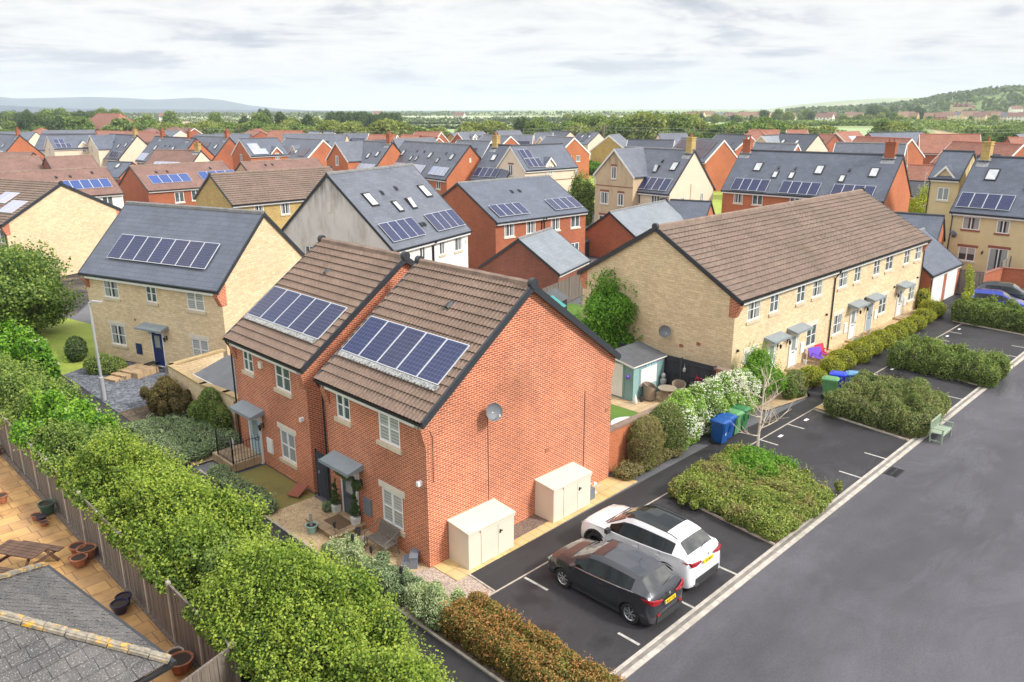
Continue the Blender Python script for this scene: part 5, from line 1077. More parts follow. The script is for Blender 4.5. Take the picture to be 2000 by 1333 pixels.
def flat_blobs(x0,y0,x1,y1,h,nx,ny,seed=1):
    r_=random.Random(seed); o=[]
    for i in range(nx):
        for j in range(ny):
            o.append((x0+(x1-x0)*(i+.5)/nx+r_.uniform(-.06,.06),y0+(y1-y0)*(j+.5)/ny+r_.uniform(-.08,.08),h*.42,(x1-x0)/nx*.68,(y1-y0)/ny*.72,h*.60*r_.uniform(.92,1.08)))
    return o
# ---- hedges and beds near the houses ----
def sprays(bl,x0,y0,x1,y1,h,n,seed,q0=.16,q1=.34):
    r_=random.Random(seed)
    for _ in range(n):
        fx,fy=r_.uniform(-.02,1.02),r_.uniform(-.02,1.02); e_=min(1,3.2*min(fx+.1,1.1-fx,fy+.1,1.1-fy)); q=r_.uniform(q0,q1)
        bl.append((x0+(x1-x0)*fx,y0+(y1-y0)*fy,h*(.35+.55*e_)*r_.uniform(.75,1.1),q,q,q*r_.uniform(.9,1.7)))
    return bl
def messy(x0,y0,x1,y1,h,nx,ny,n,seed):
    r_=random.Random(seed); bl=[(a,b,c*r_.uniform(.85,1.1),d,e,f*r_.uniform(.8,1.12)) for a,b,c,d,e,f in flat_blobs(x0,y0,x1,y1,h,nx,ny,seed)]
    return sprays(bl,x0,y0,x1,y1,h,n,seed+1)
bush('clipped_hedge','low clipped hedge with rusty brown tips along the gravel and parking bay','hedge',flat_blobs(-1.8,-9.6,-.42,-2.75,.86,3,10,4),'leaf_brownhedge',.06,1700,sh=500,shl=.14,lump=.05)
bush('low_shrub','cream-variegated low shrub at the head of the brown-tipped hedge','shrub',sprays(flat_blobs(-1.85,-2.7,-.95,-1.3,.62,2,2,5),-1.9,-2.7,-.8,-1.2,.75,14,61,.12,.24),'leaf_varieg',.055,1900,sh=120,shl=.15,lump=.12)
bush('low_shrub','blue-green low shrub in front of the step box','shrub',sprays(flat_blobs(-1.85,-1.1,-1.15,.9,.5,2,3,6),-1.9,-1.2,-1.0,1.0,.6,16,62,.12,.22),'leaf_bluegreen',.06,1500,sh=120,shl=.15)
bush('low_shrub','pale variegated low shrub in front of the rattan bench','shrub',sprays(flat_blobs(-1.85,1.0,-1.2,3.0,.5,2,3,7),-1.9,.9,-1.05,3.1,.6,16,63,.12,.22),'leaf_varieg',.06,1500,sh=130,shl=.15)
bush('ground_cover','grey-green ground cover strip beside the rough lawn','ground cover',flat_blobs(-1.95,6.6,-1.3,11.2,.42,1,7,8),'leaf_bluegreen',.06,1300,sh=100,shl=.12,kind=None)
bush('ground_cover','dark ground cover mound between the stone wall and the railings','ground cover',flat_blobs(-2.6,13.0,.6,18.0,.55,4,5,9),'leaf_bluegreen',.08,700,sh=120,shl=.12)
bush('red_leaf_shrub','reddish-brown leafy shrub against the stone garden wall','shrub',sprays([(-.1,19.3,.7,.8,.9,.8),(.1,18.3,.5,.6,.7,.6),(-.2,20.1,.4,.5,.5,.5)],-.9,17.6,.5,20.6,1.4,26,91,.15,.3),'leaf_red',.08,800,sh=60)
bush('wall_climber','dark ivy climbing the stone wall beside the brown gate','climber',[(.35,15.6,1.2,.45,.8,.85),(.4,14.8,.8,.4,.6,.7),(.3,16.5,.6,.5,.7,.55)],'leaf_tree',.09,700)
bush('round_shrub','rounded dark green shrub left of the blue front door','shrub',[(-.2,28.2,.45,.75,.8,.55),(.25,27.4,.4,.65,.7,.5)],'leaf_tree',.09,600)
bush('round_shrub','dark shrub at the far corner of the left stone house','shrub',[(-.5,31.2,.5,.55,.7,.6),(-.2,32.4,.45,.5,.7,.55)],'leaf_dark',.11,420)
bush('pot_shrub','small light green bush on the wall corner behind the railings','shrub',[(1.3,13.4,2.0,.45,.45,.38)],'leaf_bright',.09,600)
bush('clipped_bush','clipped bush with dry brown top against the garden wall','bush',[(10.85,-.3,.85,.62,.55,.95),(11.4,-.2,.95,.62,.55,.98),(11.1,-.25,1.45,.66,.52,.5)],'leaf_dry',.05,2300,sh=520,shl=.13,lump=.04)
bush('ground_cover','straggly dry ground cover at the foot of the brown-topped bush','ground cover',flat_blobs(9.3,-.85,13.0,-.0,.42,6,2,12),'leaf_dry',.07,900,sh=160,shl=.2)
bush('climber_bush','yellow-green bush between the brown-topped bush and the white blossom','bush',[(12.5,-.25,1.1,.75,.6,1.0),(12.2,-.2,1.5,.5,.5,.5),(12.9,-.4,.7,.7,.6,.7)],'leaf_olive',.065,1300,sh=160,shl=.2)
jb=sprays([(x,-.32+.2*((i%2)),.55,.55,.5,.62) for i,x in enumerate(np.arange(13.2,19.4,.55))]+[(x,.12,1.45,.55,.42,.55) for x in np.arange(13.3,19.4,.6)],12.9,-.72,19.5,.5,2.1,70,55,.2,.36)
bush('flowering_climber','white-flowering jasmine spilling over the brick garden wall','climber',jb,'leaf_jasmine',.075,1100,sh=260,shl=.22,flowers=('petal',6500,.06,3,.05))
bush('leafy_shrub','light green feathery shrub at the near end of the terrace','shrub',[(20.6,-.1,1.3,.75,.7,1.0),(20.9,.1,2.0,.55,.55,.6),(20.2,-.3,.9,.6,.6,.8),(21.5,-.3,.9,.6,.6,.7)],'leaf_bright',.085,700,sh=420,shl=.5)
bush('conifer','small pointed dwarf conifer beside the leafy shrub','shrub',[(22.3,-.9,.35,.36,.36,.4),(22.3,-.9,.75,.24,.24,.35),(22.3,-.9,1.1,.12,.12,.22)],'leaf_tree',.06,1200)
bush('low_shrub','olive low shrub between the dwarf conifer and the first round shrub','shrub',[(23.2,-.6,.45,.6,.5,.5),(23.8,-.4,.5,.5,.5,.5),(22.9,-1.1,.3,.5,.4,.35)],'leaf_olive',.075,700,sh=60,shl=.2)
# planted island: mixed low shrubs
isl=[]
r_=random.Random(21)
for i in range(9):
    for j in range(8):
        t=(j+.5)/8; y=-7.0+4.5*t; xa=9.05+.62*t; xb=13.3+1.15*t; x=xa+(xb-xa)*(i+.5)/9
        isl.append((x,y,.24,.42,.42,.36*r_.uniform(.6,1.6)))
sprays(isl,9.2,-7.0,14.2,-2.5,.52,150,44,.10,.24)
bush('island_shrubs','low mixed green and rusty shrubs filling the planted island behind the white car','shrub',isl,'leaf_island',.07,1000,sh=520,shl=.18,lump=.12)
bush('green_mound','bright green mound of leaves around the bare tree trunk','shrub',sprays([(13.6,-3.7,.45,.8,.8,.42),(12.9,-4.3,.42,.8,.8,.40),(13.7,-4.6,.38,.7,.7,.38),(12.6,-3.6,.38,.6,.6,.35)],12.2,-5.2,14.3,-3.1,.75,24,71,.14,.26),'leaf_bright',.085,800,sh=120,shl=.2)
HB='overgrown box hedges between the parking bays'
bush('bay_hedge','dark olive bay hedge behind the green wooden bench','hedge',messy(21.5,-7.25,25.3,-3.2,1.28,4,5,70,31),'leaf_olive',.085,720,HB,sh=520,shl=.28)
bush('bay_hedge','second dark green bay hedge, beyond the three wheelie bins','hedge',messy(30.9,-7.5,33.6,-2.4,1.28,3,6,70,32),'leaf_tree',.095,600,HB,sh=360,shl=.28)
bush('bay_hedge','third dark green bay hedge in front of the blue car at the right edge','hedge',messy(43.7,-9.2,46.2,-1.7,1.35,3,8,70,33),'leaf_tree',.11,480,HB,sh=240,shl=.3)
RS='rounded golden-green shrubs in front of the terrace'
for lb,x,y,r in (('first rounded golden-green shrub, standing alone nearest the wheelie bins',25.0,-.75,.85),('second rounded shrub, just beyond the first gap',27.4,-.75,.8),('third rounded shrub before the purple chair',29.0,-.65,.9),('large rounded shrub in front of the red chair',30.8,-.75,1.0),('rounded shrub in front of the teal tub',32.6,-.7,.95),('rounded shrub in front of the third front door',34.6,-.7,.95),('rounded shrub before the grey-blue front door',36.6,-.7,.85),('rounded shrub in the far half of the terrace row',38.3,-.7,.8),('rounded shrub second from the far end of the row',40.0,-.7,.8),('last rounded shrub of the terrace row before the garages',44.4,-.35,1.0),('low rounded shrub next to the last one of the row',42.3,-.5,.85)):
    bush('round_shrub',lb,'shrub',[(x,y,r*.5,r*.92,r*.78,r*.58),(x+.2,y+.1,r*.5,r*.7,r*.7,r*.5)],'leaf_box',.085,620,RS,sh=60,shl=.12,lump=.05)
bush('young_shrub','small yellow shrub by the end wall of the terrace','shrub',[(46.0,.9,.7,.45,.4,.7)],'leaf_lime',.09,500,sh=40)
# ---- trees ----
def tree(name,label,loc,blobs,m,leaf,dens,trunk_r,group=None,bark='bark',sh=0,cat='tree',core=None,lump=.16,limbs=7,shell=(.45,1.08)):
    root=thing(name,label,cat,loc,0,group); SEED[0]+=1; sd_=SEED[0]; P_,N_=blob_points(blobs,dens,sd_,shell=shell,keep=.55,lump=lump)
    ms=[leaf_mesh('crown',P_,N_,leaf,m,seed=sd_)]
    if sh: Q,n2=shoots(blobs,sh,leaf*4,leaf,sd_+1); ms.append(leaf_mesh('crown',Q,n2,leaf,m,seed=sd_))
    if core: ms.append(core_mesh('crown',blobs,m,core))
    link(bpy.data.objects.new('crown',join_meshes('crown',ms)),root)
    r_=random.Random(sd_); b=MB(); zt=max(q[2] for q in blobs); b.tube([(0,0,-.1),(.03,.02,zt*.35),(-.04,.03,zt*.7),(0,0,zt*1.0)],[trunk_r*1.25,trunk_r,trunk_r*.7,trunk_r*.25],8)
    for k in range(limbs):
        q=blobs[k%len(blobs)]; z0=zt*r_.uniform(.25,.6); b.tube([(0,0,z0),(q[0]*.5,q[1]*.5,z0+(q[2]-z0)*.6),(q[0]*.95,q[1]*.95,q[2]+q[5]*.3)],[trunk_r*.5,trunk_r*.3,trunk_r*.1],6)
    b.build('trunk',MT[bark],root,smooth=True); return root
def crown(r,h,z0,n,seed,squash=1.,spread=.62,sub=.48):
    r_=random.Random(seed); o=[(0,0,z0+h*.5,r*.72,r*.72,h*.42)]
    for i in range(n):
        a=2*math.pi*i/n*1.618*3+r_.uniform(-.3,.3); t=r_.uniform(.08,.95); rr=r*spread*math.sin(math.pi*min(max(t*.85+.12,0),1)); k=r_.uniform(.75,1.2)
        o.append((rr*math.cos(a),rr*math.sin(a),z0+h*t*.92,r*sub*k,r*sub*k,h*.24*k*squash))
    return o
tree('leafy_tree','dense dark green tree at the left edge beside the parking road',(-2.0,40.0,0),[(x*.9,y*.9,z,a,b_,c) for x,y,z,a,b_,c in crown(4.3,4.6,.5,20,5,1.1)],'leaf_hedge_dark',.20,95,.16,sh=300,core=.55)
tree('leafy_tree','fresh green bushy tree in front of the terrace end wall',(19.9,8.6,0),crown(1.75,4.3,.4,14,6),'leaf_bright',.13,300,.09,sh=260,core=.5)
tree('leafy_tree','slender green street tree beside the lawn and lamp post',(62.6,46.5,0),crown(1.8,5.6,.5,14,7,1.2),'leaf_tree',.22,90,.1,sh=120,core=.6)
tree('young_tree','sparse yellow-green young tree in front of the right-edge houses',(82.5,13.5,0),crown(2.0,3.6,1.6,10,8),'leaf_lime',.20,28,.06,sh=60,limbs=9)
tree('young_tree','thin yellow-leaved sapling rising from the hedge by the blue car',(44.6,-2.3,0),[(0,0,2.2,.35,.35,.7),(.1,.1,3.0,.28,.28,.5),(-.5,0,1.9,.4,.25,.2),(.6,0,1.8,.4,.25,.2),(0,.2,3.5,.15,.15,.4)],'leaf_lime',.10,260,.03,limbs=6)
tree('leafy_tree','dark green little tree beside the street lamp in the centre-left rows',(66.5,104.0,0),crown(2.0,5.2,.4,10,9),'leaf_tree',.3,40,.1,core=.6)
for i,(px,py,lb) in enumerate(((1145,318,'willow-leaved tree at the corner of the red gable with white windows'),(1160,318,'thin tree before the cream wall by the lawn'))):
    x,y=P(px,py); tree('street_tree',lb,(x,y,0),crown(2.4,7.5,.6,9,30+i),'leaf_tree_light',.4,18,.12)
# bare tree in the island
t=thing('bare_tree','leafless young tree with pale bark in the planted island','tree',(14.1,-3.6,0)); r_=random.Random(4)
b=MB(); b.tube([(0,0,0),(-.02,.02,1.2),(.06,.03,2.2),(.02,-.02,3.2),(.15,.1,4.6)],[.07,.058,.045,.032,.012],7); b.build('trunk',MT['bark_pale'],t,smooth=True)
b=MB()
def limb(p,d,l,r,dep):
    q=p; pts=[p]; dd=d.copy()
    for k in range(4): dd=(dd+Vector((r_.uniform(-.25,.25),r_.uniform(-.25,.25),r_.uniform(-.12,.22)))).normalized(); q=q+dd*l/4; pts.append(q)
    b.tube(pts,[r,r*.8,r*.65,r*.5,r*.3],5)
    if dep: 
        for k in range(3): limb(pts[1+k],(dd+Vector((r_.uniform(-.9,.9),r_.uniform(-.9,.9),r_.uniform(-.2,.5)))).normalized(),l*r_.uniform(.4,.65),r*.55,dep-1)
for z,a in ((1.3,2.6),(1.5,.4),(1.8,4.2),(2.1,3.4),(2.3,1.4),(2.6,5.2),(2.9,2.4),(3.1,.2),(3.3,3.9),(1.6,5.6)): limb(Vector((0,0,z)),Vector((math.cos(a),math.sin(a),.35)).normalized(),r_.uniform(.9,1.7),.026,2)
b.build('crown',MT['bark_pale'],t)
# bright laurel hedge by the centre lawn
x,y=P(1140,336); u=Vector((P(1162,338)[0]-P(1122,322)[0],P(1162,338)[1]-P(1122,322)[1],0))
q0=P(1122,330);q1=P(1160,342)
bl=[(q0[0]+(q1[0]-q0[0])*i/12,q0[1]+(q1[1]-q0[1])*i/12,1.2,1.8,1.8,1.5) for i in range(13)]
bush('laurel_hedge','bright lime green clipped hedge beyond the centre lawn','hedge',bl,'leaf_bright',.4,34)
# ---- distant trees: a few kinds, copied ----
PROTO=[]
for i,(r,h,z0,n,m,sq) in enumerate(((5,9,1.0,16,'leaf_tree_light',1),(5.5,10,.8,18,'leaf_tree',1),(4.5,8,.6,14,'leaf_tree_light',1.1),(6.5,9,.6,18,'leaf_hedge_dark',.9),(4,11,.6,14,'leaf_dark',1.2),(3.5,6,.3,12,'leaf_tree',1),(6,12,1,18,'leaf_dark',1))):
    me_b=crown(r,h,z0,n,50+i,sq); SEED[0]+=1; P_,N_=blob_points(me_b,4.2,SEED[0],shell=(.55,1.1),keep=.5,lump=.12)
    me=join_meshes('crown',[leaf_mesh('crown',P_,N_,.85,m,seed=i),core_mesh('crown',me_b,m,.72,z0*.5)])
    b=MB(); b.tube([(0,0,-.2),(0,0,h*.5)],[.35,.2],7); tk=b.build('trunk',MT['bark']); td=tk.data; bpy.data.objects.remove(tk); PROTO.append((me,td,h+z0))
ORD='first second third fourth fifth sixth seventh eighth ninth tenth eleventh twelfth thirteenth fourteenth fifteenth sixteenth seventeenth eighteenth nineteenth twentieth twenty-first twenty-second twenty-third twenty-fourth twenty-fifth twenty-sixth'.split()
KIND=['round pale tree','round green tree','bushy light tree','broad bright tree','tall dark tree','small bushy tree','big dark tree']
def far_tree(k,px,py_top,dist,where,group='trees beyond the estate'):
    v=r2*((px-1000)/F)+u2*(-(py_top-666.5)/F)+fw; hor=math.hypot(v.x,v.y); x=CAM.x+v.x/hor*dist; y=CAM.y+v.y/hor*dist; ztop=CAM.z+v.z/hor*dist
    me,td,h=PROTO[k]; z0=0 if ztop>2.5 else ztop-6; s_=(ztop-z0)/h; s_=max(s_,.25)
    o=thing('tree','%s %s'%(KIND[k]+',',where),'tree',(x,y,z0),random.uniform(0,6),group); sx_=min(max(s_,.55),1.8)*random.uniform(.9,1.2)
    o.scale=(sx_,sx_,s_); mesh_obj('crown',me,o); mesh_obj('trunk',td,o); return o
random.seed(12)
# (x range, y top range, distance range, kinds, count, where)
for x0,x1,ya,yb,d0,d1,ks,n,wh in (
 (-20,110,240,256,400,470,(1,3,5),11,'in the belt behind the far-left grey roofs'),
 (40,115,228,238,420,440,(6,4),9,'in the dark clump left of the orange hall'),
 (110,190,222,236,430,520,(3,3,0),7,'beside the orange hall roof'),
 (0,230,214,222,620,720,(4,1,6),14,'in the dark belt above the orange hall'),
 (225,300,228,242,400,450,(1,3,5),8,'right of the orange hall'),
 (290,420,240,252,330,400,(1,5,0,2),14,'in the garden belt behind the left rows'),
 (395,520,236,252,330,400,(0,5,3,2),13,'behind the brown roofs of the left rows'),
 (500,640,224,240,380,460,(1,0,4),11,'in front of the tan field'),
 (520,660,238,250,300,350,(0,2,3),12,'among the willows at the left centre'),
 (640,700,234,244,300,340,(0,2,0),7,'in the willow clump before the fir plantation'),
 (715,800,236,250,280,330,(0,2,0),8,'in the willow clump right of the fir plantation'),
 (820,920,250,262,270,300,(2,5),5,'along the near field edge at the centre'),
 (915,985,235,248,300,330,(0,2),6,'in the feathery clump at the centre fields'),
 (1010,1055,234,242,330,360,(1,4),4,'in the dark group beside the centre hedgerows'),
 (1060,1105,243,252,300,330,(5,1),4,'low down beside the dark group'),
 (1110,1180,225,240,300,360,(0,3,1),8,'right of the centre hedgerows'),
 (1170,1260,224,242,290,360,(0,1,2),12,'in the big willow belt behind the pale slate house'),
 (1250,1350,222,240,280,350,(0,2,1),13,'in the tall willow belt right of centre'),
 (1340,1500,238,251,280,340,(0,5,2,3),14,'in the long scrub belt below the village'),
 (1100,1480,221,228,700,900,(1,4,0),20,'far off in front of the village'),
 (1480,1520,225,243,300,330,(0,3),4,'at the end of the scrub belt'),
 (1560,1630,247,256,260,300,(2,3),6,'behind the cream triangular gable'),
 (1720,1770,235,247,330,360,(1,0),4,'standing in the right-hand field'),
 (1775,1805,249,252,320,340,(5,),2,'beside the field tree on the right'),
 (1890,1945,248,258,330,380,(3,1,5),6,'behind the red roofs at the right'),
 (1945,2010,244,258,340,420,(3,1,2),6,'at the far right behind the red roofs'),
 (1520,1760,214,232,800,1000,(1,6,0),26,'around the village below the far hill'),
 (1700,1800,208,226,1000,1200,(1,4,6),16,'on the lower slope above the village'),
 (1760,2010,226,236,800,900,(1,5),14,'along the lane below the hillside village'),
 ):
    for i in range(n):
        px=x0+(x1-x0)*(i+random.random()*.9)/n; far_tree(random.choice(ks),px,random.uniform(ya,yb),random.uniform(d0,d1),ORD[i]+' from left '+wh)
for px,py,d,k,lb in ((1493,214,900,6,'big dark tree standing clear on the skyline beside the village'),(1281,221,650,4,'dark tree rising above the willow belt right of centre'),(1246,223,650,4,'second dark tree rising above the willow belt'),(1707,205,1000,6,'big dark tree on the skyline left of the green hill'),(508,216,900,4,'first of two tall dark trees standing in the haze at the left'),(521,216,900,4,'second of two tall dark trees standing in the haze at the left'),(332,221,560,1,'single tree standing on the tan field'),(420,223,560,1,'right-hand tree standing on the tan field'),(475,232,450,4,'dark round tree on the edge of the bright field')):
    t=far_tree(k,px,py,d,''); t['label']=lb
# fir plantation: one tall dark block of conifers, tree by tree at its front
fir=MB(); 
for i in range(7):
    z=1.2+i*1.75; rr_=3.1*(1-i/7.6); fir.lathe([(rr_,z),(rr_*.55,z+1.0),(.15*rr_,z+2.1)],(0,0,0),9)
fo=fir.build('crown',MT['leaf_dark']); fme=fo.data; bpy.data.objects.remove(fo)
P_,N_=blob_points([(0,0,6,2.6,2.6,6.5),(0,0,9,1.5,1.5,5.0)],9,5,shell=(.7,1.15),keep=.3); fme=join_meshes('crown',[fme,leaf_mesh('crown',P_,N_,.8,'leaf_dark',seed=3)])
for i in range(44):
    px=640+142*(i+random.random()*.8)/44; py=(219 if px<720 else 221)+random.uniform(-2,3); d=random.uniform(560,640)
    v=r2*((px-1000)/F)+u2*(-(py-666.5)/F)+fw; hor=math.hypot(v.x,v.y); o=thing('conifer_tree','dark conifer, '+(ORD+['twenty-seventh','twenty-eighth','twenty-ninth','thirtieth','thirty-first','thirty-second','thirty-third','thirty-fourth','thirty-fifth','thirty-sixth','thirty-seventh','thirty-eighth','thirty-ninth','fortieth','forty-first','forty-second','forty-third','forty-fourth'])[i]+' from left in the tall plantation block','tree',(CAM.x+v.x/hor*d,CAM.y+v.y/hor*d,0),random.uniform(0,6),'conifers of the plantation')
    s_=(CAM.z+v.z/hor*d)/14.5; o.scale=(1.1,1.1,s_); mesh_obj('crown',fme,o); mesh_obj('trunk',PROTO[0][1],o)
# far-off woods and hedgerows that read as one mass
def wood_mass(name,quads,m,leaf,n,h,kind='stuff',seed=1):
    r_=np.random.default_rng(seed); PP=[]
    for (x0,y0),(x1,y1),wd,k in quads:
        t=r_.random(int(n*k)); ox=r_.normal(0,wd,len(t)); oy=r_.normal(0,wd,len(t)); hz=h*(.55+.45*np.abs(np.sin(t*37*k+x0)))
        PP.append(np.stack([x0+(x1-x0)*t+ox,y0+(y1-y0)*t+oy,r_.random(len(t))*hz],-1))
    P_=np.concatenate(PP); N_=np.tile(np.array([0,0,1.]),(len(P_),1)); me=leaf_mesh(name,P_,N_,leaf,m,seed=seed); return tag(link(bpy.data.objects.new(name,me)),None,None,None,kind)
def hr_(pts): return [(P(*pts[i]),P(*pts[i+1])) for i in range(len(pts)-1)]
def hedger(rows,m,leaf,n,h,wd,seed,name='hedgerow'): wood_mass(name,[(a,b_,wd,1.) for r__ in rows for a,b_ in hr_(r__)],m,leaf,n,h,seed=seed)
hedger([[(690,243.5),(860,243.5),(1160,243)],[(800,252),(1000,252.5)],[(640,240),(780,239.5)],[(1000,252),(1080,252)],[(640,246),(780,245)]],'leaf_distant',2.2,1500,2.6,1.2,3)
hedger([[(1500,247),(1640,246),(1800,246)],[(1780,244),(1830,252),(1900,263),(2020,270)],[(1770,243),(2040,247)]],'leaf_tree',2.0,1500,4.5,3,4)
hedger([[(150,249),(560,247.5)],[(230,238),(620,237)],[(100,236),(300,236)]],'leaf_distant',2.4,1500,4,2,5)
hedger([[(640,237),(960,238.5),(1180,238)],[(960,236),(1500,236)],[(1180,239),(1500,238)]],'leaf_distant',3,1500,5,5,6,'far_woods')
hedger([[(-40,231),(640,230)],[(-40,228),(900,227)],[(600,225.5),(1500,226.5)],[(0,224.5),(900,224)]],'leaf_distant',6,1500,8,12,7,'far_woods')
# woods on the hillside, following its slope
HP=[];HN=[]
hl=[o for o in bpy.data.objects if o.name.startswith('hillside')][0]; hv=np.empty(len(hl.data.vertices)*3); hl.data.vertices.foreach_get('co',hv); hv=hv.reshape(120,22,3)
r_=np.random.default_rng(8); N=16000; ii=r_.random(N)*118; jj=r_.random(N)*12; i0=ii.astype(int); j0=jj.astype(int); fi=(ii-i0)[:,None]; fj=(jj-j0)[:,None]
pp=hv[i0,j0]*(1-fi)*(1-fj)+hv[i0+1,j0]*fi*(1-fj)+hv[i0,j0+1]*(1-fi)*fj+hv[i0+1,j0+1]*fi*fj
msk=np.sin(ii*.33+jj*.9)+np.sin(ii*.71-jj*1.3+1)+.5*np.sin(jj*2.9)+.9*r_.normal(0,.35,N)>.35
line=(np.abs(np.sin(jj*1.15+ii*.03))<.09)&(r_.random(N)<.9); msk|=line; pp=pp[msk]; pp[:,2]+=r_.random(len(pp))*9
me=leaf_mesh('hillside_woods',pp,np.tile(np.array([0,0,1.]),(len(pp),1)),8.5,'leaf_distant',seed=4); tag(link(bpy.data.objects.new('hillside_woods',me)),None,None,None,'stuff')
# ---------------- village far off, at the foot of the hill ----------------
def small_house(L,D,he,hr,wm,rm):
    t=bpy.data.objects.new('village_house',None); COL.objects.link(t)
    b=MB(); b.box(0,0,0,L,D,he); b.prism([(0,he),(D,he),(D/2,hr-.1)],'x',0.02,L-.02); b.build('wall',MT[wm],t)
    r_=MB(); r_.prism([(-.3,he-.15),(D/2,hr),(D+.3,he-.15),(D/2,hr-.3)],'x',-.2,L+.2); r_.build('roof',MT[rm],t)
    for i in range(int(L/3)):
        for z in (1.5,4.1):
            if z<he: mesh_obj('window',win_mesh(1.2,1.2,'2','glass')[0],t,(1.5+i*3,-.02,z)); mesh_obj('pane',win_mesh(1.2,1.2,'2','glass')[1],t,(1.5+i*3,-.03,z))
    return t
VP=[small_house(9,8,5,8.5,'stone_yellow','tile_brown'),small_house(14,8,5,8.5,'render_white','tile_pink'),small_house(10,8,5,8.5,'render_cream','slate'),small_house(11,8,5,8.5,'stone_warm','tile_pink'),small_house(18,9,5.5,9.5,'stone_warm','tile_brown'),small_house(9,8,5,9,'brick_red','tile_pink')]
index_tree()
for i,(px,pyb,k,lb) in enumerate(((1527,238,1,'white house with brown roof in the village, left of the pale field'),(1592,241,1,'long white bungalow in the village behind the dark hedge'),(1615,237,5,'pinkish brick village house right of the white bungalow'),(1650,233,3,'village house with pale stone wall below the far hill'),(1665,236,0,'village house half hidden in trees below the far hill'),(1345,234,4,'orange stone terrace in the distant village left of centre hill'),(1372,232,4,'second orange stone terrace in the distant village'),(1397,234,2,'grey roofed house standing out in the distant village'),(1415,235,1,'white-walled house in the distant village'),(1330,233,5,'orange brick house at the left end of the distant village'),(1445,237,4,'stone cottage row on the skyline before the big dark tree'),(1470,236,4,'second stone cottage row on the skyline before the big dark tree'),(1490,235,0,'last stone cottage of the skyline row'),(1757,236,4,'stone terrace at the left of the hillside village'),(1772,237,0,'small stone house beside the left hillside terrace'),(1790,234,3,'brown roofed stone house in the hillside village'),(1805,238,0,'gabled stone house in the middle of the hillside village'),(1826,240,5,'tall pink stone house in the hillside village'),(1845,234,3,'brown roofed house above the hillside village hedge'),(1862,233,2,'grey roofed house above the hillside village hedge'),(1880,236,4,'long stone house in the hillside village'),(1898,238,3,'stone house with pink roof in the hillside village'),(1916,236,4,'bright stone barn in the hillside village'),(1935,237,0,'tall stone house near the right end of the village'),(1952,238,2,'pale blue-grey roofed house in the village'),(1965,239,1,'white house near the right end of the village'),(1985,236,3,'pink roofed house at the right end of the village'),(1998,238,1,'white house at the extreme right of the village'),(730,230,1,'white farmhouse beyond the fir plantation'),(885,234,1,'little orange roofed farmhouse before the far woods'),(1975,221,1,'white house up on the slope at the right'),(312,240,1,'white cottage on the tan field at the left'))):
    d=max(560,14.0*F/ max(12,(pyb-213))); d=min(d,1150)
    v=r2*((px-1000)/F)+u2*(-(pyb-666.5)/F)+fw; hor=math.hypot(v.x,v.y); zz=CAM.z+v.z/hor*d
    o=copy_tree(VP[k]); o.location=(CAM.x+v.x/hor*d,CAM.y+v.y/hor*d,zz); o.rotation_euler=(0,0,math.atan2(v.y,v.x)-math.pi/2+random.uniform(-.5,.5)); s_=1.0 if px<1700 else .95; o.scale=(s_,s_,s_)
    tag(o,lb,'house','village houses in the distance')
for o in VP:
    for ch in TREE.get(o.name,[]): bpy.data.objects.remove(ch)
    bpy.data.objects.remove(o)
t=thing('manor_house','large pale stone manor with pointed gables half-way up the green hill','manor'); 
v=r2*((1878-1000)/F)+u2*(-(218-666.5)/F)+fw; hor=math.hypot(v.x,v.y); t.location=(CAM.x+v.x/hor*1330,CAM.y+v.y/hor*1330,CAM.z+v.z/hor*1330-2); t.rotation_euler=(0,0,math.atan2(v.y,v.x)-math.pi/2)
b=MB(); b.box(-12,0,-6,12,9,8); b.box(-15,1,-6,-12,8,11); b.box(12,2,-6,17,8,6); b.build('wall',MT['stone_warm'],t)
b=MB(); b.prism([(-.3,8),(9.3,8),(4.5,13)],'x',-12,12)
for x in (-8,-2,5): b.prism([(x-2.4,8),(x+2.4,8),(x,13)],'y',-.3,4.5)
b.prism([(1.7,6),(8.3,6),(5,9.5)],'x',12,17.2); b.build('roof',MT['tile_pink'],t)
b=MB(); 
for x in (-10,-5,1,7,9.5): b.box(x,4,12,x+1,5,15)
b.build('chimney',MT['stone_warm'],t)
# ---------------- fences and walls ----------------
def panel_fence(name,label,p,q,h,m='wood_fence',post='concrete_dark',pitch=1.83,group=None,rails=False,railside=1):
    p=Vector((p[0],p[1],0));q=Vector((q[0],q[1],0)); d=(q-p); L=d.length; n=max(1,round(L/pitch)); t=thing(name,label,'fence',p,math.atan2(d.y,d.x),group)
    pm=cached(('post',h,post),lambda:MB().box(-.05,-.055,-.1,.05,.055,h+.04).build('post',MT[post]))
    w_=L/n; 
    def mk():
        b=MB(); k=int((w_-.1)/.11)
        b.box(.05,-.02,.0,w_-.05,.02,.15,0)
        for i in range(k):
            x=.05+i*(w_-.1)/k; b.box(x,-.012+(i%2)*.006,.15,x+(w_-.1)/k-.006,.014+(i%2)*.006,h-.03)
        b.box(.05,-.03,h-.03,w_-.05,.03,h)
        if rails:
            for z in (.45,h*.55,h-.25): b.box(.05,-.065 if railside<0 else .02,z,w_-.05,-.02 if railside<0 else .065,z+.09)
        return b.build('panel',MT[m])
    me=cached(('pan',round(w_,2),h,m,rails,railside),mk)
    for i in range(n+1): mesh_obj('post',pm,t,(i*w_,0,0))
    for i in range(n): mesh_obj('panel',me,t,(i*w_,0,0))
    return t
panel_fence('garden_fence','long weathered panel fence between the orange patio and the tall hedge',(-6.85,27.5),(-7.05,-1.5),1.8,post='concrete_kerb')
panel_fence('garden_fence','short grey fence meeting the long one at the bottom left of the picture',(-7.0,-1.55),(-14,-3.6),1.85)
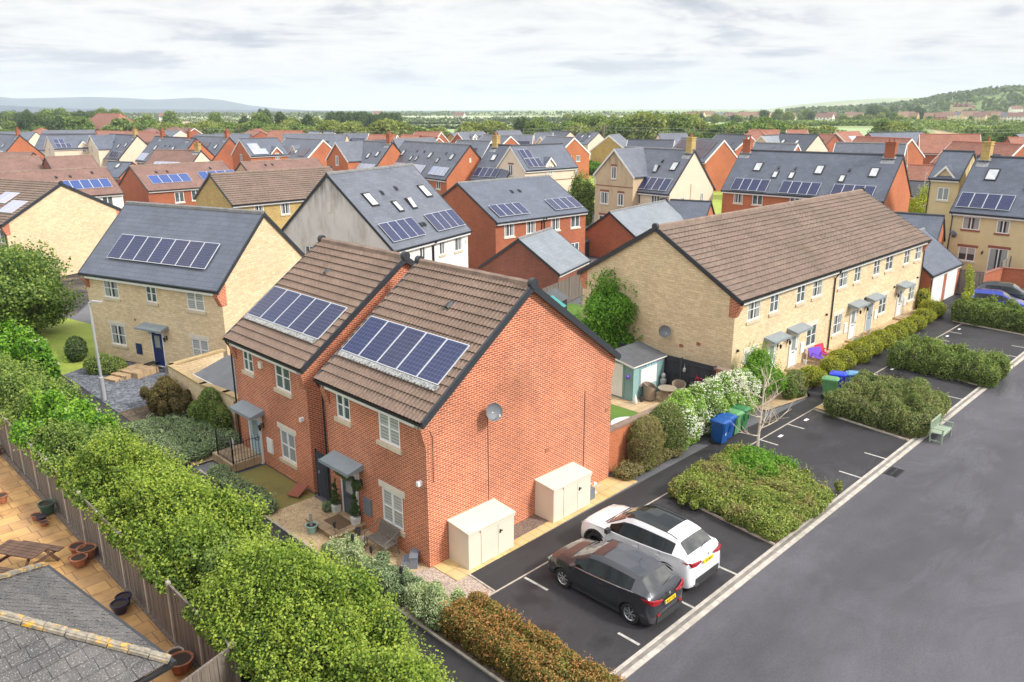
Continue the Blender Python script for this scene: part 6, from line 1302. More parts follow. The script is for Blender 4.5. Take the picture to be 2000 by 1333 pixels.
panel_fence('garden_fence','black-painted fence beside the shed with a pink bicycle leaning on it',(19.12,1.45),(19.12,7.2),1.85,'wood_dark','verge_dark',1.83,rails=True,railside=1)
panel_fence('garden_fence','brown close-board fence behind the nearest house gardens',(14.5,13.2),(21.8,13.5),1.8,'wood_fence_brown','wood_grey')
panel_fence('garden_fence','pale grey fence beside the small brick garage',(21.5,18.0),(35.5,22.0),1.8,'wood_fence','wood_grey')
panel_fence('garden_fence','weathered grey fence at the end of the garages by the blue car',(53.2,1.2),(53.2,-.9),1.9,'wood_grey','wood_grey')
panel_fence('garden_fence','slanting grey fence between the patio door and the garden clutter, right edge',(60.0,-.4),(63.3,-.2),1.7,'wood_grey','wood_grey')
panel_fence('garden_fence','small timber fence beyond the small garage beside the red brick house',(40.5,22.5),(45.5,23.5),1.6,'wood_fence','wood_grey')
def brick_wall(name,label,pts,h,m,cap,th=.24,piers=()):
    t=thing(name,label,'wall',(pts[0][0],pts[0][1],0)); o=Vector((pts[0][0],pts[0][1],0)); b=MB(); c=MB()
    for p,q in zip(pts,pts[1:]):
        a=Vector((p[0],p[1],0))-o; e=Vector((q[0],q[1],0))-o; d=(e-a).normalized()*th*.5
        h0=p[2] if len(p)>2 else h; h1=q[2] if len(q)>2 else h
        b.bar(a+Vector((0,0,h0/2))-d*.0,e+Vector((0,0,h0/2)),th,h0); c.bar(a-d+Vector((0,0,h0+.045)),e+d+Vector((0,0,h0+.045)),th+.08,.09)
    for (x,y,hh_) in piers: b.box(x-o.x-.2,y-o.y-.2,0,x-o.x+.2,y-o.y+.2,hh_); c.box(x-o.x-.24,y-o.y-.24,hh_,x-o.x+.24,y-o.y+.24,hh_+.09)
    b.build('wall_face',MT[m],t); c.build('coping',MT[cap],t); return t
brick_wall('garden_wall','red brick garden wall covered by jasmine, running from the nearest house',[(9.3,.33),(19.15,.33)],1.75,'brick_orange','ridge_brown')
brick_wall('garden_wall','short red brick wall end turning towards the terrace',[(19.15,.33),(19.15,1.35)],1.74,'brick_bright','ridge_brown')
brick_wall('garden_wall','stone garden wall with brick coping in front of the grey lean-to roof',[(3.6,21.2),(.72,20.7),(.60,16.8),(.85,15.0),(.95,13.2)],1.8,'stone_warm','stone_tan',.24,((.95,13.1,1.95),))
brick_wall('garden_wall','red brick wall behind the parked cars at the right edge',[(53.3,-.6),(57.5,-1.0),(60,-9)],1.6,'brick_red','brick_dark')
brick_wall('garden_wall','low brick wall beyond the white-windowed red gable by the lawn',[P(1148,318),P(1163,316)],1.8,'brick_orange','brick_dark')
t=thing('timber_gate','dark grey boarded side gate between the two brick houses','gate',(.28,5.75,0)); 
b=MB()
for i in range(9): b.box(-.02,i*.105,.08,.02,i*.105+.10,1.82-.0)
b.build('boards',MT['gate_dark'],t); MB().box(-.03,-.05,0,.03,0,1.9).box(-.03,.95,0,.03,1.0,1.9).build('gate_post',MT['gate_dark'],t); MB().box(-.06,.75,1.0,-.02,.79,1.1).build('latch',MT['metal_grey'],t)
t=thing('timber_gate','reddish brown side gate left of the pale blue front door','gate',(.55,12.85,0))
b=MB()
for i in range(9): b.box(-.02,-.02+i*.11-.12,.08,.02,i*.11-.04,1.85)
b.build('boards',MT['door_brown'],t); MB().box(-.06,.05,1.0,-.02,.09,1.1).build('latch',MT['metal_grey'],t)
t=thing('timber_gate','pale green boarded gate beside the far garage block','gate',(45.4,24.0,0),R(60)); MB().box(0,-.02,.05,1.0,.02,1.8).build('boards',MT['wood_sage'],t)
# lean-to / outbuilding roofs
t=thing('lean_to','grey felt roof of the low outbuilding behind the stone garden wall','outbuilding',(1.1,14.3,0)); MB().box(.1,.3,0,1.5,4.2,1.75).build('wall',MT['stone_warm'],t); b=MB(); b.poly([(-.1,0,1.72),(1.75,-.1,2.30),(1.75,4.5,2.30),(-.1,4.5,1.72)]); b.poly([(-.1,4.5,1.66),(1.75,4.5,2.24),(1.75,-.1,2.24),(-.1,0,1.66)]); b.build('roof',MT['felt_roof'],t)
b=MB(); b.bar((-.12,0,1.70),(-.12,4.5,1.70),.05,.12); b.bar((-.1,-.05,1.72),(1.75,-.12,2.3),.05,.12); b.build('fascia',MT['barge_white'],t)
# railings
t=thing('railing','black iron railing around the steps of the pale blue door','railing',(-1.0,10.9,0))
def rail_run(b,p,q,z0,z1,n):
    p=Vector(p);q=Vector(q)
    b.bar(p+Vector((0,0,z1-.12)),q+Vector((0,0,z1-.12)),.03,.015); b.bar(p+Vector((0,0,z0+.1)),q+Vector((0,0,z0+.1)),.03,.015)
    for i in range(n+1):
        c=p+(q-p)*i/n; k=i in(0,n); b.bar(c+Vector((0,0,z0)),c+Vector((0,0,z1+(.12 if k else 0))),.045 if k else .016,.045 if k else .016)
        if k: b.lathe([(0,z1+.18),(.035,z1+.15),(0,z1+.11)],(c.x,c.y,0),8)
        else: b.lathe([(0,z1+.05),(.012,z1)],(c.x,c.y,0),5)
for nm,p,q,n in (('rail_section',(0,0,0),(0,1.35,0),11),('rail_section',(0,0,0),(1.25,0,0),10)):
    b=MB(); rail_run(b,p,q,.30,1.28,n); b.build(nm,MT['black_plastic'],t)
# ---------------- sheds and boxes ----------------
t=thing('garden_shed','duck-egg blue garden shed with grey felt roof and a white board on its side','shed',(16.45,4.35,0))
b=MB(); 
def boards(b,x0,y0,x1,y1,z1a,z1b,m=0): pass
b.prism([(0,0),(1.55,0),(1.55,2.15),(0,1.84)],'x',.0,2.6); 
for i in range(13):
    z=.05+i*.14; b.box(-.008,.0,z,.0,1.55,z+.125 if z<1.7 else z+.02); b.box(0,-.008,z,2.6,.0,min(z+.128,1.82))
b.build('wall',MT['wood_teal'],t)
b=MB(); b.prism([(-.12,1.80),(1.68,2.17),(1.68,2.21),(-.12,1.84)],'x',-.12,2.72); b.build('roof',MT['felt_grey'],t)
b=MB(); b.bar((-.125,-.12,1.78),(-.125,1.68,2.14),.02,.10); b.bar((-.12,-.125,1.80),(2.72,-.125,1.80),.02,.06); b.build('fascia',MT['barge_white'],t)
MB().box(.62,-.03,.62,1.95,-.009,1.52).build('white_board',MT['paint_white'],t); MB().box(-.03,.62,.1,-.009,1.35,1.78).build('door',MT['barge_white'],t)
b=MB(); 
for i,c in enumerate(range(9)): b.box(.35+i*.22,-.02,1.66-.05*math.sin(i/8*math.pi),.41+i*.22,-.01,1.72-.05*math.sin(i/8*math.pi))
b.build('bunting',MT['camp_purple'],t)
tag(MB().lathe([(0,.12),(.05,.10),(.10,.02),(.08,-.06),(0,-.14)],(0,0,0),10).build('hanging_heart',MT['camp_purple'],None,(16.36,4.62,1.25),smooth=True),'purple hanging ornament on the corner of the blue shed','ornament')
tag(MB().lathe([(0,.3),(.005,.3),(.02,.12),(.07,.08),(.09,-.02),(.07,-.1),(0,-.12)],(0,0,0),10).build('hanging_lantern',MT['metal_grey'],None,(19.0,3.1,1.35),smooth=True),'silver lantern hanging on the black fence','lantern')
def storebox(label,x,y):
    t=thing('storage_cabinet',label,'storage cabinet',(x,y,0),0,'cream metal storage cabinets against the blank gable')
    L,D,H=1.98,.95,1.26; b=MB(); b.prism([(0,0),(D,0),(D,H+.09),(0,H)],'x',0,L); b.build('body',MT['cream_metal'],t)
    b=MB(); b.prism([(-.05,H-.02),(D+.02,H+.09),(D+.02,H+.14),(-.05,H+.035)],'x',-.04,L+.04); b.build('lid',MT['cream_metal'],t)
    for x0,x1 in ((.52,1.24),(1.26,1.96)):
        d=MB(); d.box(x0,-.018,.03,x1,-.001,H-.10); o=d.build('door',MT['cream_metal'],t)
    h_=MB(); h_.box(1.32,-.05,.80,1.36,-.018,.92); h_.box(1.31,-.07,.86,1.42,-.05,.89); h_.build('handle',MT['black_plastic'],o)
    MB().box(.48,-.05,H-.10,1.99,-.001,H-.045).build('door_rail',MT['cream_metal'],t); return t
storebox('cream metal storage cabinet nearest the corner of the brick gable',.87,-1.0); storebox('cream metal storage cabinet farther along the gable, nearer the flowering wall',4.90,-.90)
t=tag(MB().box(0,0,0,.35,.4,.42).build('crate',MT['plastic_grey'],None,(7.0,-.75,.012)),'grey crate of rubbish behind the far cream cabinet','crate')
b=MB(); r_=random.Random(2); 
for i in range(9): p=Vector((r_.uniform(0,.5),r_.uniform(0,.4),r_.uniform(.1,.4))); b.poly([p,p+Vector((r_.uniform(.1,.3),0,r_.uniform(-.1,.1))),p+Vector((.2,r_.uniform(.1,.3),r_.uniform(-.1,.1)))])
tag(b.build('plastic_sheet',MT['paint_white'],None,(7.2,-.8,.02)),'crumpled white plastic sheet beside the grey crate','plastic sheet')
# sheds in back gardens
for lb,x,y,rz,m,rm in (('dark green roofed garden shed behind the blue shed fence',22.3,15.2,.3,'pot_green','tub_teal'),('grey garden shed with a felt roof next to the green one',24.2,16.6,.3,'wood_dark','felt_grey'),('dark garden shed beside the red brick semi',44.6,31.5,.1,'wood_dark','felt_grey'),('low black storage shed against the pale brick house at the right edge',55.6,4.2,-.05,'wood_dark','verge_dark')):
    t=thing('garden_shed',lb,'shed',(x,y,0),rz); b=MB(); b.box(0,0,0,2.2,1.8,1.55); b.prism([(0,1.55),(1.8,1.55),(.9,2.05)],'x',0,2.2); b.build('wall',MT[m],t); r_=MB(); r_.prism([(-.15,1.48),(.9,2.08),(1.95,1.48),(.9,2.0)],'x',-.1,2.3); r_.build('roof',MT[rm],t); MB().box(.7,-.02,.05,1.5,-.002,1.5).build('door',MT[m],t)
# ---------------- wheelie bins ----------------
def wheelie(label,x,y,rz,m,num=None,group='wheelie bins'):
    t=thing('wheelie_bin',label,'wheelie bin',(x,y,0),rz,group)
    b=MB(); b.taper(0,0,.06,.95,.20,.24,.28,.33,0,0,-.02); b.taper(0,0,.93,.99,.30,.35,.30,.35); b.box(-.2,-.36,.55,-.17,-.26,.9) ; b.box(.17,-.36,.55,.2,-.26,.9); b.build('body',MT[m],t)
    l=MB(); l.taper(0,0,.99,1.03,.31,.37,.30,.36); l.taper(0,-.03,1.03,1.09,.30,.34,.22,.26); l.box(-.26,-.42,.98,.26,-.37,1.03); l.build('lid',MT[m],t)
    h_=MB(); h_.tube([(-.22,.40,.96),(.22,.40,.96)],.018); h_.box(-.22,.33,.92,-.19,.41,.97); h_.box(.19,.33,.92,.22,.41,.97); h_.build('handle',MT[m],t)
    for s_ in (-1,1): MB().lathe([(0,-.03),(.10,-.03),(.10,.03),(0,.03)],(s_*.24,.24,.10),14,0,'x').build('wheel',MT['rubber'],t)
    if num:
        text_part('bin_number',num,.32,'paint_white',t,(0,-.30,.50),(R(86),0,0))
    return t
wheelie('dark blue wheelie bin with a white painted 7, nearest of the four by the jasmine',15.1,-1.3,-.05,'bin_blue','7'); wheelie('second blue wheelie bin, tucked behind the one with the 7',15.72,-1.2,.06,'bin_blue'); wheelie('light green wheelie bin with a dull lid, third by the jasmine',16.35,-1.18,0,'bin_green'); wheelie('dark green wheelie bin with its lid up, last of the four by the jasmine',17.0,-1.15,.05,'bin_dark_green')
wheelie('green wheelie bin standing by the first bay hedge',23.75,-2.25,.25,'bin_green'); wheelie('bright blue wheelie bin between the green bin and the faded blue one',24.75,-2.2,.35,'bin_bright_blue'); wheelie('faded light blue wheelie bin at the bay hedge',25.35,-2.75,.5,'bin_faded_blue')
# ---------------- bench ----------------
t=thing('garden_bench','weathered pale green slatted wooden bench on the kerb by the first bay hedge','bench',(21.55,-8.2,0),.02)
b=MB()
for i in range(6): b.box(.02,.02+i*.078,.42,1.22,.02+i*.078+.06,.445)
b.box(.0,.0,.36,1.24,.03,.41); b.build('seat',MT['wood_sage'],t)
b=MB(); b.bar((.0,.53,.90),(1.24,.53,.90),.04,.07); b.bar((0,.50,.50),(1.24,.50,.50),.03,.05)
for i in range(13): b.bar((.08+i*.09,.505,.5),(.08+i*.09,.53,.88),.04,.015,upv=(0,1,0))
b.build('backrest',MT['wood_sage'],t)
for x in (0,1.24):
    MB().bar((x,.03,0),(x,.03,.62),.06,.06).build('leg',MT['wood_sage'],t); MB().bar((x,.48,0),(x,.54,.92),.06,.05).build('leg',MT['wood_sage'],t)
    MB().bar((x,-.03,.64),(x,.52,.64),.06,.03).build('armrest',MT['wood_sage'],t); MB().bar((x,.03,.10),(x,.49,.10),.03,.04).build('stretcher',MT['wood_sage'],t)
# rattan bench in front of the window
t=thing('rattan_bench','brown woven two-seat bench on the gravel under the ground floor window','bench',(-.62,1.30,0)) 
b=MB(); n=14
for i in range(n): b.box(.0+.0,.04+i*.075,.38,.46,.04+i*.075+.055,.41)
for i in range(7): b.box(.0+i*.066,.03,.405,.0+i*.066+.03,1.1,.42)
b.build('seat',MT['rattan_dark'],t)
b=MB()
for i in range(n): b.bar((.47,.07+i*.075,.42),(.62,.07+i*.075,.86),.05,.012,upv=(1,0,0))
for i in range(6): b.bar((.49+i*.024,.04,.48+i*.07),(.49+i*.024,1.1,.48+i*.07),.012,.035,upv=(1,0,0))
b.build('backrest',MT['rattan_dark'],t)
for y in (.02,1.12):
    MB().tube([(.62,y,.86),(.30,y,.68),(.0,y,.60),(-.04,y,.35),(-.05,y,.0)],.016,8).build('leg',MT['rattan_dark'],t,smooth=True); MB().tube([(.44,y,.40),(.56,y,0)],.016,8).build('leg',MT['rattan_dark'],t,smooth=True)
t=thing('step_box','grey plastic two-step box beside the corner of the nearest house','step box',(-.22,.58,0),-.75); b=MB(); b.prism([(-.25,0),(.25,0),(.25,.38),(.02,.38),(.02,.24),(-.25,.20)],'y',-.27,.27); b.build('body',MT['plastic_grey'],t); MB().box(.0,-.29,.38,.27,.29,.41).build('lid',MT['plastic_grey'],t)
# ---------------- pots ----------------
def pot(label,x,y,r,h,m,z=0,plant=None,name='plant_pot',group=None,soil=True,ph=.3,pm='leaf_tree'):
    t=thing(name,label,'plant pot',(x,y,z),0,group); MB().lathe([(0,0),(r*.68,0),(r*.95,h*.86),(r*1.06,h*.86),(r*1.06,h),(r*.9,h),(r*.86,h*.88)],(0,0,0),20).build('pot',MT[m],t,smooth=35)
    if soil: MB().lathe([(0,h*.88),(r*.88,h*.88)],(0,0,0),16).build('soil',MT['compost'],t)
    return t
PG='pots on the orange patio'
for a in (('terracotta pot at the left edge of the patio',-8.25,14.6,.25,.3,'terracotta'),('tall green pot with a leggy plant by the fence',-7.30,12.45,.27,.42,'pot_green'),('small terracotta pot left of the green one',-7.72,12.25,.17,.2,'terracotta'),('dark blue pot in front of the green one',-7.62,11.95,.17,.22,'pot_blue'),('little red square planter below the dark blue pot',-7.65,11.6,.15,.14,'terracotta'),('large terracotta pot at the back of the group of four',-7.42,8.75,.26,.32,'terracotta'),('widest terracotta pot, right in the group of four',-7.28,8.35,.29,.34,'terracotta'),('smallest terracotta pot at the left of the group of four',-7.68,8.3,.17,.2,'terracotta'),('front terracotta pot of the group of four',-7.62,8.0,.25,.3,'terracotta'),('black glazed pot with a cream rim, left of a pair',-7.62,4.55,.24,.3,'pot_blue'),('black glazed pot with a cream rim, right of a pair',-7.40,4.85,.22,.28,'pot_blue'),('big brown pot at the corner of the fence',-7.42,.85,.31,.35,'terracotta'),('pale rimmed pot behind the big brown one',-7.35,1.35,.2,.25,'pot_cream')): pot(*a,group=PG)
for a in (('terracotta pot at the back on the step of the raised patio',-7.45,21.0,.26,.3,'terracotta'),('terracotta pot in the middle by the raised patio step',-7.30,20.55,.24,.3,'terracotta'),('small terracotta pot at the left by the raised patio step',-7.9,20.75,.18,.22,'terracotta')): pot(*a,z=.16,group=PG)
pot('terracotta pot standing below the raised patio step',-7.25,19.6,.2,.26,'terracotta',group=PG)
pot('mint green tub holding a dark umbrella stand on the gravel',-1.35,4.55,.2,.3,'pot_mint'); tag(MB().tube([(0,0,.25),(0,0,.72)],.05,10).build('umbrella_base',MT['metal_grey'],None,(-1.35,4.55,0)),'steel tube standing in the mint green tub','tube')
for lb,y,x in (('spiral topiary in a white pot left of the grey front door',4.9,-.15),('spiral topiary in a white pot right of the grey front door',3.68,-.15)):
    t=thing('topiary',lb,'topiary',(x,y,.20),0,'pair of spiral topiaries'); b=MB(); b.taper(0,0,0,.26,.11,.11,.14,.14); b.build('pot',MT['pot_white'],t)
    bl=[(.05*math.cos(k*1.9),.05*math.sin(k*1.9),.36+k*.085,.15*(1-k/13),.15*(1-k/13),.06) for k in range(11)]; P_,N_=blob_points(bl,4200,77,keep=.5); mesh_obj('crown',leaf_mesh('crown',P_,N_,.035,'leaf_dark',seed=9),t)
pot('small grey vase at the foot of the right topiary',-.35,3.25,.09,.28,'pot_slate',name='vase',soil=False)
bush('pot_flowers','pot of pale trailing flowers left of the left topiary','plant',[(-.35,5.15,.38,.18,.18,.2)],'leaf_bluegreen',.05,2500,flowers=('petal_cream',60,.035,1,.02))
tag(MB().lathe([(0,0),(.11,.02),(.13,.12),(.12,.2),(.07,.3),(.05,.33),(0,.36)],(0,0,0),12).build('stone_ornament',MT['pot_cream'],None,(-.55,2.62,0),smooth=True),'small beige stone ornament beside the rattan bench','ornament')
bush('door_wreath','bunch of trailing flowers hanging over the grey front door','flowers',[(-.12,4.55,1.88,.10,.3,.16),(-.12,4.2,1.8,.1,.22,.14)],'leaf_olive',.05,2600,flowers=('petal_cream',80,.03,1,.02),core=None)
bush('door_wreath','dark hanging basket of leaves by the lamp of the grey front door','flowers',[(-.14,3.5,1.72,.14,.22,.2)],'leaf_dark',.06,2200,core=None)
for x,y in ((-1.05,3.75),(-1.15,2.95),(-1.15,1.75),(-1.25,.55),(-1.2,-.5)): pass
for i,(x,y,lb) in enumerate(((-1.35,3.05,'solar path light at the left end of the variegated shrubs'),(-1.4,1.95,'solar path light second from the left'),(-1.4,.95,'solar path light third from the left, before the step box'),(-1.45,-.62,'solar path light nearest the brown-tipped hedge'))):
    t=thing('path_light',lb,'garden light',(x,y,0),0,'black solar path lights'); MB().tube([(0,0,0),(0,0,.78)],.008,6).build('stake',MT['black_plastic'],t); MB().lathe([(0,.74),(.035,.78),(.06,.92),(.05,1.0),(.0,1.01)],(0,0,0),10).build('lamp_head',MT['black_plastic'],t)
tag(MB().box(-.3,-.45,0,.3,.45,.02).build('doormat',MT['mat_brown'],None,(-.5,4.2,.20)),'brown coir doormat on the step of the grey front door','doormat')
b=MB(); b.box(-.25,-.4,0,.25,.4,.02); tag(b.build('doormat',MT['ink'],None,(1.95,26.55,.32),(0,0,R(-72))),'black doormat before the dark blue front door','doormat')
tag(MB().box(0,0,0,.45,.3,.3).build('planter_box',MT['pot_slate'],None,(2.1,25.2,0)),'dark slate planter box below the steps of the blue door','planter')
t=thing('brick_slab','fallen reddish board leaning on the wall of the second brick house','board',(-.25,7.35,0),.4); MB().bar((-.3,0,.08),(.35,0,.26),.5,.04).build('board',MT['brick_plain'],t)
tag(MB().lathe([(0,0),(.07,0),(.08,.35),(.03,.5),(0,.52)],(0,0,0),10).build('bottle_pair',MT['pot_white'],None,(-.35,12.3,.32),smooth=True),'white bottle beside the pale blue front door','bottle')
# ---------------- rattan table set on the garden patio ----------------
t=thing('patio_table','round glass-topped rattan table on the garden patio','table',(17.65,3.15,0)); MB().lathe([(0,.70),(.46,.70),(.46,.73),(0,.73)],(0,0,0),24).build('table_top',MT['glass_table'],t); b=MB(); b.taper(0,0,0,.69,.26,.26,.20,.20); b.build('leg',MT['rattan'],t)
def tub_chair(label,x,y,rz):
    t=thing('rattan_chair',label,'chair',(x,y,0),rz,'rattan tub chairs'); b=MB(); b.lathe([(0,.36),(.28,.36),(.28,.42),(0,.42)],(0,0,0),18); b.build('seat',MT['rattan'],t)
    b=MB(); N=18
    for i in range(N):
        a0=-.35*math.pi+1.7*math.pi*i/N-.0; a1=-.35*math.pi+1.7*math.pi*(i+1)/N; f=lambda a:.62+.24*max(0,math.sin((a+.35*math.pi)/1.7))**1.0
        for r0,r1 in ((.31,.34),):
            P0=[(r1*math.cos(a0),r1*math.sin(a0)),(r1*math.cos(a1),r1*math.sin(a1))]; q0=[(r0*math.cos(a0),r0*math.sin(a0)),(r0*math.cos(a1),r0*math.sin(a1))]
            b.poly([(*P0[0],.05),(*P0[1],.05),(*P0[1],f(a1)),(*P0[0],f(a0))]); b.poly([(*q0[1],.05),(*q0[0],.05),(*q0[0],f(a0)),(*q0[1],f(a1))]); b.poly([(*P0[0],f(a0)),(*P0[1],f(a1)),(*q0[1],f(a1)),(*q0[0],f(a0))])
    b.build('backrest',MT['rattan'],t)
tub_chair('rattan tub chair left of the round table by the shed',17.35,3.95,math.pi*.15); tub_chair('rattan tub chair right of the round table by the black fence',18.5,3.05,-math.pi*.3)
t=thing('lantern','tall dark lantern standing against the blue shed','lantern',(17.5,4.15,0)); b=MB(); b.box(-.12,-.12,0,.12,.12,.05); 
for sx_ in (-1,1):
    for sy in (-1,1): b.box(sx_*.11-.01,sy*.11-.01,.05,sx_*.11+.01,sy*.11+.01,.45)
b.box(-.12,-.12,.45,.12,.12,.48); b.taper(0,0,.48,.62,.10,.10,.03,.03); b.build('frame',MT['metal_dark'],t); MB().box(-.09,-.09,.05,.09,.09,.44).build('pane',MT['glass_net'],t)
tag(MB().lathe([(0,0),(.10,.02),(.12,.15),(.06,.35),(0,.52)],(0,0,0),10).build('stone_ornament',MT['pot_white'],None,(16.35,4.1,0),smooth=True),'white teardrop ornament at the corner of the blue shed','ornament')
tag(MB().lathe([(0,0),(.09,0),(.1,.26),(.08,.28)],(0,0,0),10).build('candle_jar',MT['metal_dark'],None,(16.8,4.05,0),smooth=True),'small black jar at the foot of the blue shed','jar')
t=thing('statue','grey garden statue beside the blue shed and black fence','statue',(18.75,4.15,0)); b=MB(); b.lathe([(0,0),(.18,0),(.19,.2),(.14,.45),(.18,.55),(.16,.68),(.07,.72),(.11,.80),(.12,.9),(.07,.98),(0,1.0)],(0,0,0),14); b.build('figure',MT['metal_grey'],t,smooth=True)
t=thing('trampoline','small round white paddling pool cover on the back lawn','pool cover',(13.9,2.6,0)); MB().lathe([(0,.16),(.7,.14),(.85,.10),(.88,.0)],(0,0,0),28).build('cover',MT['pot_white'],t,smooth=True)
# bicycle on the fence
t=thing('bicycle','pink bicycle hung against the black fence','bicycle',(18.95,2.0,.35),math.pi/2)
for x in (-.5,.5):
    b=MB(); N=24; b.tube([(x+.32*math.cos(2*math.pi*i/N),0,.32+.32*math.sin(2*math.pi*i/N)) for i in range(N+1)],.018,6,cap=False); w_=b.build('wheel',MT['rubber'],t)
    b=MB(); [b.tube([(x,0,.32),(x+.31*math.cos(k*math.pi/5),0,.32+.31*math.sin(k*math.pi/5))],.003,4) for k in range(10)]; b.build('spokes',MT['metal_grey'],w_)
b=MB(); [b.tube([p,q],.016,6) for p,q in (((-.5,0,.32),(-.12,0,.30)),((-.12,0,.30),(-.25,0,.82)),((-.25,0,.75),(.35,0,.80)),((.35,0,.80),(-.12,0,.30)),((.33,0,.9),(.5,0,.32)),((-.5,0,.32),(-.24,0,.72)))]; b.build('frame',MT['camp_red'],t)
MB().box(-.38,-.06,.84,-.14,.06,.89).build('saddle',MT['ink'],t); MB().tube([(.28,-.25,.98),(.33,0,.95),(.28,.25,.98)],.012,6).build('handlebar',MT['ink'],t)
# ---------------- terrace front ----------------
def camp(label,x,y,rz,m):
    t=thing('camping_chair',label,'chair',(x,y,0),rz,'folding camping chairs'); MB().taper(0,0,.38,.42,.24,.22,.26,.24).build('seat',MT[m],t); b=MB(); b.bar((-.26,.22,.42),(-.30,.38,.92),.02,.5,upv=(1,0,0)); b.bar((0,.22,.42),(0,.40,.92),.55,.02,upv=(0,1,0)); b.build('backrest',MT[m],t)
    for sx_ in (-1,1): MB().bar((sx_*.28,-.2,.60),(sx_*.28,.3,.62),.05,.03).build('armrest',MT[m],t)
    for p,q in (((-.26,-.24,0),(.26,.24,.45)),((.26,-.24,0),(-.26,.24,.45)),((-.26,.24,0),(-.26,-.24,.6)),((.26,.24,0),(.26,-.24,.6))): MB().tube([p,q],.01,6).build('leg',MT['metal_grey'],t)
camp('purple folding camping chair outside the second front door',28.6,.45,-.5,'camp_purple'); camp('red folding camping chair beside the purple one',29.5,.55,-.2,'camp_red')
pot('teal plastic tub before the third front door',33.6,.35,.24,.45,'tub_teal',name='plastic_tub',soil=False); pot('grey ribbed pot outside the first terrace door',24.95,-.25,.28,.36,'pot_slate'); pot('small dark pot beside the grey ribbed one',25.4,-.35,.12,.14,'ink')
tag(MB().box(-.1,-.02,-.16,.1,.02,.16).build('door_sign',MT['red_paint'],None,(23.62,1.25,1.55)),'red decoration beside the first terrace door','decoration')
pot('pair-pot by the second terrace door',27.75,.9,.1,.35,'pot_white',name='ornament_pot'); pot('grey ornament between the third and fourth doors',35.3,.8,.12,.4,'pot_cream',name='ornament_pot'); pot('grey ornament nearer the fourth door',36.3,.8,.12,.4,'pot_cream',name='ornament_pot'); pot('low dish by the second door step',28.2,-.1,.25,.08,'ink',name='dish'); pot('planter bowl by the last terrace door',43.6,.5,.35,.3,'pot_cream')
# ---------------- lamp posts, poles ----------------
def lamp(label,x,y,h,rz,r=.075,m='galv',arm=.7):
    t=thing('street_lamp',label,'street lamp',(x,y,0),rz,'street lamps'); MB().tube([(0,0,0),(0,0,1.2),(0,0,1.22),(0,0,h)],[r*1.25,r*1.25,r*.8,r*.6],12).build('post',MT[m],t,smooth=True); MB().tube([(0,0,h-.05),(arm*.5,0,h+.04)],.03,8).build('bracket',MT[m],t); b=MB(); b.prism([(arm*.2,h+.0),(arm,h+.03),(arm*1.0,h+.07),(arm*.2,h+.10)],'y',-.07,.07); b.build('lamp_head',MT['metal_grey'],t); return t
lamp('pale grey street lamp rising out of the tall hedge beside the left stone house',-1.75,23.2,5.0,-.95,.09)
lamp('thin street lamp on the centre lawn beside the slender tree',62.9,45.0,6.0,-.9,.06,'galv',.5); lamp('street lamp before the white-edged red gable of the dormer house',69.6,108,6.2,2.2,.07); lamp('street lamp by the parked black cars at the right',92.8,17.0,6.0,-2.6,.07)
t=thing('utility_pole','wooden utility pole with two wires in front of the big willow belt','utility pole',(0,0,0)); x,y=P(1179,273,6.0); x,y=(205*.0+x,y); 
v=r2*((1179-1000)/F)+u2*(-(244-666.5)/F)+fw; hor=math.hypot(v.x,v.y); d=250; t.location=(CAM.x+v.x/hor*d,CAM.y+v.y/hor*d,0); zt=CAM.z+v.z/hor*d; MB().tube([(0,0,0),(0,0,zt)],.35,8).build('pole',MT['wood_pole'],t)
b=MB(); 
for s_ in (-1,1):
    for dz in (0,-.9): b.tube([(0,0,zt-.6+dz),(s_*60*v.y/hor,-s_*60*v.x/hor,zt-2.2+dz),(s_*130*v.y/hor,-s_*130*v.x/hor,zt-1.2+dz)],.02,4)
b.build('wire',MT['metal_grey'],t)
# ---------------- picnic bench and neighbour's roof ----------------
t=thing('picnic_bench','weathered wooden picnic bench on the orange patio','picnic bench',(-8.95,8.95,0),R(120))
b=MB()
for i in range(5): b.box(-.80,-.37+i*.15,.72,.80,-.37+i*.15+.135,.755)
b.build('table_top',MT['wood_brown'],t)
for s_ in (-1,1):
    b=MB(); [b.box(-.8,s_*.72-.13+i*.14,.42,.8,s_*.72-.13+i*.14+.125,.455) for i in range(2)]; b.build('seat',MT['wood_brown'],t)
for x in (-.6,.6):
    MB().bar((x,-.75,.0),(x,-.25,.72),.04,.09).build('leg',MT['wood_brown'],t); MB().bar((x,.75,.0),(x,.25,.72),.04,.09).build('leg',MT['wood_brown'],t); MB().bar((x,-.85,.38),(x,.85,.38),.04,.09).build('crossbar',MT['wood_brown'],t)
t=thing('low_building','low building with a lichen-covered slate hipped roof at the bottom left corner','building')
c1=Vector((-9.33,4.26,2.4)); c2=Vector((-8.54,-1.85,2.4)); e=(c2-c1).normalized(); nn=Vector((-e.y,e.x,0))*-1
if nn.x>0: nn=-nn
ap=(c1+c2)/2+nn*3.08+Vector((0,0,1.95)); far=nn*12
b=MB(); cs=[c1,c2,c2+far,ap+far*.74,c1+far]; 
def sl(pts,m=0): b.poly([tuple(p) for p in pts],m)
sl([c1,c2,ap]); sl([c2,c2+far,ap+far,ap]); sl([c1+far,c1,ap,ap+far]); 
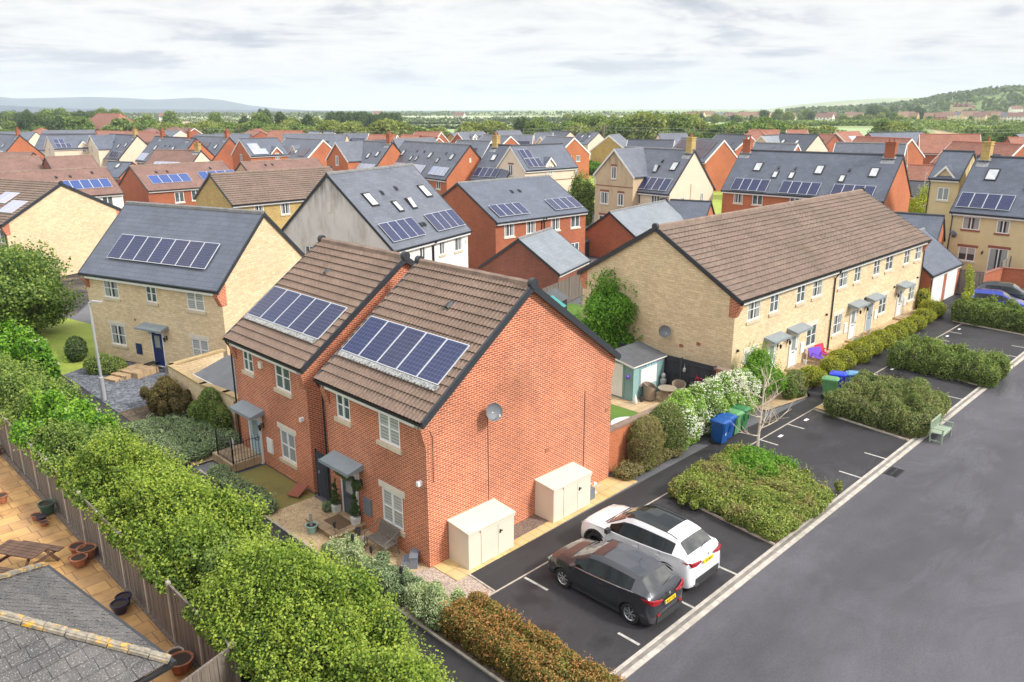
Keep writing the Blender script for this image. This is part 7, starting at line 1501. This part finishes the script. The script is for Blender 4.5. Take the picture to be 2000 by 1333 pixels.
# slates as real overlapping courses
b.build('roof',MT['tile_moss'],t)
def courses(A,Bp,T1,T2,name,gauge=.30,pw=.36):
    # A,B eave ends; T1,T2 top ends (may meet)
    A,Bp,T1,T2=map(Vector,(A,Bp,T1,T2)); m=MB(); e_=(Bp-A).normalized(); nrm=e_.cross((T1-A)).normalized()
    if nrm.z<0: nrm=-nrm
    upd=nrm.cross(e_).normalized(); 
    if upd.z<0: upd=-upd
    H=(T1-A).dot(upd); n=int(H/gauge); r_=random.Random(6)
    for i in range(n+1):
        s0=i*gauge; s1=min(s0+gauge*1.05,H); f=s0/H; l=(A+(T1-A)*f).dot(e_); r__=(Bp+(T2-Bp)*f).dot(e_); f2=min(s1/H,1); l2=(A+(T1-A)*f2).dot(e_); r2_=(Bp+(T2-Bp)*f2).dot(e_)
        base=A-e_*A.dot(e_); k=l-((i%2)*pw/2)
        while k<r__:
            a=max(k,l); c=min(k+pw-.012,r__); a2=max(min(a,r2_),l2); c2_=max(min(c,r2_),l2)
            if c-a>.03:
                th=.028+r_.uniform(-.006,.008); w0=base+upd*s0; w1=base+upd*s1
                q=[w0+e_*a+nrm*th,w0+e_*c+nrm*th,w1+e_*c2_+nrm*.008,w1+e_*a2+nrm*.008]; m.poly([tuple(p) for p in q]); m.poly([tuple(w0+e_*a-nrm*.01),tuple(w0+e_*c-nrm*.01),tuple(q[1]),tuple(q[0])])
            k+=pw
    return m.build(name,MT['tile_moss'],t)
courses(c1,c2,ap,ap,'slates',.13,.22); courses(c2,c2+far,ap,ap+far,'slates',.30,.36)
rb=MB(); 
for p,q in ((c1,ap),(c2,ap),(ap,ap+far)):
    L=(q-p).length; n=int(L/.42); 
    for i in range(n):
        a=p+(q-p)*(i/n)+Vector((0,0,.05+.01*(i%2))); c=p+(q-p)*((i+.96)/n)+Vector((0,0,.05+.01*(i%2))); rb.bar(a,c,.22,.07); rb.bar(a+Vector((0,0,.04)),c+Vector((0,0,.04)),.11,.04)
rb.build('ridge_tiles',MT['lichen_ridge'] if 'lichen_ridge' in MT else MT['ridge_moss'],t)
gb=MB(); gb.bar(c1+Vector((.06,0,-.06)),c2+Vector((.06,-.06,-.06)),.12,.09); gb.bar(c2+Vector((0,-.06,-.06)),c2+far+Vector((0,-.06,-.06)),.12,.09); gb.build('gutter',MT['black_plastic'],t)
fb=MB(); fb.bar(c1-Vector((.05,0,.16)),c2-Vector((.05,-.05,.16)),.03,.16); fb.bar(c2-Vector((.05,-.06,.16)),c2+far-Vector((0,-.06,.16)),.03,.16); fb.build('fascia',MT['barge_white'],t)
w1=c1+nn*.4+e*.4; w2=c2+nn*.4-e*.4; wb=MB(); 
for p,q in ((w1,w2),(w2,w2+far)): wb.poly([(p.x,p.y,0),(q.x,q.y,0),(q.x,q.y,2.35),(p.x,p.y,2.35)])
wb.build('wall',MT['brick_red'],t)
# garden clutter at the right edge
t=thing('garden_toys','turquoise plastic play frame and tubs in the right-edge garden','toys',(59.5,-2.2,0)); MB().box(0,0,0,.8,.5,1.1).build('tub',MT['turq'],t); MB().tube([(-.8,0,0),(.6,-1.6,1.5),(1.4,-2.4,.3)],.05,6).build('frame',MT['pot_white'],t); MB().tube([(-.2,.4,.8),(1.2,-1.4,1.3)],.05,6).build('bar',MT['turq'],t); MB().box(.9,-.8,0,1.5,-.2,.9).build('tub',MT['tub_teal'],t)
t=thing('garden_table','little orange garden table behind the second brick house','table',(3.6,20.4,0)); MB().lathe([(0,.5),(.28,.5),(.28,.53),(0,.53)],(0,0,0),14).build('table_top',MT['orange_paint'],t); [MB().tube([(.2*math.cos(a),.2*math.sin(a),.5),(.26*math.cos(a),.26*math.sin(a),0)],.015,6).build('leg',MT['orange_paint'],t) for a in (0,2.1,4.2)]
# ---------------- cars ----------------
def car(label,loc,rz,L,W_,H,paint,prof,group=None,wb=2.5,wx=.78,wr=.32,rim='rim_silver',glassx=(),sideglass=(),plate=None,clad=False,panoroof=False,rear=True,hatch=True,spokes=7,detail=True,name='parked_car'):
    """body lofted from the side profile: nose at +x. prof: control points of (x,top z, belt z, belt half width, roof half width) """
    t=thing(name,label,'car',loc,rz,group)
    hx=L/2; xf=hx-wx; xr=xf-wb; xs=sorted(set([round(v,3) for v in list(np.linspace(-hx,hx,64))+[xf+s*wr*k for s in(-1,1) for k in(.5,.8,1.0,1.12,1.18)]+[xr+s*wr*k for s in(-1,1) for k in(.5,.8,1.,1.12,1.18)]+[p for g in sideglass for p in g]+[p for g in glassx for p in g]]))
    PX=[p[0] for p in prof]; I=lambda k,x: float(np.interp(x,PX,[p[k] for p in prof]))
    ra=wr*1.17; rows=[]; NB=5
    for x in xs:
        zt,zb,wbw,wrf=I(1,x),I(2,x),I(3,x),I(4,x); e=max(0,(abs(x)-(hx-.42))/.42); sill=.19+.10*e**2
        zl=sill
        for cx in (xf,xr):
            dx=abs(x-cx)
            if dx<ra: zl=max(zl,wr+math.sqrt(ra*ra-dx*dx))
        fl=0.0
        for cx in (xf,xr): fl=max(fl,.018*max(0,1-abs(x-cx)/(ra*1.35)))
        pts=[]; wmax=W_/2*min(1,(wbw/(W_/2*.93)))
        for k in range(NB):
            z=zl+(zb-zl)*k/(NB-1) if zl<zb else zb; f=(z-.19)/max(.1,(zb-.19)); w_=wmax*(.945+.075*math.sin(math.pi*min(1,max(0,f))**.8)*1.0-.035*f**3)+fl
            if k==NB-1: w_=wbw
            pts.append((w_,z))
        cab=max(0,min(1,(zt-zb-.06)/.35)); d5=.03+.035*cab
        zr_=max(zb+.014,zt-d5); pts.append((wbw-.018,zb+.012)); g_=.80; bow=.018*cab; pts.append((wbw-.018+(wrf-wbw+.018)*g_+bow,zb+.012+(zr_-zb-.012)*g_)); pts.append((wrf+.004,zr_)); pts.append((wrf*.93,max(zb+.02,zt-d5*.42))); pts.append((wrf*.55,zt-.008)); pts.append((0,zt)); rows.append(pts)
    npt=len(rows[0]); gi=NB  # glass band index
    B_,WS,RG,PI_,RF=MB(),MB(),MB(),MB(),MB(); SGD={}; sgx=(min([g[0] for g in sideglass]),max([g[1] for g in sideglass])) if sideglass else (9,9)
    def q(mb,a,b,c,d,s_):
        pts=[a,b,c,d]; mb.poly(pts if s_>0 else pts[::-1])
    for s_ in (1,-1):
        for i in range(len(xs)-1):
            xm=(xs[i]+xs[i+1])/2
            for k in range(npt-1):
                A=(xs[i],s_*rows[i][k][0],rows[i][k][1]); B2=(xs[i+1],s_*rows[i+1][k][0],rows[i+1][k][1]); C=(xs[i+1],s_*rows[i+1][k+1][0],rows[i+1][k+1][1]); D=(xs[i],s_*rows[i][k+1][0],rows[i][k+1][1])
                tgt=B_
                if k==gi and sgx[0]<=xm<=sgx[1]:
                    gg=[j for j,g in enumerate(sideglass) if g[0]<=xm<=g[1]]; tgt=SGD.setdefault((gg[0],s_),MB()) if gg else SGD.setdefault(('p',s_,round(xm*2)),MB())
                if k>=gi+2 and glassx and glassx[0][0]<=xm<=glassx[0][1]: tgt=WS
                if k>=gi+2 and len(glassx)>1 and glassx[1][0]<=xm<=glassx[1][1]: tgt=RG
                if panoroof and k>=gi+3 and panoroof[0]<=xm<=panoroof[1]: tgt=RF
                q(tgt,B2,A,D,C,s_)
        
    for idx,s_ in ((0,-1),(len(xs)-1,1)):
        for k in range(npt-1):
            p=rows[idx]; x=xs[idx]; f=[(x,p[k][0],p[k][1]),(x,-p[k][0],p[k][1]),(x,-p[k+1][0],p[k+1][1]),(x,p[k+1][0],p[k+1][1])]; B_.poly(f if s_<0 else f[::-1])
    body=B_.build('body',MT[paint],t,smooth=32)
    # merge the seams between the panels so shading is continuous
    import bmesh
    for o in (body,):
        bm=bmesh.new(); bm.from_mesh(o.data); bmesh.ops.remove_doubles(bm,verts=bm.verts,dist=.0008); bmesh.ops.recalc_face_normals(bm,faces=bm.faces); bm.to_mesh(o.data); bm.free()
        try: o.data.set_sharp_from_angle(angle=R(34))
        except Exception: pass
    for k_,mb in SGD.items(): mb.build('side_window' if k_[0]!='p' else 'door_pillar',MT['car_glass' if k_[0]!='p' else 'ink'],t,smooth=30)
    for mb,nm,mt in ((WS,'windscreen','car_glass_light'),(RG,'rear_window','car_glass_light'),(RF,'glass_roof','car_glass')):
        if mb.V: mb.build(nm,MT[mt],t,smooth=30)
    # underbody and wheel wells
    u=MB(); u.box(-hx+.25,-W_/2+.22,.17,hx-.25,W_/2-.22,.60)
    for cx in (xf,xr):
        for s_ in (-1,1): u.box(cx-ra,s_*(W_/2-.26)-.1,.25,cx+ra,s_*(W_/2-.26)+.1,wr+ra*.86)
    u.build('underbody',MT['clad_black'],t)
    # wheels
    def mkw():
        w_=MB(); w_.lathe([(wr*.66,-.09),(wr*.92,-.105),(wr,-.085),(wr,.085),(wr*.92,.105),(wr*.66,.09)],(0,0,0),28,0,'y'); return w_.build('tyre',MT['rubber'],smooth=50)
    def mkr():
        w_=MB(); r0=wr*.66; w_.lathe([(r0,-.09),(r0,-.075),(r0*.93,-.06),(r0*.90,.07)],(0,0,0),28,0,'y'); w_.lathe([(0,-.065),(.05,-.06),(.055,-.03)],(0,0,0),12,0,'y'); w_.lathe([(0,.02),(r0*.9,.02)],(0,0,0),16,1,'y')
        for k in range(spokes):
            a=2*math.pi*k/spokes
            for da in ((-.13,.13) if spokes<9 else (0,)):
                w_.bar((.035*math.cos(a),-.052,.035*math.sin(a)),(r0*.95*math.cos(a+da),-.066,r0*.95*math.sin(a+da)),.026,.02,0,(0,1,0))
        return w_.build('rim',[MT[rim],MT['ink']])
    tm=cached(('tyre',wr,label),mkw); rm_=cached(('rim',wr,label),mkr)
    for cx in (xf,xr):
        for s_ in (1,-1):
            o=thing_child('wheel',t,(cx,s_*(W_/2-.105),wr),(0,0,0 if s_<0 else math.pi)); mesh_obj('tyre',tm,o); mesh_obj('rim',rm_,o)
    if clad:
        for cx in (xf,xr):
            for s_ in (1,-1):
                b=MB(); N=18; a0=-.12
                for i in range(N):
                    f0=a0+(math.pi-2*a0)*i/N; f1=a0+(math.pi-2*a0)*(i+1)/N; ri,ro=ra*.985,ra*1.15; y=s_*(W_/2+.012)
                    P4=[(cx+r_*math.cos(f),y,wr+r_*math.sin(f)) for r_,f in ((ri,f0),(ro,f0),(ro,f1),(ri,f1))]; b.poly(P4 if s_<0 else P4[::-1]); yi=s_*(W_/2-.06)
                    b.poly([P4[1],(P4[1][0],yi,P4[1][2]),(P4[2][0],yi,P4[2][2]),P4[2]]); b.poly([P4[0],P4[3],(P4[3][0],yi,P4[3][2]),(P4[0][0],yi,P4[0][2])])
                b.build('arch_cladding',MT['clad_black'],t)
    b=MB()
    for s_ in (1,-1): b.box(xr+ra,s_*(W_/2-.045)-.02,.17,xf-ra,s_*(W_/2-.045)+.02,.25 if not clad else .32)
    b.build('sill_trim',MT['clad_black'],t)
    def surf(x,f,s_=1,off=.004): # point on the flank; f 0 at sill .. 1 at belt
        zb=I(2,x); z=.19+(zb-.19)*f; i=min(range(len(xs)),key=lambda j:abs(xs[j]-x)); p=rows[i]; 
        w_=float(np.interp(z,[q_[1] for q_ in p[:NB]],[q_[0] for q_ in p[:NB]])); return (x,s_*(w_+off),z)
    if detail:
        b=MB()
        for g in detail['doors']:
            for s_ in (1,-1): b.tube([surf(g[0]+(g[1]-g[0])*k/6,.06+.94*k/6,s_,-.001) for k in range(7)],.005,4)
        for s_ in (1,-1): b.tube([surf(detail['doors'][0][0]+(detail['doors'][-1][0]-detail['doors'][0][0])*k/8,.06,s_,-.001) for k in range(9)],.004,4)
        for zz in detail.get('tail',()):
            x_=-hx-.002; w_=W_/2*.62; b.tube([(x_,-w_,zz),(x_-.004,0,zz),(x_,w_,zz)],.005,4)
        b.build('panel_gap',MT['ink'],t)
        for s_ in (1,-1):
            for hxp in detail['handles']:
                p=surf(hxp,.80,s_,.012); MB().bar((p[0]-.09,p[1],p[2]),(p[0]+.09,p[1],p[2]-.0),.022,.035).build('door_handle',MT[detail.get('hm',paint)],t)
            x0=glassx[0][0]; mx_=detail['mirror']; p=surf(mx_,.98,s_,.0); m=MB(); m.taper(p[0],p[1]+s_*.12,p[2]+.0,p[2]+.15,.05,.09,.065,.10); mo=m.build('door_mirror',MT[detail.get('mm',paint)],t); MB().box(p[0]-.02,min(p[1],p[1]+s_*.06),p[2]+.0,p[0]+.03,max(p[1],p[1]+s_*.06),p[2]+.05).build('stalk',MT['clad_black'],mo)
        if detail.get('chrome'):
            b=MB()
            for s_ in (1,-1): b.tube([surf(sideglass[0][0]-.1+(sideglass[-1][1]-sideglass[0][0])*k/10,1.0,s_,.004) for k in range(11)],.009,5)
            b.build('window_trim',MT['chrome'],t)
        # lamps
        for s_ in (1,-1):
            def wz(x,z):
                i=min(range(len(xs)),key=lambda j:abs(xs[j]-x)); p=rows[i][:NB]; return float(np.interp(z,[q_[1] for q_ in p],[q_[0] for q_ in p]))
            TL=detail['tl']; zm=(TL[0][1]+TL[-1][2])/2; y0=wz(-hx,zm); path=[(-hx-.012,y0*.55),(-hx-.014,y0*.78),(-hx-.008,y0*.96)]+[(x_,wz(x_,zm)+.012) for x_ in (-hx+.035,-hx+.10,-hx+.20,-hx+.34)]
            b=MB()
            for i in range(len(path)-1):
                (xa,ya),(xb,yb)=path[i],path[i+1]; za=TL[i];zb_=TL[i+1]; P4=[(xa,s_*ya,za[1]),(xb,s_*yb,zb_[1]),(xb,s_*yb,zb_[2]),(xa,s_*ya,za[2])]; b.poly(P4 if s_>0 else P4[::-1])
                Q4=[(p[0]+.05,p[1]-s_*.03,p[2]) for p in P4]; b.poly([P4[3],P4[2],Q4[2],Q4[3]]); b.poly([P4[1],P4[0],Q4[0],Q4[1]])
            b.build('tail_light',MT['red_lens'],t)
            b=MB(); b.prism([(x,z) for x,z in detail['head']],'y',s_*(W_/2*.62),s_*(W_/2*detail.get('hw',.86))); b.build('headlight',MT['clear_lens'],t)
        b=MB(); b.box(-hx-.03,-W_/2*.68,.24,-hx+.1,W_/2*.68,.42 if not clad else .50); b.box(-hx+.03,-W_/2*.80,.24,-hx+.25,W_/2*.80,.33 if not clad else .42); b.build('bumper',MT['clad_black'],t)
        if clad:
            for s_ in (1,-1): MB().box(-hx-.06,s_*.62-.09,.30,-hx+.02,s_*.62+.09,.36).build('exhaust',MT['chrome'],t)
        else:
            for s_ in (1,-1): MB().box(-hx-.03,s_*.52-.06,.44,-hx+.02,s_*.52+.06,.50).build('reflector',MT['red_lens'],t)
        if plate:
            z=detail['pz']; xo=-hx-.028; b=MB(); b.box(-.26,-.008,-.055,.26,.008,.055); po=b.build('number_plate',MT['number_plate'],t,(xo,0,z),(R(-8),0,-math.pi/2))
            if plate[1]: MB().box(-.26,-.0095,-.055,-.215,-.008,.055).build('plate_band',MT['plate_blue'],po)
            text_part('registration',plate[0],.095,'ink',po,(.015,-.0105,0),(R(90),0,0),.0015)
        # wiper, aerial, badge
        wz=detail['wiper']; b=MB(); b.tube([(wz[0],.0,wz[1]),(wz[0]+.03,-.38,wz[1]+.09)],.008,5); b.lathe([(0,-.02),(.02,0),(0,.02)],(wz[0],0,wz[1]),8); b.build('rear_wiper',MT['ink'],t)
        if detail.get('aerial'): a=detail['aerial']; MB().tube([(a[0],0,a[1]),(a[0]-.12,0,a[1]+.16)],.006,5).build('aerial',MT['ink'],t)
        MB().lathe([(0,-.006),(.045,-.006),(.045,.006),(0,.006)],(-hx-.012,0,detail['badge']),14,0,'x').build('badge',MT['chrome'],t)
        # front wipers
        x0=glassx[0][1]; b=MB()
        for y in (-.35,.25): b.tube([(x0+.02,y,I(1,x0)+.015),(x0-.12,y+.45,I(1,x0-.12)+.025)],.008,5)
        b.build('front_wiper',MT['ink'],t); MB().box(x0-.0,-W_/2*.72,I(1,x0)-.03,x0+.10,W_/2*.72,I(1,x0+.10)+.006).build('scuttle',MT['clad_black'],t)
    if detail and detail.get('rails'):
        for s_ in (1,-1): MB().tube([(x,s_*(I(4,x)+.005),I(1,x)-.015+(.035 if abs(x-(detail['rails'][0]+detail['rails'][1])/2)<(detail['rails'][1]-detail['rails'][0])*.47 else 0)) for x in np.linspace(*detail['rails'],9)],.014,6).build('roof_rail',MT['ink'],t)
    return t
def thing_child(name,parent,loc,rot): return link(bpy.data.objects.new(name,None),parent,loc,rot)
CARG='cars parked in the bays beside the nearest house'
# small three-door hatchback
fh=2.02
hatch=[(-fh,.60,.58,.60,.46),(-fh+.03,.82,.76,.69,.55),(-fh+.10,.98,.91,.76,.62),(-fh+.20,1.06,1.00,.80,.64),(-fh+.26,1.12,1.03,.81,.61),(-fh+.58,1.375,1.03,.83,.545),(-fh+.66,1.405,1.025,.83,.545),(-fh+1.0,1.45,.985,.838,.545),(-.45,1.485,.945,.842,.55),(.0,1.475,.915,.842,.55),(.34,1.42,.90,.84,.555),(1.02,1.035,.885,.825,.66),(1.14,.985,.88,.815,.67),(1.5,.915,.84,.79,.62),(1.78,.82,.755,.73,.52),(1.92,.72,.67,.66,.45),(fh,.50,.48,.54,.40)]
car('dark grey three-door hatchback parked nearest the brown hedge',(3.10,-4.86,0),math.pi/2+.0,4.04,1.73,1.49,'car_grey',hatch,CARG,2.49,.82,.31,glassx=((.34,1.04),(-fh+.25,-fh+.56)),sideglass=((-1.28,-.36),(-.28,.82)),plate=('BL67 OXJ',True),rim='rim_silver',
  detail=dict(doors=((-.34,-.32),(.92,.86)),tail=(.66,.55),handles=(-.22,),mirror=.74,tz=.9,tl=[(0,.83,.86),(0,.81,.89),(0,.80,.93),(0,.82,.955),(0,.85,.965),(0,.90,.97),(0,.945,.96)],head=[(1.55,.74),(1.86,.60),(1.93,.66),(1.80,.76),(1.52,.83)],pz=.745,wiper=(-fh+.22,1.08),aerial=(-.95,1.47),badge=.93,chrome=True,hw=.84,wrapo=.03))
fh=2.2
suv=[(-fh,.68,.66,.66,.50),(-fh+.03,.92,.86,.77,.60),(-fh+.10,1.07,1.00,.83,.67),(-fh+.22,1.16,1.10,.865,.69),(-fh+.28,1.21,1.12,.87,.66),(-fh+.62,1.50,1.12,.885,.585),(-fh+.72,1.54,1.11,.888,.585),(-fh+1.0,1.58,1.075,.895,.595),(-.4,1.61,1.03,.90,.605),(.1,1.60,1.005,.90,.605),(.40,1.54,.995,.90,.605),(1.05,1.13,.985,.89,.72),(1.18,1.09,.98,.88,.74),(1.6,1.02,.94,.85,.68),(1.95,.93,.85,.79,.58),(2.1,.80,.74,.71,.48),(fh,.55,.52,.58,.42)]
car('white family SUV with black glass roof parked beside the grey hatchback',(5.38,-4.47,0),math.pi/2,4.42,1.83,1.61,'car_white',suv,CARG,2.73,.84,.35,glassx=((.40,1.07),(-fh+.27,-fh+.60)),sideglass=((-1.50,-1.20),(-1.15,-.36),(-.28,.88)),plate=('SH 20XT',False),rim='rim_black',clad=True,panoroof=(-1.05,.40),spokes=10,
  detail=dict(doors=((-.33,-.32),(.98,.92),(-1.22,-1.05)),tail=(.74,),handles=(-.18,-1.02),mirror=.80,tz=1.0,tl=[(0,.97,1.0),(0,.94,1.02),(0,.92,1.03),(0,.93,1.04),(0,.96,1.045),(0,1.00,1.04),(0,1.03,1.035)],head=[(1.72,.78),(2.03,.70),(2.08,.78),(1.95,.88),(1.70,.93)],pz=.92,wiper=(-fh+.24,1.20),aerial=None,badge=1.11,mm='clad_black',rails=(-1.5,.35),hw=.84))
gen_=[(-2.1,.65,.62,.66,.52),(-2.05,.85,.80,.75,.60),(-1.95,1.02,.95,.80,.66),(-1.8,1.12,1.0,.82,.62),(-1.45,1.42,.98,.84,.58),(-1.0,1.49,.96,.85,.58),(.1,1.50,.93,.85,.58),(.35,1.44,.92,.85,.58),(1.0,1.05,.91,.84,.68),(1.5,.95,.87,.81,.62),(1.9,.82,.76,.73,.52),(2.1,.55,.52,.56,.42)]
def simple_car(label,loc,rz,paint,group): return car(label,loc,rz,4.2,1.78,1.5,paint,gen_,group,2.55,.82,.32,glassx=((.35,1.02),(-1.85,-1.42)),sideglass=((-1.35,-.36),(-.28,.84)),detail=False)
simple_car('bright blue car half hidden behind the third bay hedge',(48.9,-3.0,0),-1.35,'car_blue','cars at the right edge'); simple_car('dark green-black car parked against the brick wall at the right edge',(52.3,-2.8,0),-1.4,'car_black','cars at the right edge'); 
simple_car('black car parked in front of the carport',(104.8,19.8,0),2.6,'car_black','cars by the carport'); simple_car('silver-blue car under the edge of the carport',(108.0,23.5,0),2.6,'car_silver','cars by the carport')
simple_car('white car just visible behind the dark green tree at the left edge',(1.2,47.5,0),.3,'car_white','cars on the left side road'); simple_car('white car glimpsed in the left-hand street of the back rows',(112.5,30.5,0),1.2,'car_white','cars by the carport')
# ---------------- haze ----------------
hb=MB().box(-8000,-3500,-14,9000,9000,150); hz_=hb.build('haze',bpy.data.materials.new('haze'),uv=False); hm=hz_.data.materials[0]; hm.use_nodes=True; T=NT(hm.node_tree)
pv_=T.n('VolumePrincipled',{'Color':(.78,.855,1.0,1),'Density':HAZE,'Anisotropy':0.0}); T.n('OutputMaterial',{'Volume':pv_.outputs[0]}); tag(hz_,kind='stuff')
